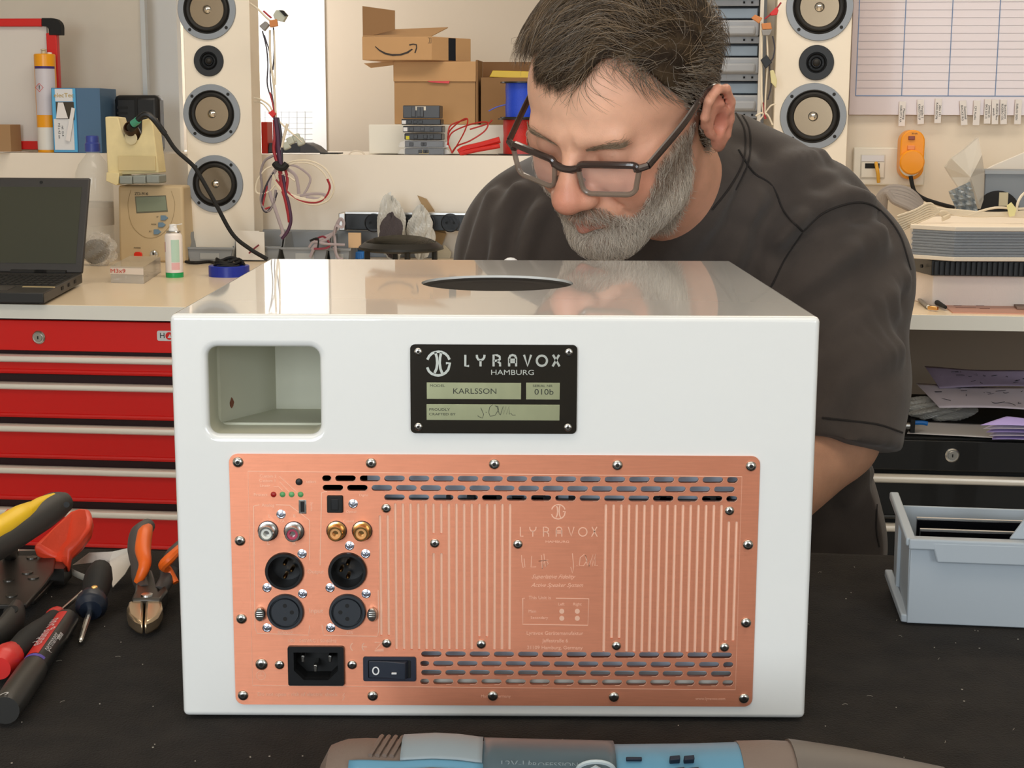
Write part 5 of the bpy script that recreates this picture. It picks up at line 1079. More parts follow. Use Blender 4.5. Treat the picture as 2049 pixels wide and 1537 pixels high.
M_out = mat('outlet_white', '#e3ddcf', .35); T.box('frame', M_out, 1707, 295, 1851, 371, -.010, .003, .003); T.box('module', mat('module_grey', '#cfcabf', .4), 1722, 309, 1771, 357, -.0125, -.009, .001); T.box('inner_plate', M_out, 1724, 325, 1769, 355, -.0135, -.011, .0008); T.box('jack', M_blackm, 1731, 327, 1760, 337, -.0142, -.012)
T.box('label_field', mat('field_pale', '#dcdce0', .4), 1724, 311, 1769, 323, -.0135, -.011)
T = Thing('network_cable', 1757, 340, 3.39, 'short yellow network lead plugged into the wall outlet', 'cable')
T.tube('lead', mat('net_yellow', '#dca63c', .4), [(1753, 326, .01), (1755, 338, -.004), (1757, 350, -.004), (1758, 365, 0)], 3.6, 8)
T = Thing('safety_plug', 1820, 358, 3.4, 'orange safety plug adapter with two buttons in the wall outlet', 'plug adapter')
M_or = mat('plug_orange', '#f29a1a', .35)
p = [T.l(x, y) for x, y in ((1793, 358), (1846, 260))]; P = rrect(p[0].x, p[1].x, p[0].z, p[1].z, 22*T.s, 8); MB().prism([(x, -.040, z) for x, z in P][::-1], (0, .044, 0)).build('housing', M_or, T.o, .003, seg=3)
T.box('button', mat('plug_purple', '#8c4a3c', .4), 1818, 272, 1831, 280, -.044, -.039, .0012); T.box('button', mat('plug_pink', '#e8935a', .4), 1816, 291, 1831, 300, -.044, -.039, .0012)
V, F = text_vf('30 mA', .0045, .0003); q = T.l(1824, 267); MB().add([v+Vector((q.x, -.0405, q.z)) for v in V], F).build('print', mat('print_dark', '#4a4436', .6), T.o)
q = T.l(1826, 325, -.06); MB().lathe((q.x, -.040, q.z), (0, -1, 0), [(23*T.s, 0), (23.5*T.s, .006), (23.5*T.s, .014), (21*T.s, .017), (.0001, .018)], 36).build('socket_lid', M_or, T.o)
MB().lathe((q.x-.002, -.040, q.z-.008), (0, -1, 0), [(20*T.s, -.0), (20*T.s, .010), (18*T.s, .012), (.0001, .012)], 30).build('plug_head', M_out, T.o)
T = Thing('power_cable', 1830, 352, 3.35, 'thick black power cable dropping from the orange plug to the bench clutter', 'cable')
T.tube('cable', M_blackm, [(1822, 352), (1826, 372), (1832, 386), (1850, 398), (1880, 408), (1910, 416)], 4, 10)
# bench clutter at right
zr_ = zbR
T = Thing('braided_sleeve', 1810, 470, 3.2, 'coiled grey braided cable sleeve arching behind the man\'s shoulder', 'cable sleeve', z=zr_)
M_sl = mat('braid_grey', '#a59c96', .55, bump=1.0, bscale=1800, stretch=(1, 1, 1)); 
for k in range(6): T.tube('sleeve', M_sl, [(1742+5*k, 480, .03), (1752+4*k, 410-4*k, .02-.008*k), (1775+3*k, 378+5*k, .01-.008*k), (1815+2*k, 380+8*k, 0-.008*k), (1845+k, 410+6*k, -.008*k), (1852, 450+3*k, .0)], 6.5, 10, sm=6)
M_cr = mat('cable_cream', '#dccdb4', .5)
T = Thing('slab_stack', 1935, 515, 2.52, 'film-wrapped stack of grey sheets between two white slabs, lying on the heatsink', 'panel stack')
# octagonal slabs, stacked: heights from the photo at the front corner
def slab(name, m, yt, yb, par=None, inset=0, vv=2.52, bevel=.001):
    zt = rm(1911, yt, vv).z-T.q.z; zb2 = rm(1911, yb, vv).z-T.q.z
    X = [rm(x, 480, v).x-T.q.x for x, v in ((1820, vv+.05), (1911, vv), (2240, vv+.03), (2330, vv+.12), (2330, vv+.3), (1960, vv+.36), (1830, vv+.25))]; Yv = [.05, 0, .03, .12, .3, .36, .25]
    P = [Vector((x+(inset if k in (0, 6) else 0), y+(inset if k in (1, 2) else 0), zb2)) for k, (x, y) in enumerate(zip(X, Yv))]
    return MB().prism(P, (0, 0, zt-zb2)).build(name, m, T.o, bevel)
slab('top_slab', mat('slab_white', '#ecdfcc', .5), 454, 463); slab('bottom_slab', mat('slab_white', '#ecdfcc', .5), 515, 523); 
ns = 9
for k in range(ns): slab('sheet', mat('sheet%d' % (k % 2), ['#8d9298', '#7b8087'][k % 2], .3), 463+k*52/ns+.5, 463+(k+1)*52/ns-.5, inset=.003 if k % 2 else .0045)
slab('wrap_film', mat('wrap_film', '#c9d0d8', .08, alpha=.22, spec=1), 462, 516, inset=.0008)
ztop_slab = rm(1911, 454, 2.52).z
T = Thing('heatsink', 1960, 553, 2.55, 'black finned heatsink lying on the white foam block', 'heatsink')
zA, zB = rm(1911, 552, 2.55).z-T.q.z, rm(1911, 523, 2.52).z-T.q.z-.001
xa = T.l(1864, 540).x; xl = T.l(1828, 540, .03).x; mb = MB(); mb.prism([Vector((xl, .11, zA)), Vector((xa, 0, zA)), Vector((xa+.42, 0, zA)), Vector((xa+.42, .2, zA)), Vector((xl+.02, .2, zA))], (0, 0, zB-zA)); o = mb.build('block', mat('heatsink_black', '#121212', .4), T.o, .001)
for k in range(30): x = xa+.004+k*.0085; MB().box(x, x+.0035, -.006, .0005, zA+.002, zB-.002).build('fin', mat('heatsink_fin', '#1a1b1d', .4), T.o)
p = T.l(1855, 531, .02); MB().lathe(Vector((xa-.010, .03, (zA+zB)/2)), Vector((-.9, -.4, 0)), [(.003, 0), (.003, .003), (.0001, .003)], 12).build('screw_head', M_black, T.o)
T = Thing('foam_block', 1960, 600, 2.57, 'white polystyrene block on the right workbench carrying the heatsink', 'foam block', z=zr_)
zA2 = rm(1911, 552, 2.55).z-zr_-.0008; xa = T.l(1866, 580).x; xl = T.l(1832, 580).x
MB().prism([Vector((xl, .12, 0)), Vector((xa, 0, 0)), Vector((xa+.45, 0, 0)), Vector((xa+.45, .2, 0)), Vector((xl+.02, .2, 0))], (0, 0, zA2)).build('block', mat('styrofoam', '#f2e6de', .85, bump=.6, bscale=250), T.o, .002)
T = Thing('milled_copper_plate', 1960, 626, 2.46, 'flat copper plate with milled cutouts at the front of the right workbench', 'plate', z=zr_)
c = [rmz(x, y, zr_)-T.q for x, y in ((1906, 627), (2130, 631), (2130, 609), (1880, 607))]
for q in c: q.z = 0
MB().prism(c, (0, 0, .002)).build('plate', mat('plate_pink', '#c9937c', .4, metal=.4), T.o)
mb = MB()
for x, y, L in ((1902, 606, 12), (1905, 610, 14), (1908, 614, 16), (1912, 618, 40), (1946, 606, 12), (1950, 610, 14), (1953, 614, 16), (1935, 604, 6), (1975, 605, 30), (1990, 612, 8), (1960, 620, 20)): a = rmz(x, y, zr_)-T.q; a.z = .002; mb.box(a.x, a.x+L*T.s, a.y-.0012, a.y+.0012, .0015, .0024)
mb.build('milled_pocket', mat('pocket_brown', '#6e4034', .6), T.o)
a = [rmz(x, y, zr_)-T.q for x, y in ((2035, 622), (2130, 624), (2130, 604), (2018, 604))]
MB().prism([Vector((q.x, q.y, .0024)) for q in a], (0, 0, .003)).build('dark_card', mat('card_grey', '#8a7468', .7), T.o)
T = Thing('hobby_knife', 1860, 610, 2.47, 'black hobby knife with blue collar on the right workbench', 'knife', z=zr_+.006)
def W_(x, y, dz=0): q = rmz(x, y, zr_+.006)-T.q; q.z = dz; return q
MB().tube([W_(1858, 596), W_(1876, 606), W_(1892, 615)], [.0045, .0045, .0028], 10).build('handle', M_blackm, T.o); MB().obox(W_(1852, 592), Vector((.8, .6, 0)), .004, Vector((-.6, .8, 0)), .011, Vector((0, 0, 1)), .005).build('collar', mat('collar_blue', '#2a56b8', .4), T.o, .001)
MB().obox(W_(1846, 590), Vector((.9, .4, 0)), .004, Vector((-.4, .9, 0)), .004, Vector((0, 0, 1)), .004).build('end_cap', M_blackm, T.o, .001)
T = Thing('ballpoint_pen', 1848, 612, 2.45, 'slim grey pen lying left of the hobby knife', 'pen', z=zr_+.004)
MB().tube([rmz(1838, 598, zr_+.004)-T.q, rmz(1856, 614, zr_+.004)-T.q], .0032, 10).build('barrel', mat('pen_grey', '#7a746c', .35), T.o); MB().lathe(rmz(1856, 614, zr_+.004)-T.q, Vector((.6, -.8, 0)), [(.0032, 0), (.0036, .002), (.0001, .006)], 10).build('tip', mat('pen_tip', '#e2e0d4', .4), T.o)
T = Thing('brass_terminal', 1868, 599, 2.50, 'small brass terminal beside the knife\'s blue collar', 'terminal', z=zr_+.003)
MB().obox(Vector((0, 0, .002)), Vector((.8, -.6, 0)), .008, Vector((.6, .8, 0)), .004, Vector((0, 0, 1)), .003).build('terminal', M_gold, T.o, .0008)
# cream cables over the slab stack
T = Thing('cream_cable_bundle', 1920, 440, 2.60, 'bundle of cream cables looped over the wrapped stack, tied with yellow tape', 'cable', z=ztop_slab+.004)
for k in range(7):
    y0 = 460-k*4.5; T.tube('cable', M_cr, [(1795, y0+6-k, -.02), (1830, y0-12, -.01), (1862, y0-26, 0), (1885, 423+k*1.5, .01), (1900, 428+k, .02), (1886, 436+k*.8, .0)], 2.3, 7)
for k in range(6): T.tube('cable', M_cr, [(1848, 406+k*2, .03), (1880, 417+k, .02), (1920, 421+2*k, .02), (1960, 425+1.6*k, .02), (2000, 426+1.2*k, .02), (2035, 424+2*k, .02), (2080, 420+3*k, .02)], 2.2, 7)
T.tube('cable', M_wh, [(2080, 370, .03), (2049, 387, .02), (2037, 405, .01), (2034, 425, .01)], 2.6, 7); T.tube('cable', M_cr, [(1935, 431, .02), (1990, 416, .02), (2040, 418, .02), (2090, 412, .02)], 2.4, 7)
T.poly('tape_flag', mat('tape_yellow', '#e6dc9c', .5), [(2015, 412), (2024, 405), (2034, 418), (2030, 432), (2020, 434)][::-1], .0, .003)
# grey housing, bag, boards at far right
T = Thing('grey_case', 2010, 440, 3.0, 'grey plastic case with black round opening at the right edge', 'case', z=zr_)
zz1 = T.l(2010, 342).z; x0 = T.l(1969, 400).x; MB().box(x0, x0+.2, 0, .14, T.l(2010, 450).z, zz1).build('case', mat('case_grey', '#7e858c', .4), T.o, .002); MB().box(x0, x0+.2, 0, .14, 0, T.l(2010, 450).z).build('support_block', M_drd, T.o)
p = T.l(1995, 425); MB().lathe((p.x, 0, p.z), (0, -1, 0), [(.0001, 0), (42*T.s, 0), (42*T.s, .003), (36*T.s, .004), (.0001, .002)], 36).build('round_opening', M_blackm, T.o); MB().box(x0-.002, x0+.2, -.003, .002, zz1-.006, zz1+.001).build('rim', mat('case_rim', '#9aa0a6', .4), T.o)
T.box('masking_tape', mat('masking_tape', '#c9bfa0', .6), 1999, 385, 2017, 412, -.0052, -.004)
T = Thing('white_board', 2040, 345, 3.2, 'white board leaning diagonally behind the grey case', 'board')
T.poly('board', mat('board_white', '#e9e0d4', .5), [(1975, 338), (1990, 330), (2080, 292), (2080, 345)][::-1], 0, .012, .001)
T = Thing('poly_bag', 1930, 420, 2.98, 'tall translucent plastic bag leaning before the grey case', 'bag')
P = [(1893, 335, .0), (1905, 318, -.02), (1930, 300, .0), (1958, 275, .02), (1965, 310, -.01), (1970, 345, .01), (1968, 400, 0), (1962, 418, -.01), (1945, 418, .01), (1925, 385, -.015), (1905, 355, .01)]
V = [T.l(x, y, d) for x, y, d in P]; cen = T.l(1942, 355, -.03); V2 = [v+Vector((0, .02, 0)) for v in V]; n = len(V); F = [(i, (i+1) % n, n) for i in range(n)]+[((i+1) % n+n+1, i+n+1, 2*n+1) for i in range(n)]+[(i, i+n+1, (i+1) % n+n+1, (i+1) % n) for i in range(n)]
mkobj('film', V+[cen]+V2+[cen+Vector((0, .05, 0))], F, mat('milky_bag', '#d8d4cb', .3, alpha=.5), T.o, smooth=False)
T = Thing('foil_pouch', 1915, 425, 2.95, 'crinkled blue-grey foil pouch beneath the plastic bag', 'pouch')
V = []; n = 8
for j in range(n+1):
    for i in range(n+1): V.append(T.l(1898+i*5.4+j*2, 383+j*5-i*2.5*(1-j/n), .004*math.sin(i*2.1+j)+.003*math.sin(j*3)))
mkobj('foil', V, [(j*(n+1)+i, j*(n+1)+i+1, (j+1)*(n+1)+i+1, (j+1)*(n+1)+i) for j in range(n) for i in range(n)], mat('foil', '#a3a9ac', .3, metal=.5), T.o, smooth=False).modifiers.new('t', 'SOLIDIFY').thickness = .001
# ================================================================ things on the felt
def K(px, py, z=0.0): return tab(px, py, z)
M_org = mat('grip_orange', '#f26a1e', .4); M_grg = mat('grip_grey', '#4c4744', .55); M_redo = mat('grip_redorange', '#e5482a', .4, bump=.2, bscale=300)
M_dks = mat('dark_steel', '#4a4743', .35, metal=.8); M_pol = mat('polished_jaw', '#e0c6a4', .25, metal=.9)
def tool(name, lab, cat, c): return empty(name, (c.x, c.y, 0), lab, cat)
def rel(T, *P): return [Vector(p)-T.location for p in P]
def tubeT(T, name, m, pts, r, n=12, sm=6, flat=1.0, up=Vector((0, 0, 1)), lab=None):
    P = rel(T, *pts); k = len(P); P2 = spline(P, sm) if sm and k > 2 else P
    rs = r if not isinstance(r, (list, tuple)) else [float(v) for v in np.interp(np.linspace(0, 1, len(P2)), np.linspace(0, 1, len(r)), r)]
    return MB().tube(P2, rs, n, flat=flat, up=up).build(name, m, T, label=lab)
# side cutters
T = tool('side_cutters', 'side cutters with orange and grey grips lying just left of the white cabinet', 'pliers', K(290, 1200))
h1 = [K(296, 1052, .036), K(281, 1070, .034), K(277, 1100, .026), K(281, 1130, .020), K(280, 1160, .013), K(289, 1182, .010)]
tubeT(T, 'grip', M_grg, h1, [.006, .0085, .0085, .0075, .006, .005], 14)
tubeT(T, 'grip_inlay', M_org, [K(297, 1056, .042), K(290, 1068, .0415), K(286, 1100, .034), K(290, 1128, .0275), K(283, 1150, .020), K(274, 1166, .014)], [.0035, .006, .0062, .0048, .004, .0028], 12)
h2 = [K(375, 1085, .034), K(352, 1112, .028), K(340, 1135, .020), K(335, 1158, .014), K(318, 1185, .010)]
tubeT(T, 'grip', M_grg, h2, [.006, .008, .0078, .006, .005], 14); tubeT(T, 'grip_inlay', M_org, [K(368, 1090, .040), K(340, 1117, .033), K(327, 1132, .026), K(338, 1142, .020), K(352, 1166, .012)], [.003, .004, .004, .003, .0025], 10)
def flatpoly(T, name, m, pts, z0, z1, bevel=.001, lab=None, zt=None):
    P = rel(T, *[K(x, y, z1) for x, y in pts]); 
    for p in P: p.z = z0
    return MB().prism(P, (0, 0, z1-z0)).build(name, m, T, bevel, label=lab)
flatpoly(T, 'joint', M_dks, [(262, 1198), (322, 1198), (336, 1180), (330, 1168), (318, 1180), (304, 1140), (282, 1140), (273, 1160), (270, 1182)], .002, .014, .002)
MB().lathe(rel(T, K(294, 1192, .014))[0], (0, 0, 1), [(.0045, 0), (.0042, .0012), (.0001, .0015)], 20).build('pivot', M_steel, T)
flatpoly(T, 'jaw', M_pol, [(287, 1201), (285, 1246), (270, 1240), (256, 1228), (253, 1215), (258, 1202)], .002, .012, .002); flatpoly(T, 'jaw', M_pol, [(323, 1197), (326, 1215), (316, 1232), (304, 1240), (289, 1246), (291, 1201)], .002, .012, .002)
# paper shreds
T = tool('paper_shred', 'torn whitish paper scrap between the black screwdriver and the orange side cutters', 'paper', K(240, 1140))
mbp = MB(); P = rel(T, *[K(*p) for p in ((146, 1130, .004), (179, 1106, .016), (226, 1104, .020), (280, 1092, .024), (264, 1126, .014), (250, 1150, .008), (226, 1176, .002), (216, 1134, .008), (200, 1126, .007))])
c_ = sum(P, Vector())/len(P)+Vector((0, 0, .002)); n = len(P)
o = mkobj('paper', P+[c_], [(i, (i+1) % n, n) for i in range(n)], mat('shred_paper', '#e0d8cc', .8, bump=.6, bscale=300), T, smooth=False); o.modifiers.new('t', 'SOLIDIFY').thickness = .0005
T = tool('paper_strip', 'narrow curled paper strip running under the black screwdriver handle', 'paper', K(140, 1145))
P = [K(110, 1127, .006), K(130, 1137, .008), K(155, 1150, .006), K(180, 1160, .002)]; tubeT(T, 'strip', mat('strip_paper', '#c9c2b4', .8), P, .0028, 8, 6, flat=.15)
# black stubby screwdriver
T = tool('screwdriver', 'black-handled screwdriver with dark blue collar and bare tip towards the camera', 'screwdriver', K(185, 1230))
tubeT(T, 'handle', M_blackm, [K(201, 1140, .022), K(194, 1170, .018), K(188, 1196, .014)], [.0085, .0105, .0105, .0095, .0085], 14); tubeT(T, 'collar', mat('navy', '#1a2230', .4), [K(186, 1195, .014), K(183, 1210, .012), K(181, 1222, .010)], [.009, .0115, .0115, .008], 14)
tubeT(T, 'shaft', M_steel, [K(182, 1218, .010), K(172, 1248, .006), K(162, 1280, .003), K(159, 1287, .002)], [.0022, .0024, .0018, .001], 10); MB().lathe(rel(T, K(189, 1175, .0295))[0], (0, -.2, 1), [(.0025, 0), (.002, .0006), (.0001, .0007)], 12).build('emblem', M_gold, T)
# red tipped precision screwdriver
T = tool('screwdriver', 'red and black screwdriver with red end cap lying above the marker pen', 'screwdriver', K(80, 1270))
tubeT(T, 'shaft', M_steel, [K(165, 1185, .007), K(116, 1228, .009)], .0017, 10, 0); tubeT(T, 'collar', mat('driver_red', '#d22c28', .35), [K(121, 1224, .009), K(112, 1232, .010), K(104, 1240, .011)], [.003, .006, .0068, .006], 14)
tubeT(T, 'grip', M_blackm, [K(108, 1237, .011), K(80, 1262, .012), K(52, 1288, .012), K(24, 1314, .012)], [.0062, .0068, .0085, .0095, .0085, .0082], 16); tubeT(T, 'end_cap', mat('driver_red', '#d22c28', .35), [K(24, 1308, .012), K(12, 1322, .012), K(-2, 1338, .012)], [.0085, .0105, .0105, .0075], 18)
# marker pen
T = tool('marker_pen', 'black permanent marker with red label lying diagonally at the lower left', 'marker pen', K(70, 1340))
A, B = K(134, 1240, .009), K(10, 1422, .009); ax = (B-A).normalized(); Lm = (B-A).length; side = ax.cross(Vector((0, 0, 1))).normalized()
def on(f): return A+(B-A)*f
tubeT(T, 'barrel', M_black, [on(0), on(.01), on(.60)], [.006, .0085, .0085, .0085], 18, 0); tubeT(T, 'cap', mat('marker_cap', '#2e2d2b', .35), [on(.58), on(.62), on(.96), on(1.0)], [.0088, .0094, .0094, .0086], 18, 0)
def band(f0, f1, a0, a1, name, m, r=.0087):
    n = 8; V = []; up = Vector((0, 0, 1))
    for k in range(n+1):
        a = math.radians(a0+(a1-a0)*k/n); d = side*math.sin(a)+up*math.cos(a); V += [on(f0)+d*r-T.location, on(f1)+d*r-T.location]
    return mkobj(name, V, [(2*k, 2*k+1, 2*k+3, 2*k+2) for k in range(n)], m, T)
sg_ = -1 if side.x > 0 else 1
band(.04, .545, -14, 56, 'red_label', M_redf); band(.55, .575, -50, 60, 'purple_stripe', mat('marker_purple', '#5b4aa8', .5))
def along(s, f, ang, size, m, name, r=.0091, flip=1):
    V, F = text_vf(s, size, .00015); up = Vector((0, 0, 1)); a = math.radians(ang); nrm = side*math.sin(a)+up*math.cos(a); ex = -ax*flip; ez = nrm.cross(ex).normalized(); 
    return mkobj(name, [on(f)+nrm*r+ex*v.x+ez*v.z-T.location for v in V], F, m, T, smooth=False)
s_ = 1 if side.x < 0 else -1
M_wt = mat('white_ink', '#f0eeee', .5)
along('edding 500', .30, 20, .0125, M_wt, 'lettering'); along('permanent', .40, -34, .0075, M_wt, 'lettering'); along('S', .985, 10, .012, M_wt, 'lettering', .0096)
for k in range(6): band(.27+.012*k, .275+.012*k, -60, -42, 'barcode_line', M_wt, .0088)
# curved black grip at the left edge
T = tool('tool_grip', 'black tool handle with a round hanging hole at the left edge', 'tool', K(20, 1250))
tubeT(T, 'grip', mat('grip_black', '#2b2927', .5), [K(34, 1226, .012), K(22, 1252, .012), K(-8, 1282, .012), K(-60, 1310, .012)], [.010, .0125, .012, .011, .010], 16, flat=.6); MB().lathe(rel(T, K(22, 1222, .0225))[0], (0, -.3, 1), [(.0001, 0), (.005, 0), (.005, .0008), (.0001, .001)], 20).build('hanging_hole', M_blackm, T)
# crimping tool with red handles and dark plates
T = tool('crimping_pliers', 'crimping pliers with red-orange handles and dark riveted plates at the left edge', 'pliers', K(60, 1170))
flatpoly(T, 'plate', mat('plate_dark', '#37322e', .4, metal=.5), [(-60, 1110), (112, 1112), (107, 1142), (88, 1168), (54, 1208), (-60, 1212)], .014, .018, .001); flatpoly(T, 'lower_plate', M_dks, [(-60, 1122), (116, 1134), (108, 1160), (70, 1200), (-60, 1216)], .003, .007, .001)
for x, y in ((18, 1162), (67, 1157), (55, 1147), (23, 1193), (64, 1117)): MB().lathe(rel(T, K(x, y, .018))[0], (0, 0, 1), [(.0042, 0), (.004, .001), (.002, .0012), (.0001, .0008)], 18).build('rivet', M_dks, T)
MB().box(-.02, .03, -.01, .01, .003, .016).build('spacer', M_dks, T); MB().lathe(rel(T, K(18, 1112, .018))[0], (0, 0, 1), [(.008, 0), (.008, .004), (.004, .006), (.0001, .006)], 20).build('pivot_bolt', M_steel, T)
def gp3(pts, zlist, th, name, m, bevel=.004):
    P = rel(T, *[K(x, y, z) for (x, y), z in zip(pts, zlist)]); return MB().prism(P, (0, .006, -th)).build(name, m, T, bevel, seg=3)
gp3([(62, 1092), (100, 1058), (140, 1020), (160, 1014), (180, 1016), (184, 1034), (180, 1052), (160, 1078), (140, 1100), (134, 1128), (118, 1112)], [.030, .040, .052, .054, .054, .050, .046, .038, .030, .020, .020], .012, 'handle', M_redo)
gp3([(8, 1020), (14, 1014), (45, 1014), (50, 1024), (36, 1060), (0, 1084), (-20, 1060)], [.050, .052, .052, .050, .038, .030, .036], .012, 'handle', M_redo)
# yellow and black knife handle on top
T = tool('utility_knife', 'yellow and dark grey tool handle lying across the red crimping pliers', 'knife', K(60, 1130))
tubeT(T, 'grip', mat('knife_grey', '#3a3835', .5), [K(-70, 1122, .060), K(0, 1082, .062), K(60, 1044, .066), K(108, 1014, .070), K(132, 1004, .071)], [.011, .0125, .0125, .0125, .0105, .0075], 16); tubeT(T, 'yellow_inlay', mat('knife_yellow', '#f6c81e', .35), [K(-70, 1098, .068), K(0, 1060, .070), K(40, 1034, .073), K(66, 1018, .075)], [.009, .0095, .0085, .006], 14); tubeT(T, 'yellow_inlay', mat('knife_yellow', '#f6c81e', .35), [K(52, 1026, .075), K(82, 1006, .077), K(108, 994, .078)], [.0055, .0045, .003], 12)
MB().lathe(rel(T, K(133, 1010, .077))[0], (.5, -1, .3), [(.0022, 0), (.0022, .0006), (.0001, .0006)], 12).build('lanyard_hole', M_black, T); tubeT(T, 'stand', M_dks, [K(20, 1110, .020), K(20, 1085, .045)], .006, 8, 0)
# ---------------------------------------------------------------- power tool in the foreground
YT = -.145
def tp(px, py): return fp(px, py, YT)
T = empty('multi_tool', (tp(1100, 1500).x, YT, 0), 'blue and grey hand-held power tool lying in front of the white cabinet', 'power tool')
X0 = T.location.x
secs = [(640, 1534), (655, 1503), (690, 1490), (730, 1488), (800, 1491), (870, 1487), (920, 1490), (960, 1496), (1100, 1500), (1230, 1503), (1400, 1501), (1480, 1498), (1560, 1496), (1600, 1500), (1700, 1514), (1800, 1532), (1900, 1552)]
def zt_at(px): return float(np.interp(px, [s[0] for s in secs], [tp(s[0], s[1]).z for s in secs]))
def shell(name, m, p0, p1, e=0, a0=0, a1=360, n=22, k=14):
    rings = []
    for px in np.linspace(p0, p1, k):
        zt = zt_at(px)+e; zc = zt*.5; r = zt*.5+e*.3; x = tp(px, 1500).x-X0; ww = .029 if px < 1560 else .029-.010*(px-1560)/340
        if px < 660: ww *= .55+.45*(px-640)/20
        rings.append([Vector((x, (ww+e)*math.cos(math.radians(a0+(a1-a0)*q/n)), zc+r*math.sin(math.radians(a0+(a1-a0)*q/n)))) for q in range(n if a1-a0 >= 360 else n+1)])
    mb = MB()
    if a1-a0 >= 360: mb.loft(rings)
    else:
        nn = n+1; V = [p for r in rings for p in r]; mb.add(V, [(i*nn+j, i*nn+j+1, (i+1)*nn+j+1, (i+1)*nn+j) for i in range(len(rings)-1) for j in range(n)])
    o = mb.build(name, m, T, fix=(a1-a0 >= 360)); 
    if a1-a0 < 360: s = o.modifiers.new('t', 'SOLIDIFY'); s.thickness = .0012; s.offset = 0
    return o
M_tg = mat('tool_taupe', '#7a6a60', .55, bump=.2, bscale=500); M_tb = mat('tool_blue', '#5f93ae', .35); M_tg2 = mat('tool_grey', '#8e9ba2', .45); M_td = mat('tool_panel', '#4f6068', .3)
o = shell('rear_housing', M_tg, 640, 870); shell('blue_housing', M_tb, 866, 1486, .0003, k=24); shell('nose_housing', M_tg, 1480, 1900, .0008)
shell('blue_trim', M_tb, 705, 968, .0012, 122, 170) ; shell('grey_saddle', M_tg2, 805, 966, .0014, 50, 121); shell('grip_inlay', M_tg, 775, 950, .0024, 134, 180); shell('name_panel', M_td, 968, 1230, .0012, 60, 220); shell('nose_cap', mat('tool_nose', '#6b635c', .5), 1585, 1900, .0018)
for k in range(4): px = 745+14*k; x = tp(px, 1490).x-X0; MB().tube([(x, -.012, zt_at(px)-.001), (x+.003, 0, zt_at(px)+.0008), (x+.004, .012, zt_at(px)-.001)], .0013, 6).build('grip_rib', M_tg, T)
def ons(px, ang): zt = zt_at(px)+.0018; a = math.radians(ang); return Vector((tp(px, 1500).x-X0, .030*math.cos(a), zt*.5+zt*.5*math.sin(a)*1.01))
q = [ons(1002, 130), ons(1155, 130)]; MB().obox((q[0]+q[1])/2+Vector((0, -.001, .0)), Vector((1, 0, 0)), (q[1]-q[0]).length/2, Vector((0, .7, .7)), .0008, Vector((0, -.7, .7)), .0016).build('white_line', M_wt, T)
for s, px, ang, h in (('12V-LI', 1030, 120, .006), ('PROFESSIONAL', 1115, 120, .0045), ('GOP 12V', 1080, 141, .006)):
    V, F = text_vf(s, h, .0003); b_ = ons(px, ang); MB().add([b_+Vector((v.x, -.0015-v.z*.35, v.z*.9)) for v in V], F).build('lettering', mat('pale_ink', '#b9c4c6', .5), T)
c_ = ons(1188, 126)+Vector((0, -.0012, 0)); mb = MB(); mb.tube([c_+Vector((.009*math.cos(t), -.0035*math.sin(t), .006*math.sin(t))) for t in np.linspace(0, 6.283, 25)], .0012, 6); mb.tube([c_+Vector((-.004, 0, -.001)), c_+Vector((0, -.001, .002)), c_+Vector((.004, 0, -.001))], .0011, 6); mb.build('round_mark', mat('pale_ink', '#b9c4c6', .5), T)
for px in (1345, 1373):
    for a in (114, 130): b_ = ons(px+6*(a-114)/16, a); MB().obox(b_, Vector((1, 0, .1)), .0026, Vector((0, .7, .5)), .0015, Vector((0, -.5, .7)), .0028).build('vent_slot', mat('vent_navy', '#141c2c', .6), T, .0004)
b_ = ons(1265, 112); MB().obox(b_, Vector((1, 0, 0)), .004, Vector((0, .7, .5)), .001, Vector((0, -.5, .7)), .0012).build('vent_slot', mat('vent_navy', '#141c2c', .6), T, .0004)
# ---------------------------------------------------------------- grey bin on the felt
A_ = tab(1814, 1247); B_ = tab(1787, 1172); C_ = tab(2049, 1257); ex = (C_-A_).normalized(); ey = (B_-A_).normalized(); Lx = .30; Ly = (B_-A_).length*1.0
dA = A_.y-CAM.y; zr = .358-(1086-249)/FPX*dA
T = empty('storage_bin', A_, 'large light grey bin on the black felt at the right edge, holding black glossy panels', 'storage bin'); M_lb = mat('bin_light', '#a9b1b8', .45); t_ = .0022
def Q(a, b, z): return ex*a+ey*b+Vector((0, 0, z))
fl = .006; mb = MB()
mb.hexa([Q(0, 0, 0), Q(Lx, 0, 0), Q(Lx, Ly, 0), Q(0, Ly, 0), Q(0, 0, t_), Q(Lx, 0, t_), Q(Lx, Ly, t_), Q(0, Ly, t_)])
def panel(p0, p1, p2, p3, nrm): mb.hexa([p0, p1, p2, p3]+[p+nrm*t_ for p in (p0, p1, p2, p3)])
zf = zr
panel(Q(0, 0, 0), Q(Lx, 0, 0), Q(Lx, -.002, zf), Q(0, -.002, zf), ey); panel(Q(0, Ly, 0), Q(0, 0, 0), Q(-.001, 0, zf), Q(-.001, Ly, zf), ex); panel(Q(Lx, Ly, 0), Q(0, Ly, 0), Q(0, Ly, zf), Q(Lx, Ly, zf), -ey); panel(Q(Lx, 0, 0), Q(Lx, Ly, 0), Q(Lx, Ly, zf), Q(Lx, 0, zf), -ex)
mb.build('bin_body', M_lb, T, .0008)
rimm = MB(); rh = .006
rimm.hexa([Q(-.002, -.008, zf-.008), Q(Lx, -.008, zf-.008), Q(Lx, -.008, zf), Q(-.002, -.008, zf), Q(-.002, .002, zf-.008), Q(Lx, .002, zf-.008), Q(Lx, .002, zf), Q(-.002, .002, zf)])
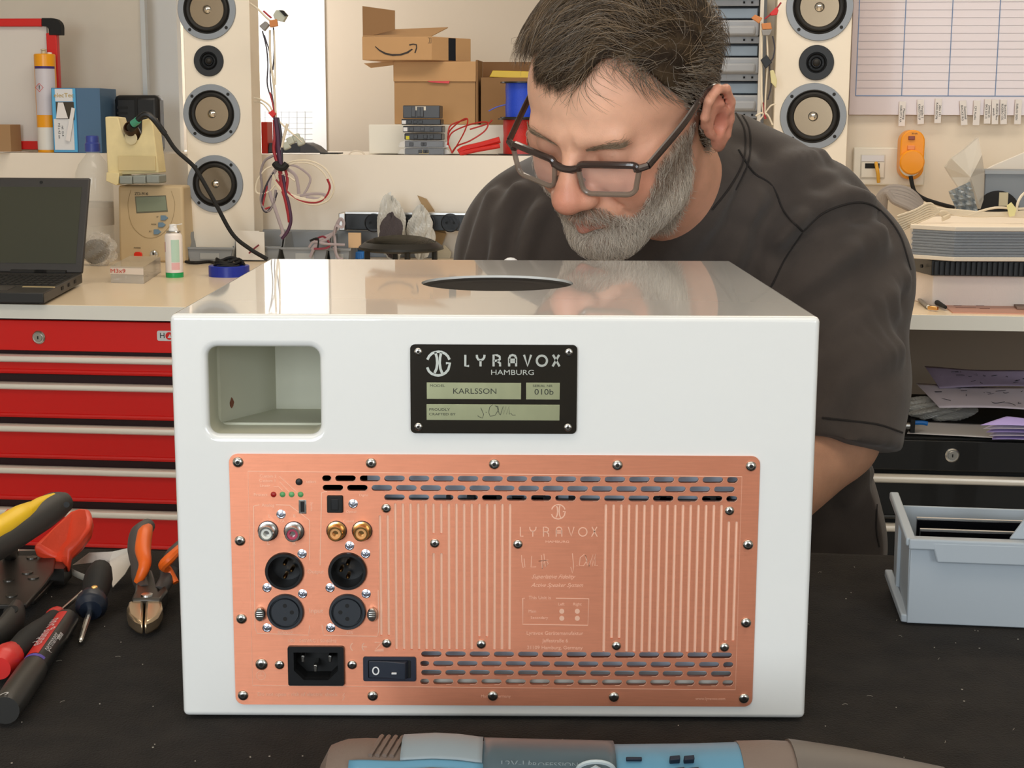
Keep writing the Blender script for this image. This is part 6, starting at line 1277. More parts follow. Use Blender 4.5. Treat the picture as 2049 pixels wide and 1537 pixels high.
rimm.hexa([Q(.018, -.0082, zf-.017), Q(Lx, -.0082, zf-.017), Q(Lx, -.0082, zf-.002), Q(.014, -.0082, zf-.002), Q(.018, -.0055, zf-.017), Q(Lx, -.0055, zf-.017), Q(Lx, -.0055, zf-.002), Q(.014, -.0055, zf-.002)])
rimm.hexa([Q(-.004, -.006, zf-.006), Q(.003, -.006, zf-.006), Q(.003, -.006, zf), Q(-.004, -.006, zf), Q(-.006, Ly+.002, zf+.004), Q(.001, Ly+.002, zf+.004), Q(.001, Ly+.002, zf+.010), Q(-.006, Ly+.002, zf+.010)])
rimm.build('rim', M_lb, T, .0012); MB().hexa([Q(-.004, .002, 0), Q(.002, 0, 0), Q(.002, 0, .006), Q(-.004, .002, .006), Q(-.008, Ly*.9, .010), Q(-.002, Ly*.9, .010), Q(-.002, Ly*.9, .016), Q(-.008, Ly*.9, .016)]).build('foot_rib', M_lb, T, .001)
MB().hexa([Q(-.003, Ly*.55, .0), Q(.0, Ly*.55, 0), Q(.0, Ly*.55, zf), Q(-.003, Ly*.55, zf), Q(-.003, Ly*.65, 0), Q(.0, Ly*.65, 0), Q(.0, Ly*.65, zf), Q(-.003, Ly*.65, zf)]).build('side_rib', M_lb, T, .0008)
e_ = tab(2028, 1088, zf)-A_; xa = e_.dot(ex); MB().prism([Q(xa, .004, zf-.001), Q(xa+.05, .004, zf-.001), Q(xa+.05, .004, zf+.05), Q(xa+.012, .004, zf+.018)], ey*.003).build('raised_end', M_lb, T, .001)
T = empty('glass_panel', A_+Q(.012, .012, t_), 'black glossy panels with bright edges lying inside the light grey bin', 'panel')
for k, (b, z) in enumerate(((.010, .0), (.030, .0), (.052, .0))):
    q = [Vector((0, 0, 0))+ex*.002+ey*b]; P = [ex*.0+ey*b, ex*.255+ey*b, ex*.255+ey*b+Vector((0, 0, zf-.012+.003*k)), ey*b+Vector((0, 0, zf-.012+.003*k))]
    if b < Ly-.02: MB().prism(P, ey*.003).build('panel', mat('glass_black', '#0d0d10', .08, coat=.5), T, .0004); MB().prism([P[3]+Vector((0, 0, .0)), P[2]+Vector((0, 0, .0)), P[2]+Vector((0, 0, .0012)), P[3]+Vector((0, 0, .0012))], ey*.003).build('bright_edge', M_alu, T)
# ================================================================ the man
def snets(f, lo, hi, h):
    """surface of the implicit body f(P) < 0 as a quad mesh"""
    ax = [np.arange(lo[i], hi[i]+h, h) for i in range(3)]; n = [len(a) for a in ax]
    F = np.empty(n, np.float32)
    Yg, Zg = np.meshgrid(ax[1], ax[2], indexing='ij')
    for i in range(0, n[0], 16):
        xs = ax[0][i:i+16]; P = np.stack([np.repeat(xs, Yg.size), np.tile(Yg.ravel(), len(xs)), np.tile(Zg.ravel(), len(xs))], 1); F[i:i+16] = f(P).reshape(len(xs), n[1], n[2])
    S = F < 0; c = [slice(None, -1), slice(1, None)]; cnt = sum(S[c[i], c[j], c[k]].astype(np.int8) for i in (0, 1) for j in (0, 1) for k in (0, 1))
    M = (cnt > 0) & (cnt < 8); idx = -np.ones(M.shape, np.int64); idx[M] = np.arange(M.sum()); cell = np.argwhere(M); pos = np.zeros((len(cell), 3)); num = np.zeros(len(cell))
    for a in range(3):
        o = [q for q in range(3) if q != a]
        for u in (0, 1):
            for v in (0, 1):
                A = cell.copy(); A[:, o[0]] += u; A[:, o[1]] += v; B = A.copy(); B[:, a] += 1
                fa = F[A[:, 0], A[:, 1], A[:, 2]]; fb = F[B[:, 0], B[:, 1], B[:, 2]]; cr = (fa < 0) != (fb < 0); t = np.where(cr, fa/(fa-fb+1e-12), 0)
                p = A.astype(float); p[:, a] += t; pos += p*cr[:, None]; num += cr
    V = pos/num[:, None]*h+np.array(lo); Q = []
    for a in range(3):
        o = [q for q in range(3) if q != a]; sl = [slice(1, -1)]*3; sl[a] = slice(0, -1); sh = list(sl); sh[a] = slice(1, None)
        s0 = S[tuple(sl)]; s1 = S[tuple(sh)]; E_ = np.argwhere(s0 != s1); off = np.array([1, 1, 1]); off[a] = 0; E_ = E_+off; fl = S[E_[:, 0], E_[:, 1], E_[:, 2]]
        q = []
        for du, dv in ((-1, -1), (0, -1), (0, 0), (-1, 0)):
            C_ = E_.copy(); C_[:, o[0]] += du; C_[:, o[1]] += dv; q.append(idx[C_[:, 0], C_[:, 1], C_[:, 2]])
        q = np.stack(q, 1); ok = (q >= 0).all(1); q = q[ok]; fl = fl[ok]
        if a == 1: fl = ~fl
        q[~fl] = q[~fl][:, ::-1]; Q.append(q)
    return V, np.concatenate(Q)
def smin(a, b, k): h = np.clip(.5+.5*(b-a)/k, 0, 1); return b*(1-h)+a*h-k*h*(1-h)
def smax(a, b, k): return -smin(-a, -b, k)
def ell(P, c, r, R=None):
    p = P-np.array(c, np.float32)
    if R is not None: p = p @ R
    r = np.array(r, np.float32); k0 = np.sqrt(((p/r)**2).sum(1)); k1 = np.sqrt(((p/r**2)**2).sum(1))+1e-9; return k0*(k0-1)/k1
def cap(P, a, b, ra, rb=None):
    rb = ra if rb is None else rb; a = np.array(a, np.float32); b = np.array(b, np.float32); d = b-a; t = np.clip(((P-a) @ d)/(d @ d), 0, 1); return np.sqrt(((P-a-t[:, None]*d)**2).sum(1))-(ra+(rb-ra)*t)
def chain(P, pts, rs, k=3):
    d = None
    for i in range(len(pts)-1):
        c = cap(P, pts[i], pts[i+1], rs[i], rs[i+1]); d = c if d is None else smin(d, c, k)
    return d
# head frame (mm): x to his left, y forward, z up
HR = np.array([[0.83088, -0.5284, -0.17447], [-0.53994, -0.68976, -0.48239], [-0.13455, -0.49501, 0.85841]]); HT = np.array([0.11464, 0.52173, 0.36347])
def h2w(V): return (np.asarray(V) @ HR.T)/1000+HT
def w2h(V): return ((np.asarray(V)-HT)*1000) @ HR
NECKB = w2h([[.205, .70, .25]])[0]
def head_sdf(P):
    d = ell(P, (0, -6, 42), (76, 96, 84))
    d = smin(d, ell(P, (0, 24, 48), (67, 68, 52)), 20)              # forehead
    d = smin(d, ell(P, (0, 32, -8), (63, 62, 62)), 22)
    d = smin(d, ell(P, (0, 28, -52), (58, 58, 44)), 22)             # jaw
    d = smin(d, ell(P, (0, 66, -84), (30, 24, 20)), 20)             # chin
    X = P.copy(); X[:, 0] = np.abs(X[:, 0])
    d = smin(d, ell(X, (36, 62, -18), (26, 24, 26)), 16)            # cheeks
    d = smin(d, ell(X, (52, 48, 6), (20, 24, 16)), 14)              # cheekbone
    d = smin(d, cap(X, (8, 90, 33), (40, 81, 33), 9, 8), 12)        # brow
    d = smax(d, -ell(X, (31, 100, 13), (19, 17, 12)), 12)           # eye hollow
    d = smin(d, ell(X, (31, 77, 14), (15.5, 12.5, 12)), 4)          # lid over the eyeball
    d = smax(d, -chain(X, [(18, 90, 9.0), (25, 91.5, 6.6), (33, 91.2, 5.8), (43, 86, 8.0)], [.8, 1.5, 1.5, .8]), 1.2)   # lid slit
    d = smax(d, -chain(X, [(17, 92, 20), (26, 93.5, 25), (36, 92.5, 25), (45, 87, 20)], [.9, 1.3, 1.3, .8]), 2.5)      # upper lid crease
    d = smax(d, -chain(X, [(17, 92, 3), (27, 93, -4), (38, 90, -4), (46, 85, 2)], [.8, 1.4, 1.4, .8]), 4)            # bag crease
    n = smin(cap(P, (0, 88, 26), (0, 108, -4), 8.5, 9.5), ell(P, (0, 112, -18), (15, 14.5, 13.5)), 9)
    n = smin(n, ell(X, (13.5, 101, -21), (9.5, 12, 9.5)), 6); n = smin(n, ell(P, (0, 104, -24), (5, 9, 7)), 5)
    d = smin(d, n, 7)
    d = smax(d, -ell(X, (7, 104, -29.5), (3.8, 6, 3.8)), 2)          # nostrils
    d = smax(d, -chain(X, [(19, 98, -14), (24, 90, -22), (32, 84, -36), (35, 80, -46)], [1.2, 2, 2.4, 1.5]), 7)      # smile fold
    d = smin(d, ell(P, (0, 82, -42), (30, 18, 18)), 10)              # upper lip mound
    d = smin(d, chain(P, [(-23, 86, -50), (-9, 98, -46.5), (0, 98.5, -47.5), (9, 98, -46.5), (23, 86, -50)], [2.2, 4.6, 4.4, 4.6, 2.2]), 4)
    d = smin(d, chain(P, [(-20, 86, -54), (0, 96, -58), (20, 86, -54)], [2.2, 6, 2.2]), 4)
    d = smax(d, -chain(P, [(-26, 86, -51), (-10, 101, -51.5), (0, 102.5, -52.2), (10, 101, -51.5), (26, 86, -51)], [.8, 1.2, 1.2, 1.2, .8]), 1.6)
    d = smax(d, -ell(P, (0, 96, -70), (16, 8, 5)), 8)
    # frown lines between the brows and across the forehead
    for x0, x1 in ((-5, -4), (6, 5)): d = smax(d, -cap(P, (x0, 101, 24), (x1, 101, 38), 1.6, .6), 4)
    # neck
    d = smin(d, cap(P, (0, -22, -40), tuple(NECKB), 55, 58), 22)
    # ear
    er = np.array([[1, 0, 0], [0, .94, .34], [0, -.34, .94]])
    E = (X-np.array([80, -12, 4])) @ er
    e = ell(E, (4, 0, 4), (4.5, 17, 31)); e = smin(e, ell(E, (1, 3, -24), (5.5, 10, 13)), 6)
    e = smin(e, chain(E, [(-1, 13, 6), (4, 14, 20), (8, 6, 33), (10, -8, 33), (11, -18, 22), (11, -19, 4), (9, -13, -12), (6, -4, -26)], [3.5, 3.6, 3.8, 4, 4, 3.8, 3.4, 3.5], 3), 3)
    e = smin(e, chain(E, [(5, 2, 22), (8, -8, 14), (9, -10, 0), (7, -5, -11), (4, 6, -15)], [2.6, 3, 3, 2.8, 2.6], 3), 3)
    e = smax(e, -ell(E, (8, 3, -2), (7, 8, 11)), 3); e = smin(e, ell(E, (1, 12, -3), (5, 4, 7)), 3)
    return smin(d, e, 5)
HV, HF = snets(head_sdf, (-104, -112, -150), (104, 134, 134), 2.1)
def in_beard(V):
    x, y, z = np.abs(V[:, 0]), V[:, 1], V[:, 2]
    edge = np.interp(x, [0, 14, 24, 30, 38, 48, 58, 66, 74], [-31, -31, -34, -44, -50, -44, -26, 0, 18])   # upper border
    m = (z < edge) & (y > -2+.10*(z+20)) & (z > -128) & (x < 76)
    lip = ((x/24)**2+((z+53.5)/8)**2 < 1) & (y > 78); return m & ~lip
def beard_soft(V):
    x, y, z = np.abs(V[:, 0]), V[:, 1], V[:, 2]
    edge = np.interp(x, [0, 14, 24, 30, 38, 48, 58, 66, 74], [-31, -31, -34, -44, -50, -44, -26, 0, 18]); return np.clip((edge-z)/9+.3, 0, 1)*np.clip((y+8)/10, 0, 1)
def hair_line(V):
    x, y, z = V[:, 0], V[:, 1], V[:, 2]
    # height of the hairline as seen around the head (angle from the front)
    a = np.degrees(np.arctan2(x, y)); e = np.interp(a, [-180, -120, -95, -80, -62, -48, -34, -14, -2, 10, 22, 36, 48, 60, 76, 92, 105, 125, 180], [-60, -45, 22, 48, 72, 86, 92, 90, 76, 84, 95, 94, 82, 58, 30, 16, -10, -50, -60]); return z-e
def lerpc(a, b, t): return np.asarray(a)[None]*(1-t[:, None])+np.asarray(b)[None]*t[:, None]
def g(V, c, r): return np.exp(-(((V-np.array(c))/np.array(r))**2).sum(1))
skin = np.array(lin('#e4a98c')); red = np.array(lin('#c8695a')); pale = np.array(lin('#f0c4a8'))
ca = np.tile(skin, (len(HV), 1)); A = np.abs(HV)*[1, 0, 0]+HV*[0, 1, 1]
def blend(ca, c, t): return ca*(1-t[:, None])+np.array(c)[None]*t[:, None]
ca = blend(ca, pale, .6*g(HV, (0, 80, 60), (60, 60, 40)))
ca = blend(ca, red, np.clip(.46*g(HV, (0, 114, -16), (20, 26, 20))+.35*g(A, (46, 66, -14), (26, 30, 22))+.6*g(A, (86, -14, 6), (14, 24, 40)), 0, 1))
ca = blend(ca, lin('#c0786a'), .75*np.clip(1.5-(((A[:, 0])/20)**2+((HV[:, 2]+54.5)/7.0)**2)*1.2, 0, 1)*(HV[:, 1] > 84))
ca = blend(ca, lin('#b07a68'), .35*g(A, (30, 90, 12), (18, 14, 13)))
ca = blend(ca, lin('#a08c7c'), .6*beard_soft(HV)*in_beard(HV))
ca = blend(ca, lin('#6a5140'), .75*np.clip(hair_line(HV)/10+.2, 0, 1)*(np.abs(HV[:, 0]) < 78))
r_ = np.random.default_rng(2)
for c in ((60, 60, -20), (40, 84, 70)): ca = blend(ca, lin('#8a5a44'), .5*(((HV-np.array(c))**2).sum(1) < 4))
# body under the clothes: torso, arms, hands (metres, world)
SL_, SR_ = (.345, .71, .22), (.045, .725, .22); EL, ER = (.325, .605, .055), (.005, .61, .055); WL, WR = (.20, .468, -.03), (.075, .47, -.01)
def hand(P, w, s):     # wrist w, s = -1 for his left hand (points to -x)
    w = np.array(w); f = np.array([s*.92, -.05, .25]); f /= np.linalg.norm(f); up = np.array([0, -.45, .9]); sd = np.cross(f, up); sd /= np.linalg.norm(sd); up = np.cross(sd, f)
    q = lambda a, b, c: tuple(w+f*a+sd*b+up*c)
    d = cap(P, q(0, 0, 0), q(.03, 0, 0), .024, .026); d = smin(d, cap(P, q(.045, -.026, 0), q(.045, .026, 0), .014), .02); d = smin(d, cap(P, q(.08, -.026, 0), q(.08, .026, 0), .0125), .02)
    for k, L in enumerate((.062, .074, .070, .056)):
        b = -.029+.0193*k; d = smin(d, chain(P, [q(.085, b, 0), q(.085+L*.45, b, -.004), q(.085+L*.72, b, -.022), q(.085+L*.78, b, -.042)], [.0095, .0088, .0082, .0072], .003), .005)
    d = smin(d, chain(P, [q(.018, -.030, -.004), q(.048, -.050, -.018), q(.078, -.048, -.030)], [.013, .0105, .009], .003), .008); return d
def body_sdf(P):
    d = cap(P, (.20, .86, -.10), (.195, .76, .16), .135, .13); d = smin(d, cap(P, SL_, SR_, .06, .06), .06); d = smin(d, cap(P, (.20, .74, .18), (.20, .72, .25), .06, .05), .04)
    for S_, E_, W_c, s in ((SL_, EL, WL, -1), (SR_, ER, WR, 1)):
        d = smin(d, cap(P, S_, E_, .056, .050), .03); d = smin(d, cap(P, E_, W_c, .052, .030), .012); d = smin(d, hand(P, W_c, s), .012)
    return d
BV, BF = snets(body_sdf, (-.16, .36, -.26), (.46, 1.02, .36), .0058)
bc = np.tile(np.array(lin('#cf9a7c')), (len(BV), 1)); bc = blend(bc, lin('#c98070'), .4*np.clip((-.0+.12-BV[:, 2])*0, 0, 1))
MAN = empty('person', (.2, .86, FLOOR), 'bearded man in glasses and dark grey T-shirt leaning over the white cabinet', 'person')
def toM(o): o.parent = MAN; o.matrix_parent_inverse = Matrix.Translation(MAN.location).inverted(); return o
M_skin = attr_mat('skin', .37, sss=.12, bump=.25, bscale=900, spec=.45, var=.10, vscale=45)
HW = h2w(HV); allV = np.concatenate([HW, BV]); allF = np.concatenate([HF[:, ::-1], BF+len(HW)])
bo = toM(mkobj('body', allV, allF, M_skin, None, cols=np.concatenate([ca, bc])))
# ---------------- T-shirt
from mathutils.bvhtree import BVHTree
def shirt_sdf(P):
    d = cap(P, (.215, .90, -.22), (.20, .765, .13), .185, .165)
    d = smin(d, ell(P, (.20, .80, -.12), (.215, .16, .26)), .08)
    d = smin(d, chain(P, [(.045, .725, .243), (.12, .71, .270), (.22, .69, .290), (.30, .69, .252), (.338, .69, .205)], [.078, .076, .068, .070, .074], .05), .07)
    d = smin(d, cap(P, (.205, .70, .26), (.165, .625, .315), .072, .062), .035)
    d = smin(d, chain(P, [(.338, .69, .20), (.330, .63, .11), (.320, .575, .02)], [.076, .075, .072], .03), .045)
    d = smin(d, chain(P, [(.030, .72, .20), (.008, .64, .11), (-.004, .58, .02)], [.078, .074, .066], .03), .05)
    d = smin(d, cap(P, (.345, .84, -.12), (.31, .83, -.30), .085, .09), .07)
    # hems: open sleeves and neck
    yy = P[:, 1]; zc = .068-.28*(yy-.505)-.10*(P[:, 0]-.33)*(P[:, 0] > .2)
    d = smax(d, (zc-P[:, 2])-1e3*np.clip(yy-np.where(P[:, 0] > .325, .76, .665), 0, 1)-1e3*np.clip(.21-P[:, 0], 0, 1)*(P[:, 0] > .08), .004)
    nb = np.array([.142, .583, .338]); nd = np.array([-.50, -.80, .42]); nd = nd/np.linalg.norm(nd)
    d = smax(d, (P @ nd.astype(np.float32))-np.float32(nb @ nd)-1e3*((P[:, 2] < .20)), .004)
    return d
SV, SF = snets(shirt_sdf, (-.17, .40, -.40), (.50, 1.14, .42), .0050)
def mesh_bvh(V, F): return BVHTree.FromPolygons([tuple(v) for v in V], [tuple(int(q) for q in f) for f in F])
bvh = mesh_bvh(SV, SF)
def hit(px, py):
    d = ray(px, py).normalized(); r = bvh.ray_cast(CAM, d); return r[0]
def polyline_on(pts, n=8):
    out = []
    P = spline([Vector((x, y, 0)) for x, y in pts], n)
    for p in P:
        h = hit(p.x, p.y)
        if h: out.append(h)
    return out
# normals
def vnorm(V, F):
    a, b, c = V[F[:, 0]], V[F[:, 1]], V[F[:, 2]]; n = np.cross(b-a, c-a); N = np.zeros_like(V)
    for k in range(F.shape[1]): np.add.at(N, F[:, k], n)
    return N/(np.linalg.norm(N, axis=1)[:, None]+1e-12)
NS = vnorm(SV, SF)
if (NS*(SV-np.array([.2, .8, 0]))).sum() < 0: NS = -NS
disp = np.zeros(len(SV))
FOLDS = [([(1560, 470), (1620, 420), (1690, 395), (1745, 400)], .007, .011), ([(1440, 640), (1540, 590), (1660, 520), (1760, 470)], .007, .014), ([(1500, 420), (1570, 330), (1660, 300)], .004, .010),
         ([(1560, 760), (1660, 700), (1790, 610)], .006, .014), ([(1640, 830), (1700, 740), (1800, 690)], .006, .014), ([(1340, 517), (1420, 440), (1500, 330)], .005, .014), ([(1465, 520), (1500, 440), (1515, 400)], .006, .012),
         ([(1530, 545), (1560, 480), (1600, 440)], .006, .008), ([(1560, 620), (1640, 560), (1700, 500)], .004, .009), ([(990, 517), (998, 440), (1030, 380)], .007, .010), ([(940, 517), (962, 450), (985, 390)], .005, .010), ([(1040, 517), (1060, 460), (1080, 420)], .005, .009), ([(1660, 350), (1720, 390), (1760, 440)], .003, .012), ([(1650, 660), (1740, 600), (1815, 560)], .004, .010), ([(1700, 1000), (1740, 940), (1780, 930)], .004, .010)]
for pts, amp, w in FOLDS:
    L = np.array([tuple(p) for p in polyline_on(pts, 6)])
    if len(L) < 2: continue
    dm = np.full(len(SV), 9.0)
    for q in L: dm = np.minimum(dm, ((SV-q)**2).sum(1))
    dm = np.sqrt(dm); disp += 1.5*amp*(np.exp(-(dm/w)**2)-.6*np.exp(-((dm-1.9*w)/(.8*w))**2))
x, y, z = SV.T
disp += .0022*np.sin(31*x+23*z+9*y)*np.sin(17*z-21*x+4)+.0012*np.sin(70*x-30*z+2)*np.sin(26*z+33*y)
sh_cols = None
SV2 = SV+NS*disp[:, None]*.8
M_sh = mat('shirt_cotton', '#4c443f', .92, bump=.35, bscale=1600, var=.12, vscale=26, sheen=.18, spec=.15)
so = toM(mkobj('t_shirt', SV2, SF, M_sh, None)); so['label'] = 'dark grey cotton T-shirt'
md = so.modifiers.new('s', 'SMOOTH'); md.factor = .5; md.iterations = 3
bvh = mesh_bvh(SV2, SF)
M_seam = mat('seam_dark', '#2b2624', .95)
def seam(pts, w=.0011, m=M_seam, name='seam', e=0):
    P = polyline_on(pts, 8)
    if len(P) > 2:
        o = MB().tube([p+(CAM-p).normalized()*.0004 for p in P], w, 6).build(name, m, so); o.matrix_parent_inverse = so.matrix_world.inverted() if 0 else Matrix(); return o
for pts in ([(1478, 300), (1508, 345), (1545, 372), (1570, 425), (1605, 462)], [(1605, 464), (1650, 425), (1715, 405), (1760, 420), (1800, 470), (1822, 540)], [(1470, 222), (1490, 262), (1488, 320), (1462, 372), (1425, 420)], [(1480, 222), (1500, 262), (1498, 322), (1472, 380)], [(1645, 836), (1700, 842), (1760, 850), (1812, 868)], [(1605, 466), (1570, 520), (1545, 570), (1525, 600)], [(1755, 1010), (1754, 1060), (1760, 1095)]): seam(pts)
# collar rib
nk = MB(); nb = Vector((.163, .618, .320)); nd = Vector((-.50, -.80, .42)).normalized(); t1 = nd.cross(Vector((0, 0, 1))).normalized(); t2 = t1.cross(nd)
# trousers and shoes, below the table edge
M_tr = mat('trousers', '#2c2c33', .9, bump=.3, bscale=900)
def tr_sdf(P):
    d = cap(P, (.12, .90, -.22), (.29, .90, -.22), .135, .135)
    for s, fx in ((-1, .10), (1, .31)): d = smin(d, chain(P, [(.205+.085*s, .90, -.26), (fx, .80, -.50), (fx+.005, .88, -.78)], [.105, .075, .062], .03), .04)
    d = smax(d, -(P[:, 2]+.815), .004); return d
TV, TF = snets(tr_sdf, (-.06, .62, -.84), (.48, 1.10, -.02), .010); TV = TV; toM(mkobj('trousers', TV, TF, M_tr, None))
for x in (.10, .31):
    V_, F_ = snets(lambda P: smax(smin(ell(P, (x, .80, -.80), (.048, .13, .045)), ell(P, (x, .88, -.775), (.045, .06, .06)), .03), -(P[:, 2]+.8385), .003), (x-.07, .63, -.85), (x+.07, .98, -.68), .006); toM(mkobj('shoe', V_, F_, M_blackm, None))
# eyeballs (barely seen below the lowered lids) and brows
for s in (-1, 1):
    c = h2w([[31*s, 77, 12]])[0]; f = Vector(h2w([[31*s, 86, 2]])[0])-Vector(c)
    e = MB().lathe(c, f, [(.0115*math.sin(t)+1e-5, .0115*-math.cos(t)) for t in np.linspace(0, math.pi-.5, 14)]+[(.0055, .0104), (.003, .0116), (.0001, .012)], 24); toM(e.build('eyeball', mat('eye_white', '#cfc4bc', .15, coat=.5)))
# ---------------- hair, beard, brows as strands
def sdfgrad(P, f=head_sdf, e=.8):
    d0 = f(P); G = np.stack([f(P+np.array([e, 0, 0]))-d0, f(P+np.array([0, e, 0]))-d0, f(P+np.array([0, 0, e]))-d0], 1)/e; return d0, G/(np.linalg.norm(G, axis=1)[:, None]+1e-9)
def strands(name, paths, r0, cols, m, parent, tip=.25):      # paths (N, K, 3) head mm, three-sided tapering tubes
    N_, K, _ = paths.shape; P = h2w(paths.reshape(-1, 3)).reshape(N_, K, 3); T = np.gradient(P, axis=1); T /= np.linalg.norm(T, axis=2)[..., None]+1e-12
    rv = np.random.default_rng(4).normal(size=(N_, 1, 3)); a = np.cross(T, rv); a /= np.linalg.norm(a, axis=2)[..., None]+1e-12; b = np.cross(T, a)
    taper = np.interp(np.linspace(0, 1, K), [0, .5, 1], [1, .9, tip])[None, :, None]; rr = (r0/1000)[:, None, None]*taper
    rings = np.stack([P+rr*(a*math.cos(t)+b*math.sin(t)) for t in (0, 2.0944, 4.18879)], 2); V = rings.reshape(-1, 3)
    base = (np.arange(N_)*K*3)[:, None, None]; k = (np.arange(K-1)*3)[None, :, None]; j = np.arange(3)[None, None, :]; j2 = (j+1) % 3
    F = np.stack([base+k+j, base+k+j2, base+k+3+j2, base+k+3+j], 3).reshape(-1, 4)
    return mkobj(name, V, F, m, None, cols=np.repeat(cols, K*3, axis=0))
def grow(roots, flow, length, K, lift, jit, seed=0):
    rg = np.random.default_rng(seed); P = roots.copy(); out = [P.copy()]; step = length/(K-1); wob = rg.normal(size=P.shape)*jit
    for k in range(1, K):
        d, n = sdfgrad(P); D = flow(P)+wob+rg.normal(size=P.shape)*jit*.35; D = D-n*(D*n).sum(1)[:, None]; D /= np.linalg.norm(D, axis=1)[:, None]+1e-9
        h = lift(k/(K-1)); P = P+D*step[:, None]; d, n = sdfgrad(P); P = P+n*(np.clip(h-d, -step*.8, step*.8))[:, None]; out.append(P.copy())
    return np.stack(out, 1)
M_hair = attr_mat('hair', .33, spec=.65); M_beard = attr_mat('beard_hair', .55, spec=.35)
cand = HV[(hair_line(HV) > 0) & (np.abs(HV[:, 0]) < 79)]
rg = np.random.default_rng(9)
def hflow(P):
    x, y, z = P.T; D = np.zeros_like(P)
    top = np.clip((z-55)/45, 0, 1); left = np.clip((x+4)/34, 0, 1)
    # top hair is combed forward and to his right, the left half sweeps over and back towards the ear
    D += (np.stack([-.55-.2*left, .85-.75*left, 0*x], 1))*top[:, None]
    fr = np.clip((y-52)/30, 0, 1)*np.clip((x+40)/60, 0, 1)
    D += np.stack([.95*left+.0*x, -.55*left-.1, -.9+0*x], 1)*(fr*left)[:, None]
    D += np.stack([0*x, -.75+0*x, -.6+0*x], 1)*((1-top)*np.clip(x/30, 0, 1))[:, None]
    D += np.stack([0*x, -.9+0*x, -.35+0*x], 1)*((1-top)*np.clip(-x/30, 0, 1))[:, None]
    D += np.stack([.12*np.sin(z/9+y/14), .15*np.sin(x/8), 0*x], 1); return D
n1 = 15000; ro = cand[rg.integers(0, len(cand), n1)]+rg.normal(size=(n1, 3))*1.0
topness = np.clip((ro[:, 2]-50)/40, 0, 1); hl = np.clip(hair_line(ro)/18, 0, 1)
Ln = (16+topness*(34+26*rg.random(n1)))*(.6+.4*hl)*np.where((ro[:, 0] < 14) & (ro[:, 1] > 0), np.clip(hair_line(ro)/45, .16, 1), 1); off = (2.0+rg.random(n1)*(4+13*topness))
clump = np.floor(ro/7.0); cs = (np.sin(clump @ np.array([12.9, 78.2, 37.7]))*43758.5) % 1
def mklift(off, topn): return lambda t: off*min(1, .25+1.8*t)*(1-.35*max(0, t-.7)/.3*(1-topn))
Pth = []
wv = grow(ro, lambda P: hflow(P)+np.stack([.28*np.sin(cs*40), .28*np.cos(cs*57), 0*cs], 1), Ln, 9, mklift(off, topness), .14, 3)
gray = np.clip((1-topness)*.75+.10+rg.normal(size=n1)*.22-.2*(ro[:, 1] < 10), 0, 1)*(rg.random(n1) < .9)
hb = lerpc(lin('#2a1f17'), lin('#977c5c'), np.clip(.6*cs**1.4+.45*rg.random(n1)**1.5, 0, 1)); hc = hb*(1-gray[:, None]*.75)+np.array(lin('#b5aca0'))[None]*gray[:, None]*.75
hair = toM(strands('hair', wv, .17+.15*rg.random(n1), hc, M_hair, None))
# the scalp layer under the strands
def capsdf(P):
    d = head_sdf(P)-(3.0+6.5*np.clip((P[:, 2]-50)/40, 0, 1)); return smax(d, -(hair_line(P)-4), 5)
CV, CF_ = snets(lambda P: smax(capsdf(P), np.abs(P[:, 0])-82, 3), (-96, -118, -100), (96, 118, 146), 3.0)
cc = lerpc(lin('#2c2118'), lin('#54432f'), np.clip(.5+.5*np.sin(CV[:, 0]/3+CV[:, 1]/5), 0, 1)*.6)
co = toM(mkobj('scalp_hair', h2w(CV), CF_[:, ::-1], attr_mat('hair_base', .7, bump=1.0, bscale=500, spec=.2, var=.3, vscale=180), None, cols=cc))
# forelock falling over the forehead
n2 = 2000; u = rg.random(n2); fl_ = np.stack([-30+44*u+rg.normal(size=n2)*3, 62+16*rg.random(n2), 96+rg.normal(size=n2)*4], 1)
d, n = sdfgrad(fl_); fl_ = fl_-n*(d-3)[:, None]; Lf = 16+13*rg.random(n2)*np.interp(fl_[:, 0], [-34, -8, 14], [.4, 1.1, .5]); o2 = 3+9*rg.random(n2)
fw = grow(fl_, lambda P: np.stack([-.35-.25*np.sin(P[:, 0]/6)-.010*(P[:, 0]+6)*np.clip((100-P[:, 2])/20, 0, 1.5), .6+0*P[:, 0], -.75+0*P[:, 0]], 1), Lf, 9, lambda t: o2*(1-.55*t), .12, 5)
f2 = lerpc(lin('#2c2119'), lin('#6a553e'), rg.random(n2)); 
toM(strands('forelock', fw, .15+.12*rg.random(n2), f2, M_hair, None))
# beard
bm_ = HV[in_beard(HV)]; n3 = 17000; rb = bm_[rg.integers(0, len(bm_), n3)]+rg.normal(size=(n3, 3))*.8
mous = (np.abs(rb[:, 0]) < 30) & (rb[:, 2] > -50) & (rb[:, 1] > 78)
def bflow(P):
    x, y, z = P.T; s = np.sign(x); m_ = (np.abs(x) < 32) & (z > -52) & (y > 76)
    D = np.stack([.15*s, .10+0*x, -1+0*x], 1); D[m_] = np.stack([.55*s*np.clip(np.abs(x)/10, .2, 1), .1+0*x, -.8+0*x], 1)[m_]
    return D
Lb = np.where(mous, 9+5*rg.random(n3), 8+np.clip((-rb[:, 2]-20)/70, 0, 1)*9+4*rg.random(n3)); Lb *= .5+.5*beard_soft(rb)
ob = np.where(mous, 2.5+2.5*rg.random(n3), 1.5+5.0*rg.random(n3)*np.clip((-rb[:, 2]-10)/60, .2, 1))
bw = grow(rb, bflow, Lb, 6, lambda t: ob*min(1, .15+1.1*t), .35, 7)
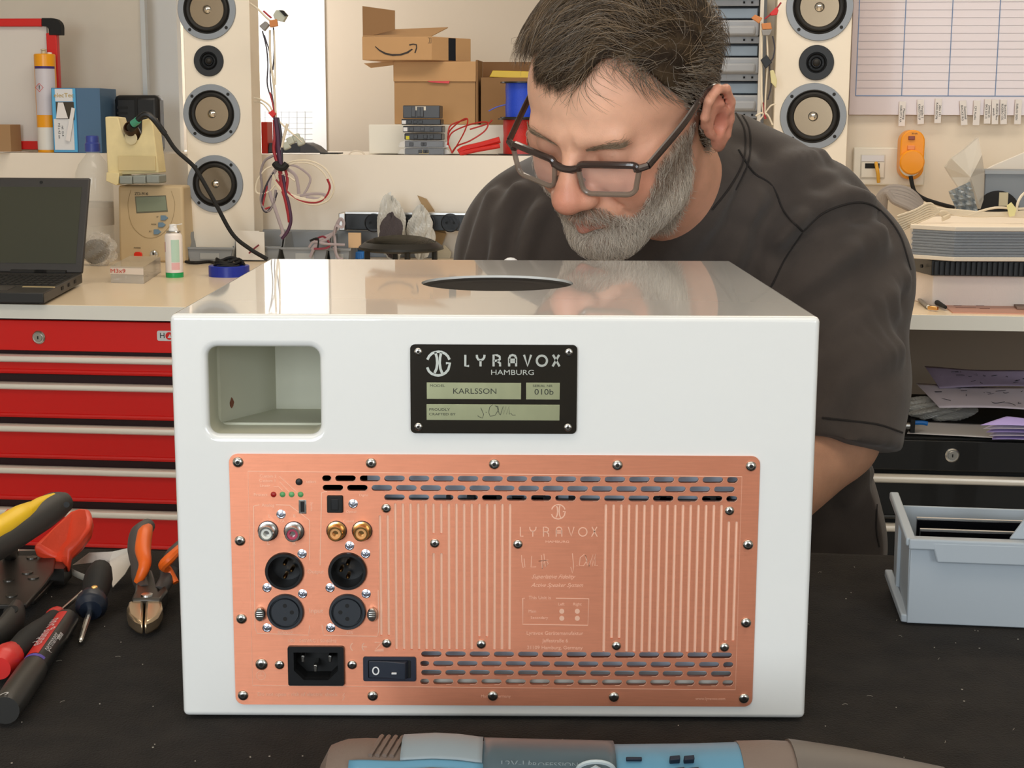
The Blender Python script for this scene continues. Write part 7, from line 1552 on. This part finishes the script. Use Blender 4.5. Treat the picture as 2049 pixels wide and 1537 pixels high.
gr = np.clip(.50+np.clip((-rb[:, 2]-35)/40, -.3, .45)+.25*(np.abs(rb[:, 0]) > 50)-.25*mous+rg.normal(size=n3)*.25, 0, 1)
toM(strands('beard', bw, .12+.09*rg.random(n3), lerpc(lin('#7a5a40'), lin('#f2e6d6'), gr)*(.85+.4*rg.random((n3, 1))), M_beard, None))
# brows
for s in (-1, 1):
    n4 = 330; u = rg.random(n4); rbw = np.stack([s*(11+36*u), 92-6*u+0*u, 25+5*np.sin(u*2.6)+rg.normal(size=n4)*1.8], 1); d, n = sdfgrad(rbw); rbw = rbw-n*d[:, None]
    ew = grow(rbw, lambda P: np.stack([s*(.9+0*P[:, 0]), 0*P[:, 0], .15+0*P[:, 0]], 1), 8+3*rg.random(n4), 5, lambda t: 1.6*t+.1, .22, 13); toM(strands('eyebrow', ew, .15+.08*rg.random(n4), lerpc(lin('#7a604a'), lin('#b8a48c'), rg.random(n4)), M_beard, None))
# ---------------- glasses (head mm)
GL = empty('glasses', Vector(h2w([[0, 100, 14]])[0]), 'brown and clear rectangular glasses worn low on the man\'s nose', 'glasses')
def toG(o): o.parent = GL; o.matrix_parent_inverse = Matrix.Translation(GL.location).inverted(); return o
def gp_(x, z): return Vector(h2w([[x, 107-(x/70.0)**2*17-.10*(z-10), z]])[0])
M_fr = mat('frame_brown', '#3a2c28', .18, coat=.5); M_frc = mat('frame_clear', '#8a7a6c', .12, alpha=.75, coat=.3); M_lens = mat('lens', '#ffffff', .0, alpha=.10, spec=.9)
for s in (-1, 1):
    X0, X1 = 10*s, 63*s; top_, bot = 17, -15
    def rr_pts(i): 
        o = []
        for cx, cz, a0 in ((58-i, 11-i*.6, 0), (18+i, 11-i*.6, 90), (22+i, -3+i, 180), (53-i, -3+i, 270)):
            R_ = 6 if cz > 0 else 8
            for k in range(6): t = math.radians(a0+18*k); o.append((s*(cx+(R_*1.0)*math.cos(t)), cz+(R_ if cz > 0 else R_*.95)*math.sin(t)))
        return o
    P = rr_pts(0); loop = [gp_(x, z) for x, z in P]; mb = MB(); n = len(loop)
    upn = Vector(HR[:, 2])
    def ringloop(sub, r): mb = MB(); mb.tube(sub, r, 8); return mb
    upper = [gp_(x, z) for x, z in P if z > -1]; 
    # split the rim: dark upper bar and clear lower rim
    ang = sorted(range(n), key=lambda k: k); hi_ = [k for k in range(n) if P[k][1] >= 7]; lo_ = [k for k in range(n) if P[k][1] < 7]
    # the order runs from the outer top over the top to the inner side, down and back
    seq_hi = hi_; seq_lo = [hi_[-1]]+lo_+[hi_[0]] if hi_[0] == 0 else lo_
    toG(MB().tube([loop[k] for k in seq_hi], .0032, 10).build('rim_top', M_fr)); toG(MB().tube([loop[k] for k in seq_lo], .0024, 10).build('rim_lower', M_frc))
    q = rr_pts(1.2); c0 = gp_(38*s, 0); V = [gp_(x, z) for x, z in q]+[c0]; toG(mkobj('lens', V, [(k, (k+1) % n, n) for k in range(n)], M_lens, None))
    hg = gp_(64*s, 13); e1 = Vector(h2w([[71*s, 88, 15]])[0]); e2 = Vector(h2w([[79*s, 40, 27]])[0]); e3 = Vector(h2w([[82.5*s, 2, 37]])[0]); e4 = Vector(h2w([[84*s, -22, 30]])[0]); e5 = Vector(h2w([[82*s, -36, 8]])[0])
    toG(MB().tube([gp_(60*s, 13), gp_(66*s, 14), e1], [.0028, .0032, .003], 8).build('hinge_block', M_fr)); toG(MB().tube(spline([e1, e2, e3, e4, e5], 6), .0042, 10, flat=.45, up=Vector(HR[:, 2])).build('temple', M_fr))
    toG(MB().tube([gp_(13*s, -2)+Vector(HR[:, 1])*-.001, Vector(h2w([[10*s, 99, -4]])[0])], .0022, 8).build('nose_pad', M_frc))
toG(MB().tube([gp_(-13, 13), gp_(-6, 10.5), gp_(0, 10), gp_(6, 10.5), gp_(13, 13)], [.0032, .0036, .0038, .0036, .0032], 10).build('bridge', M_fr))
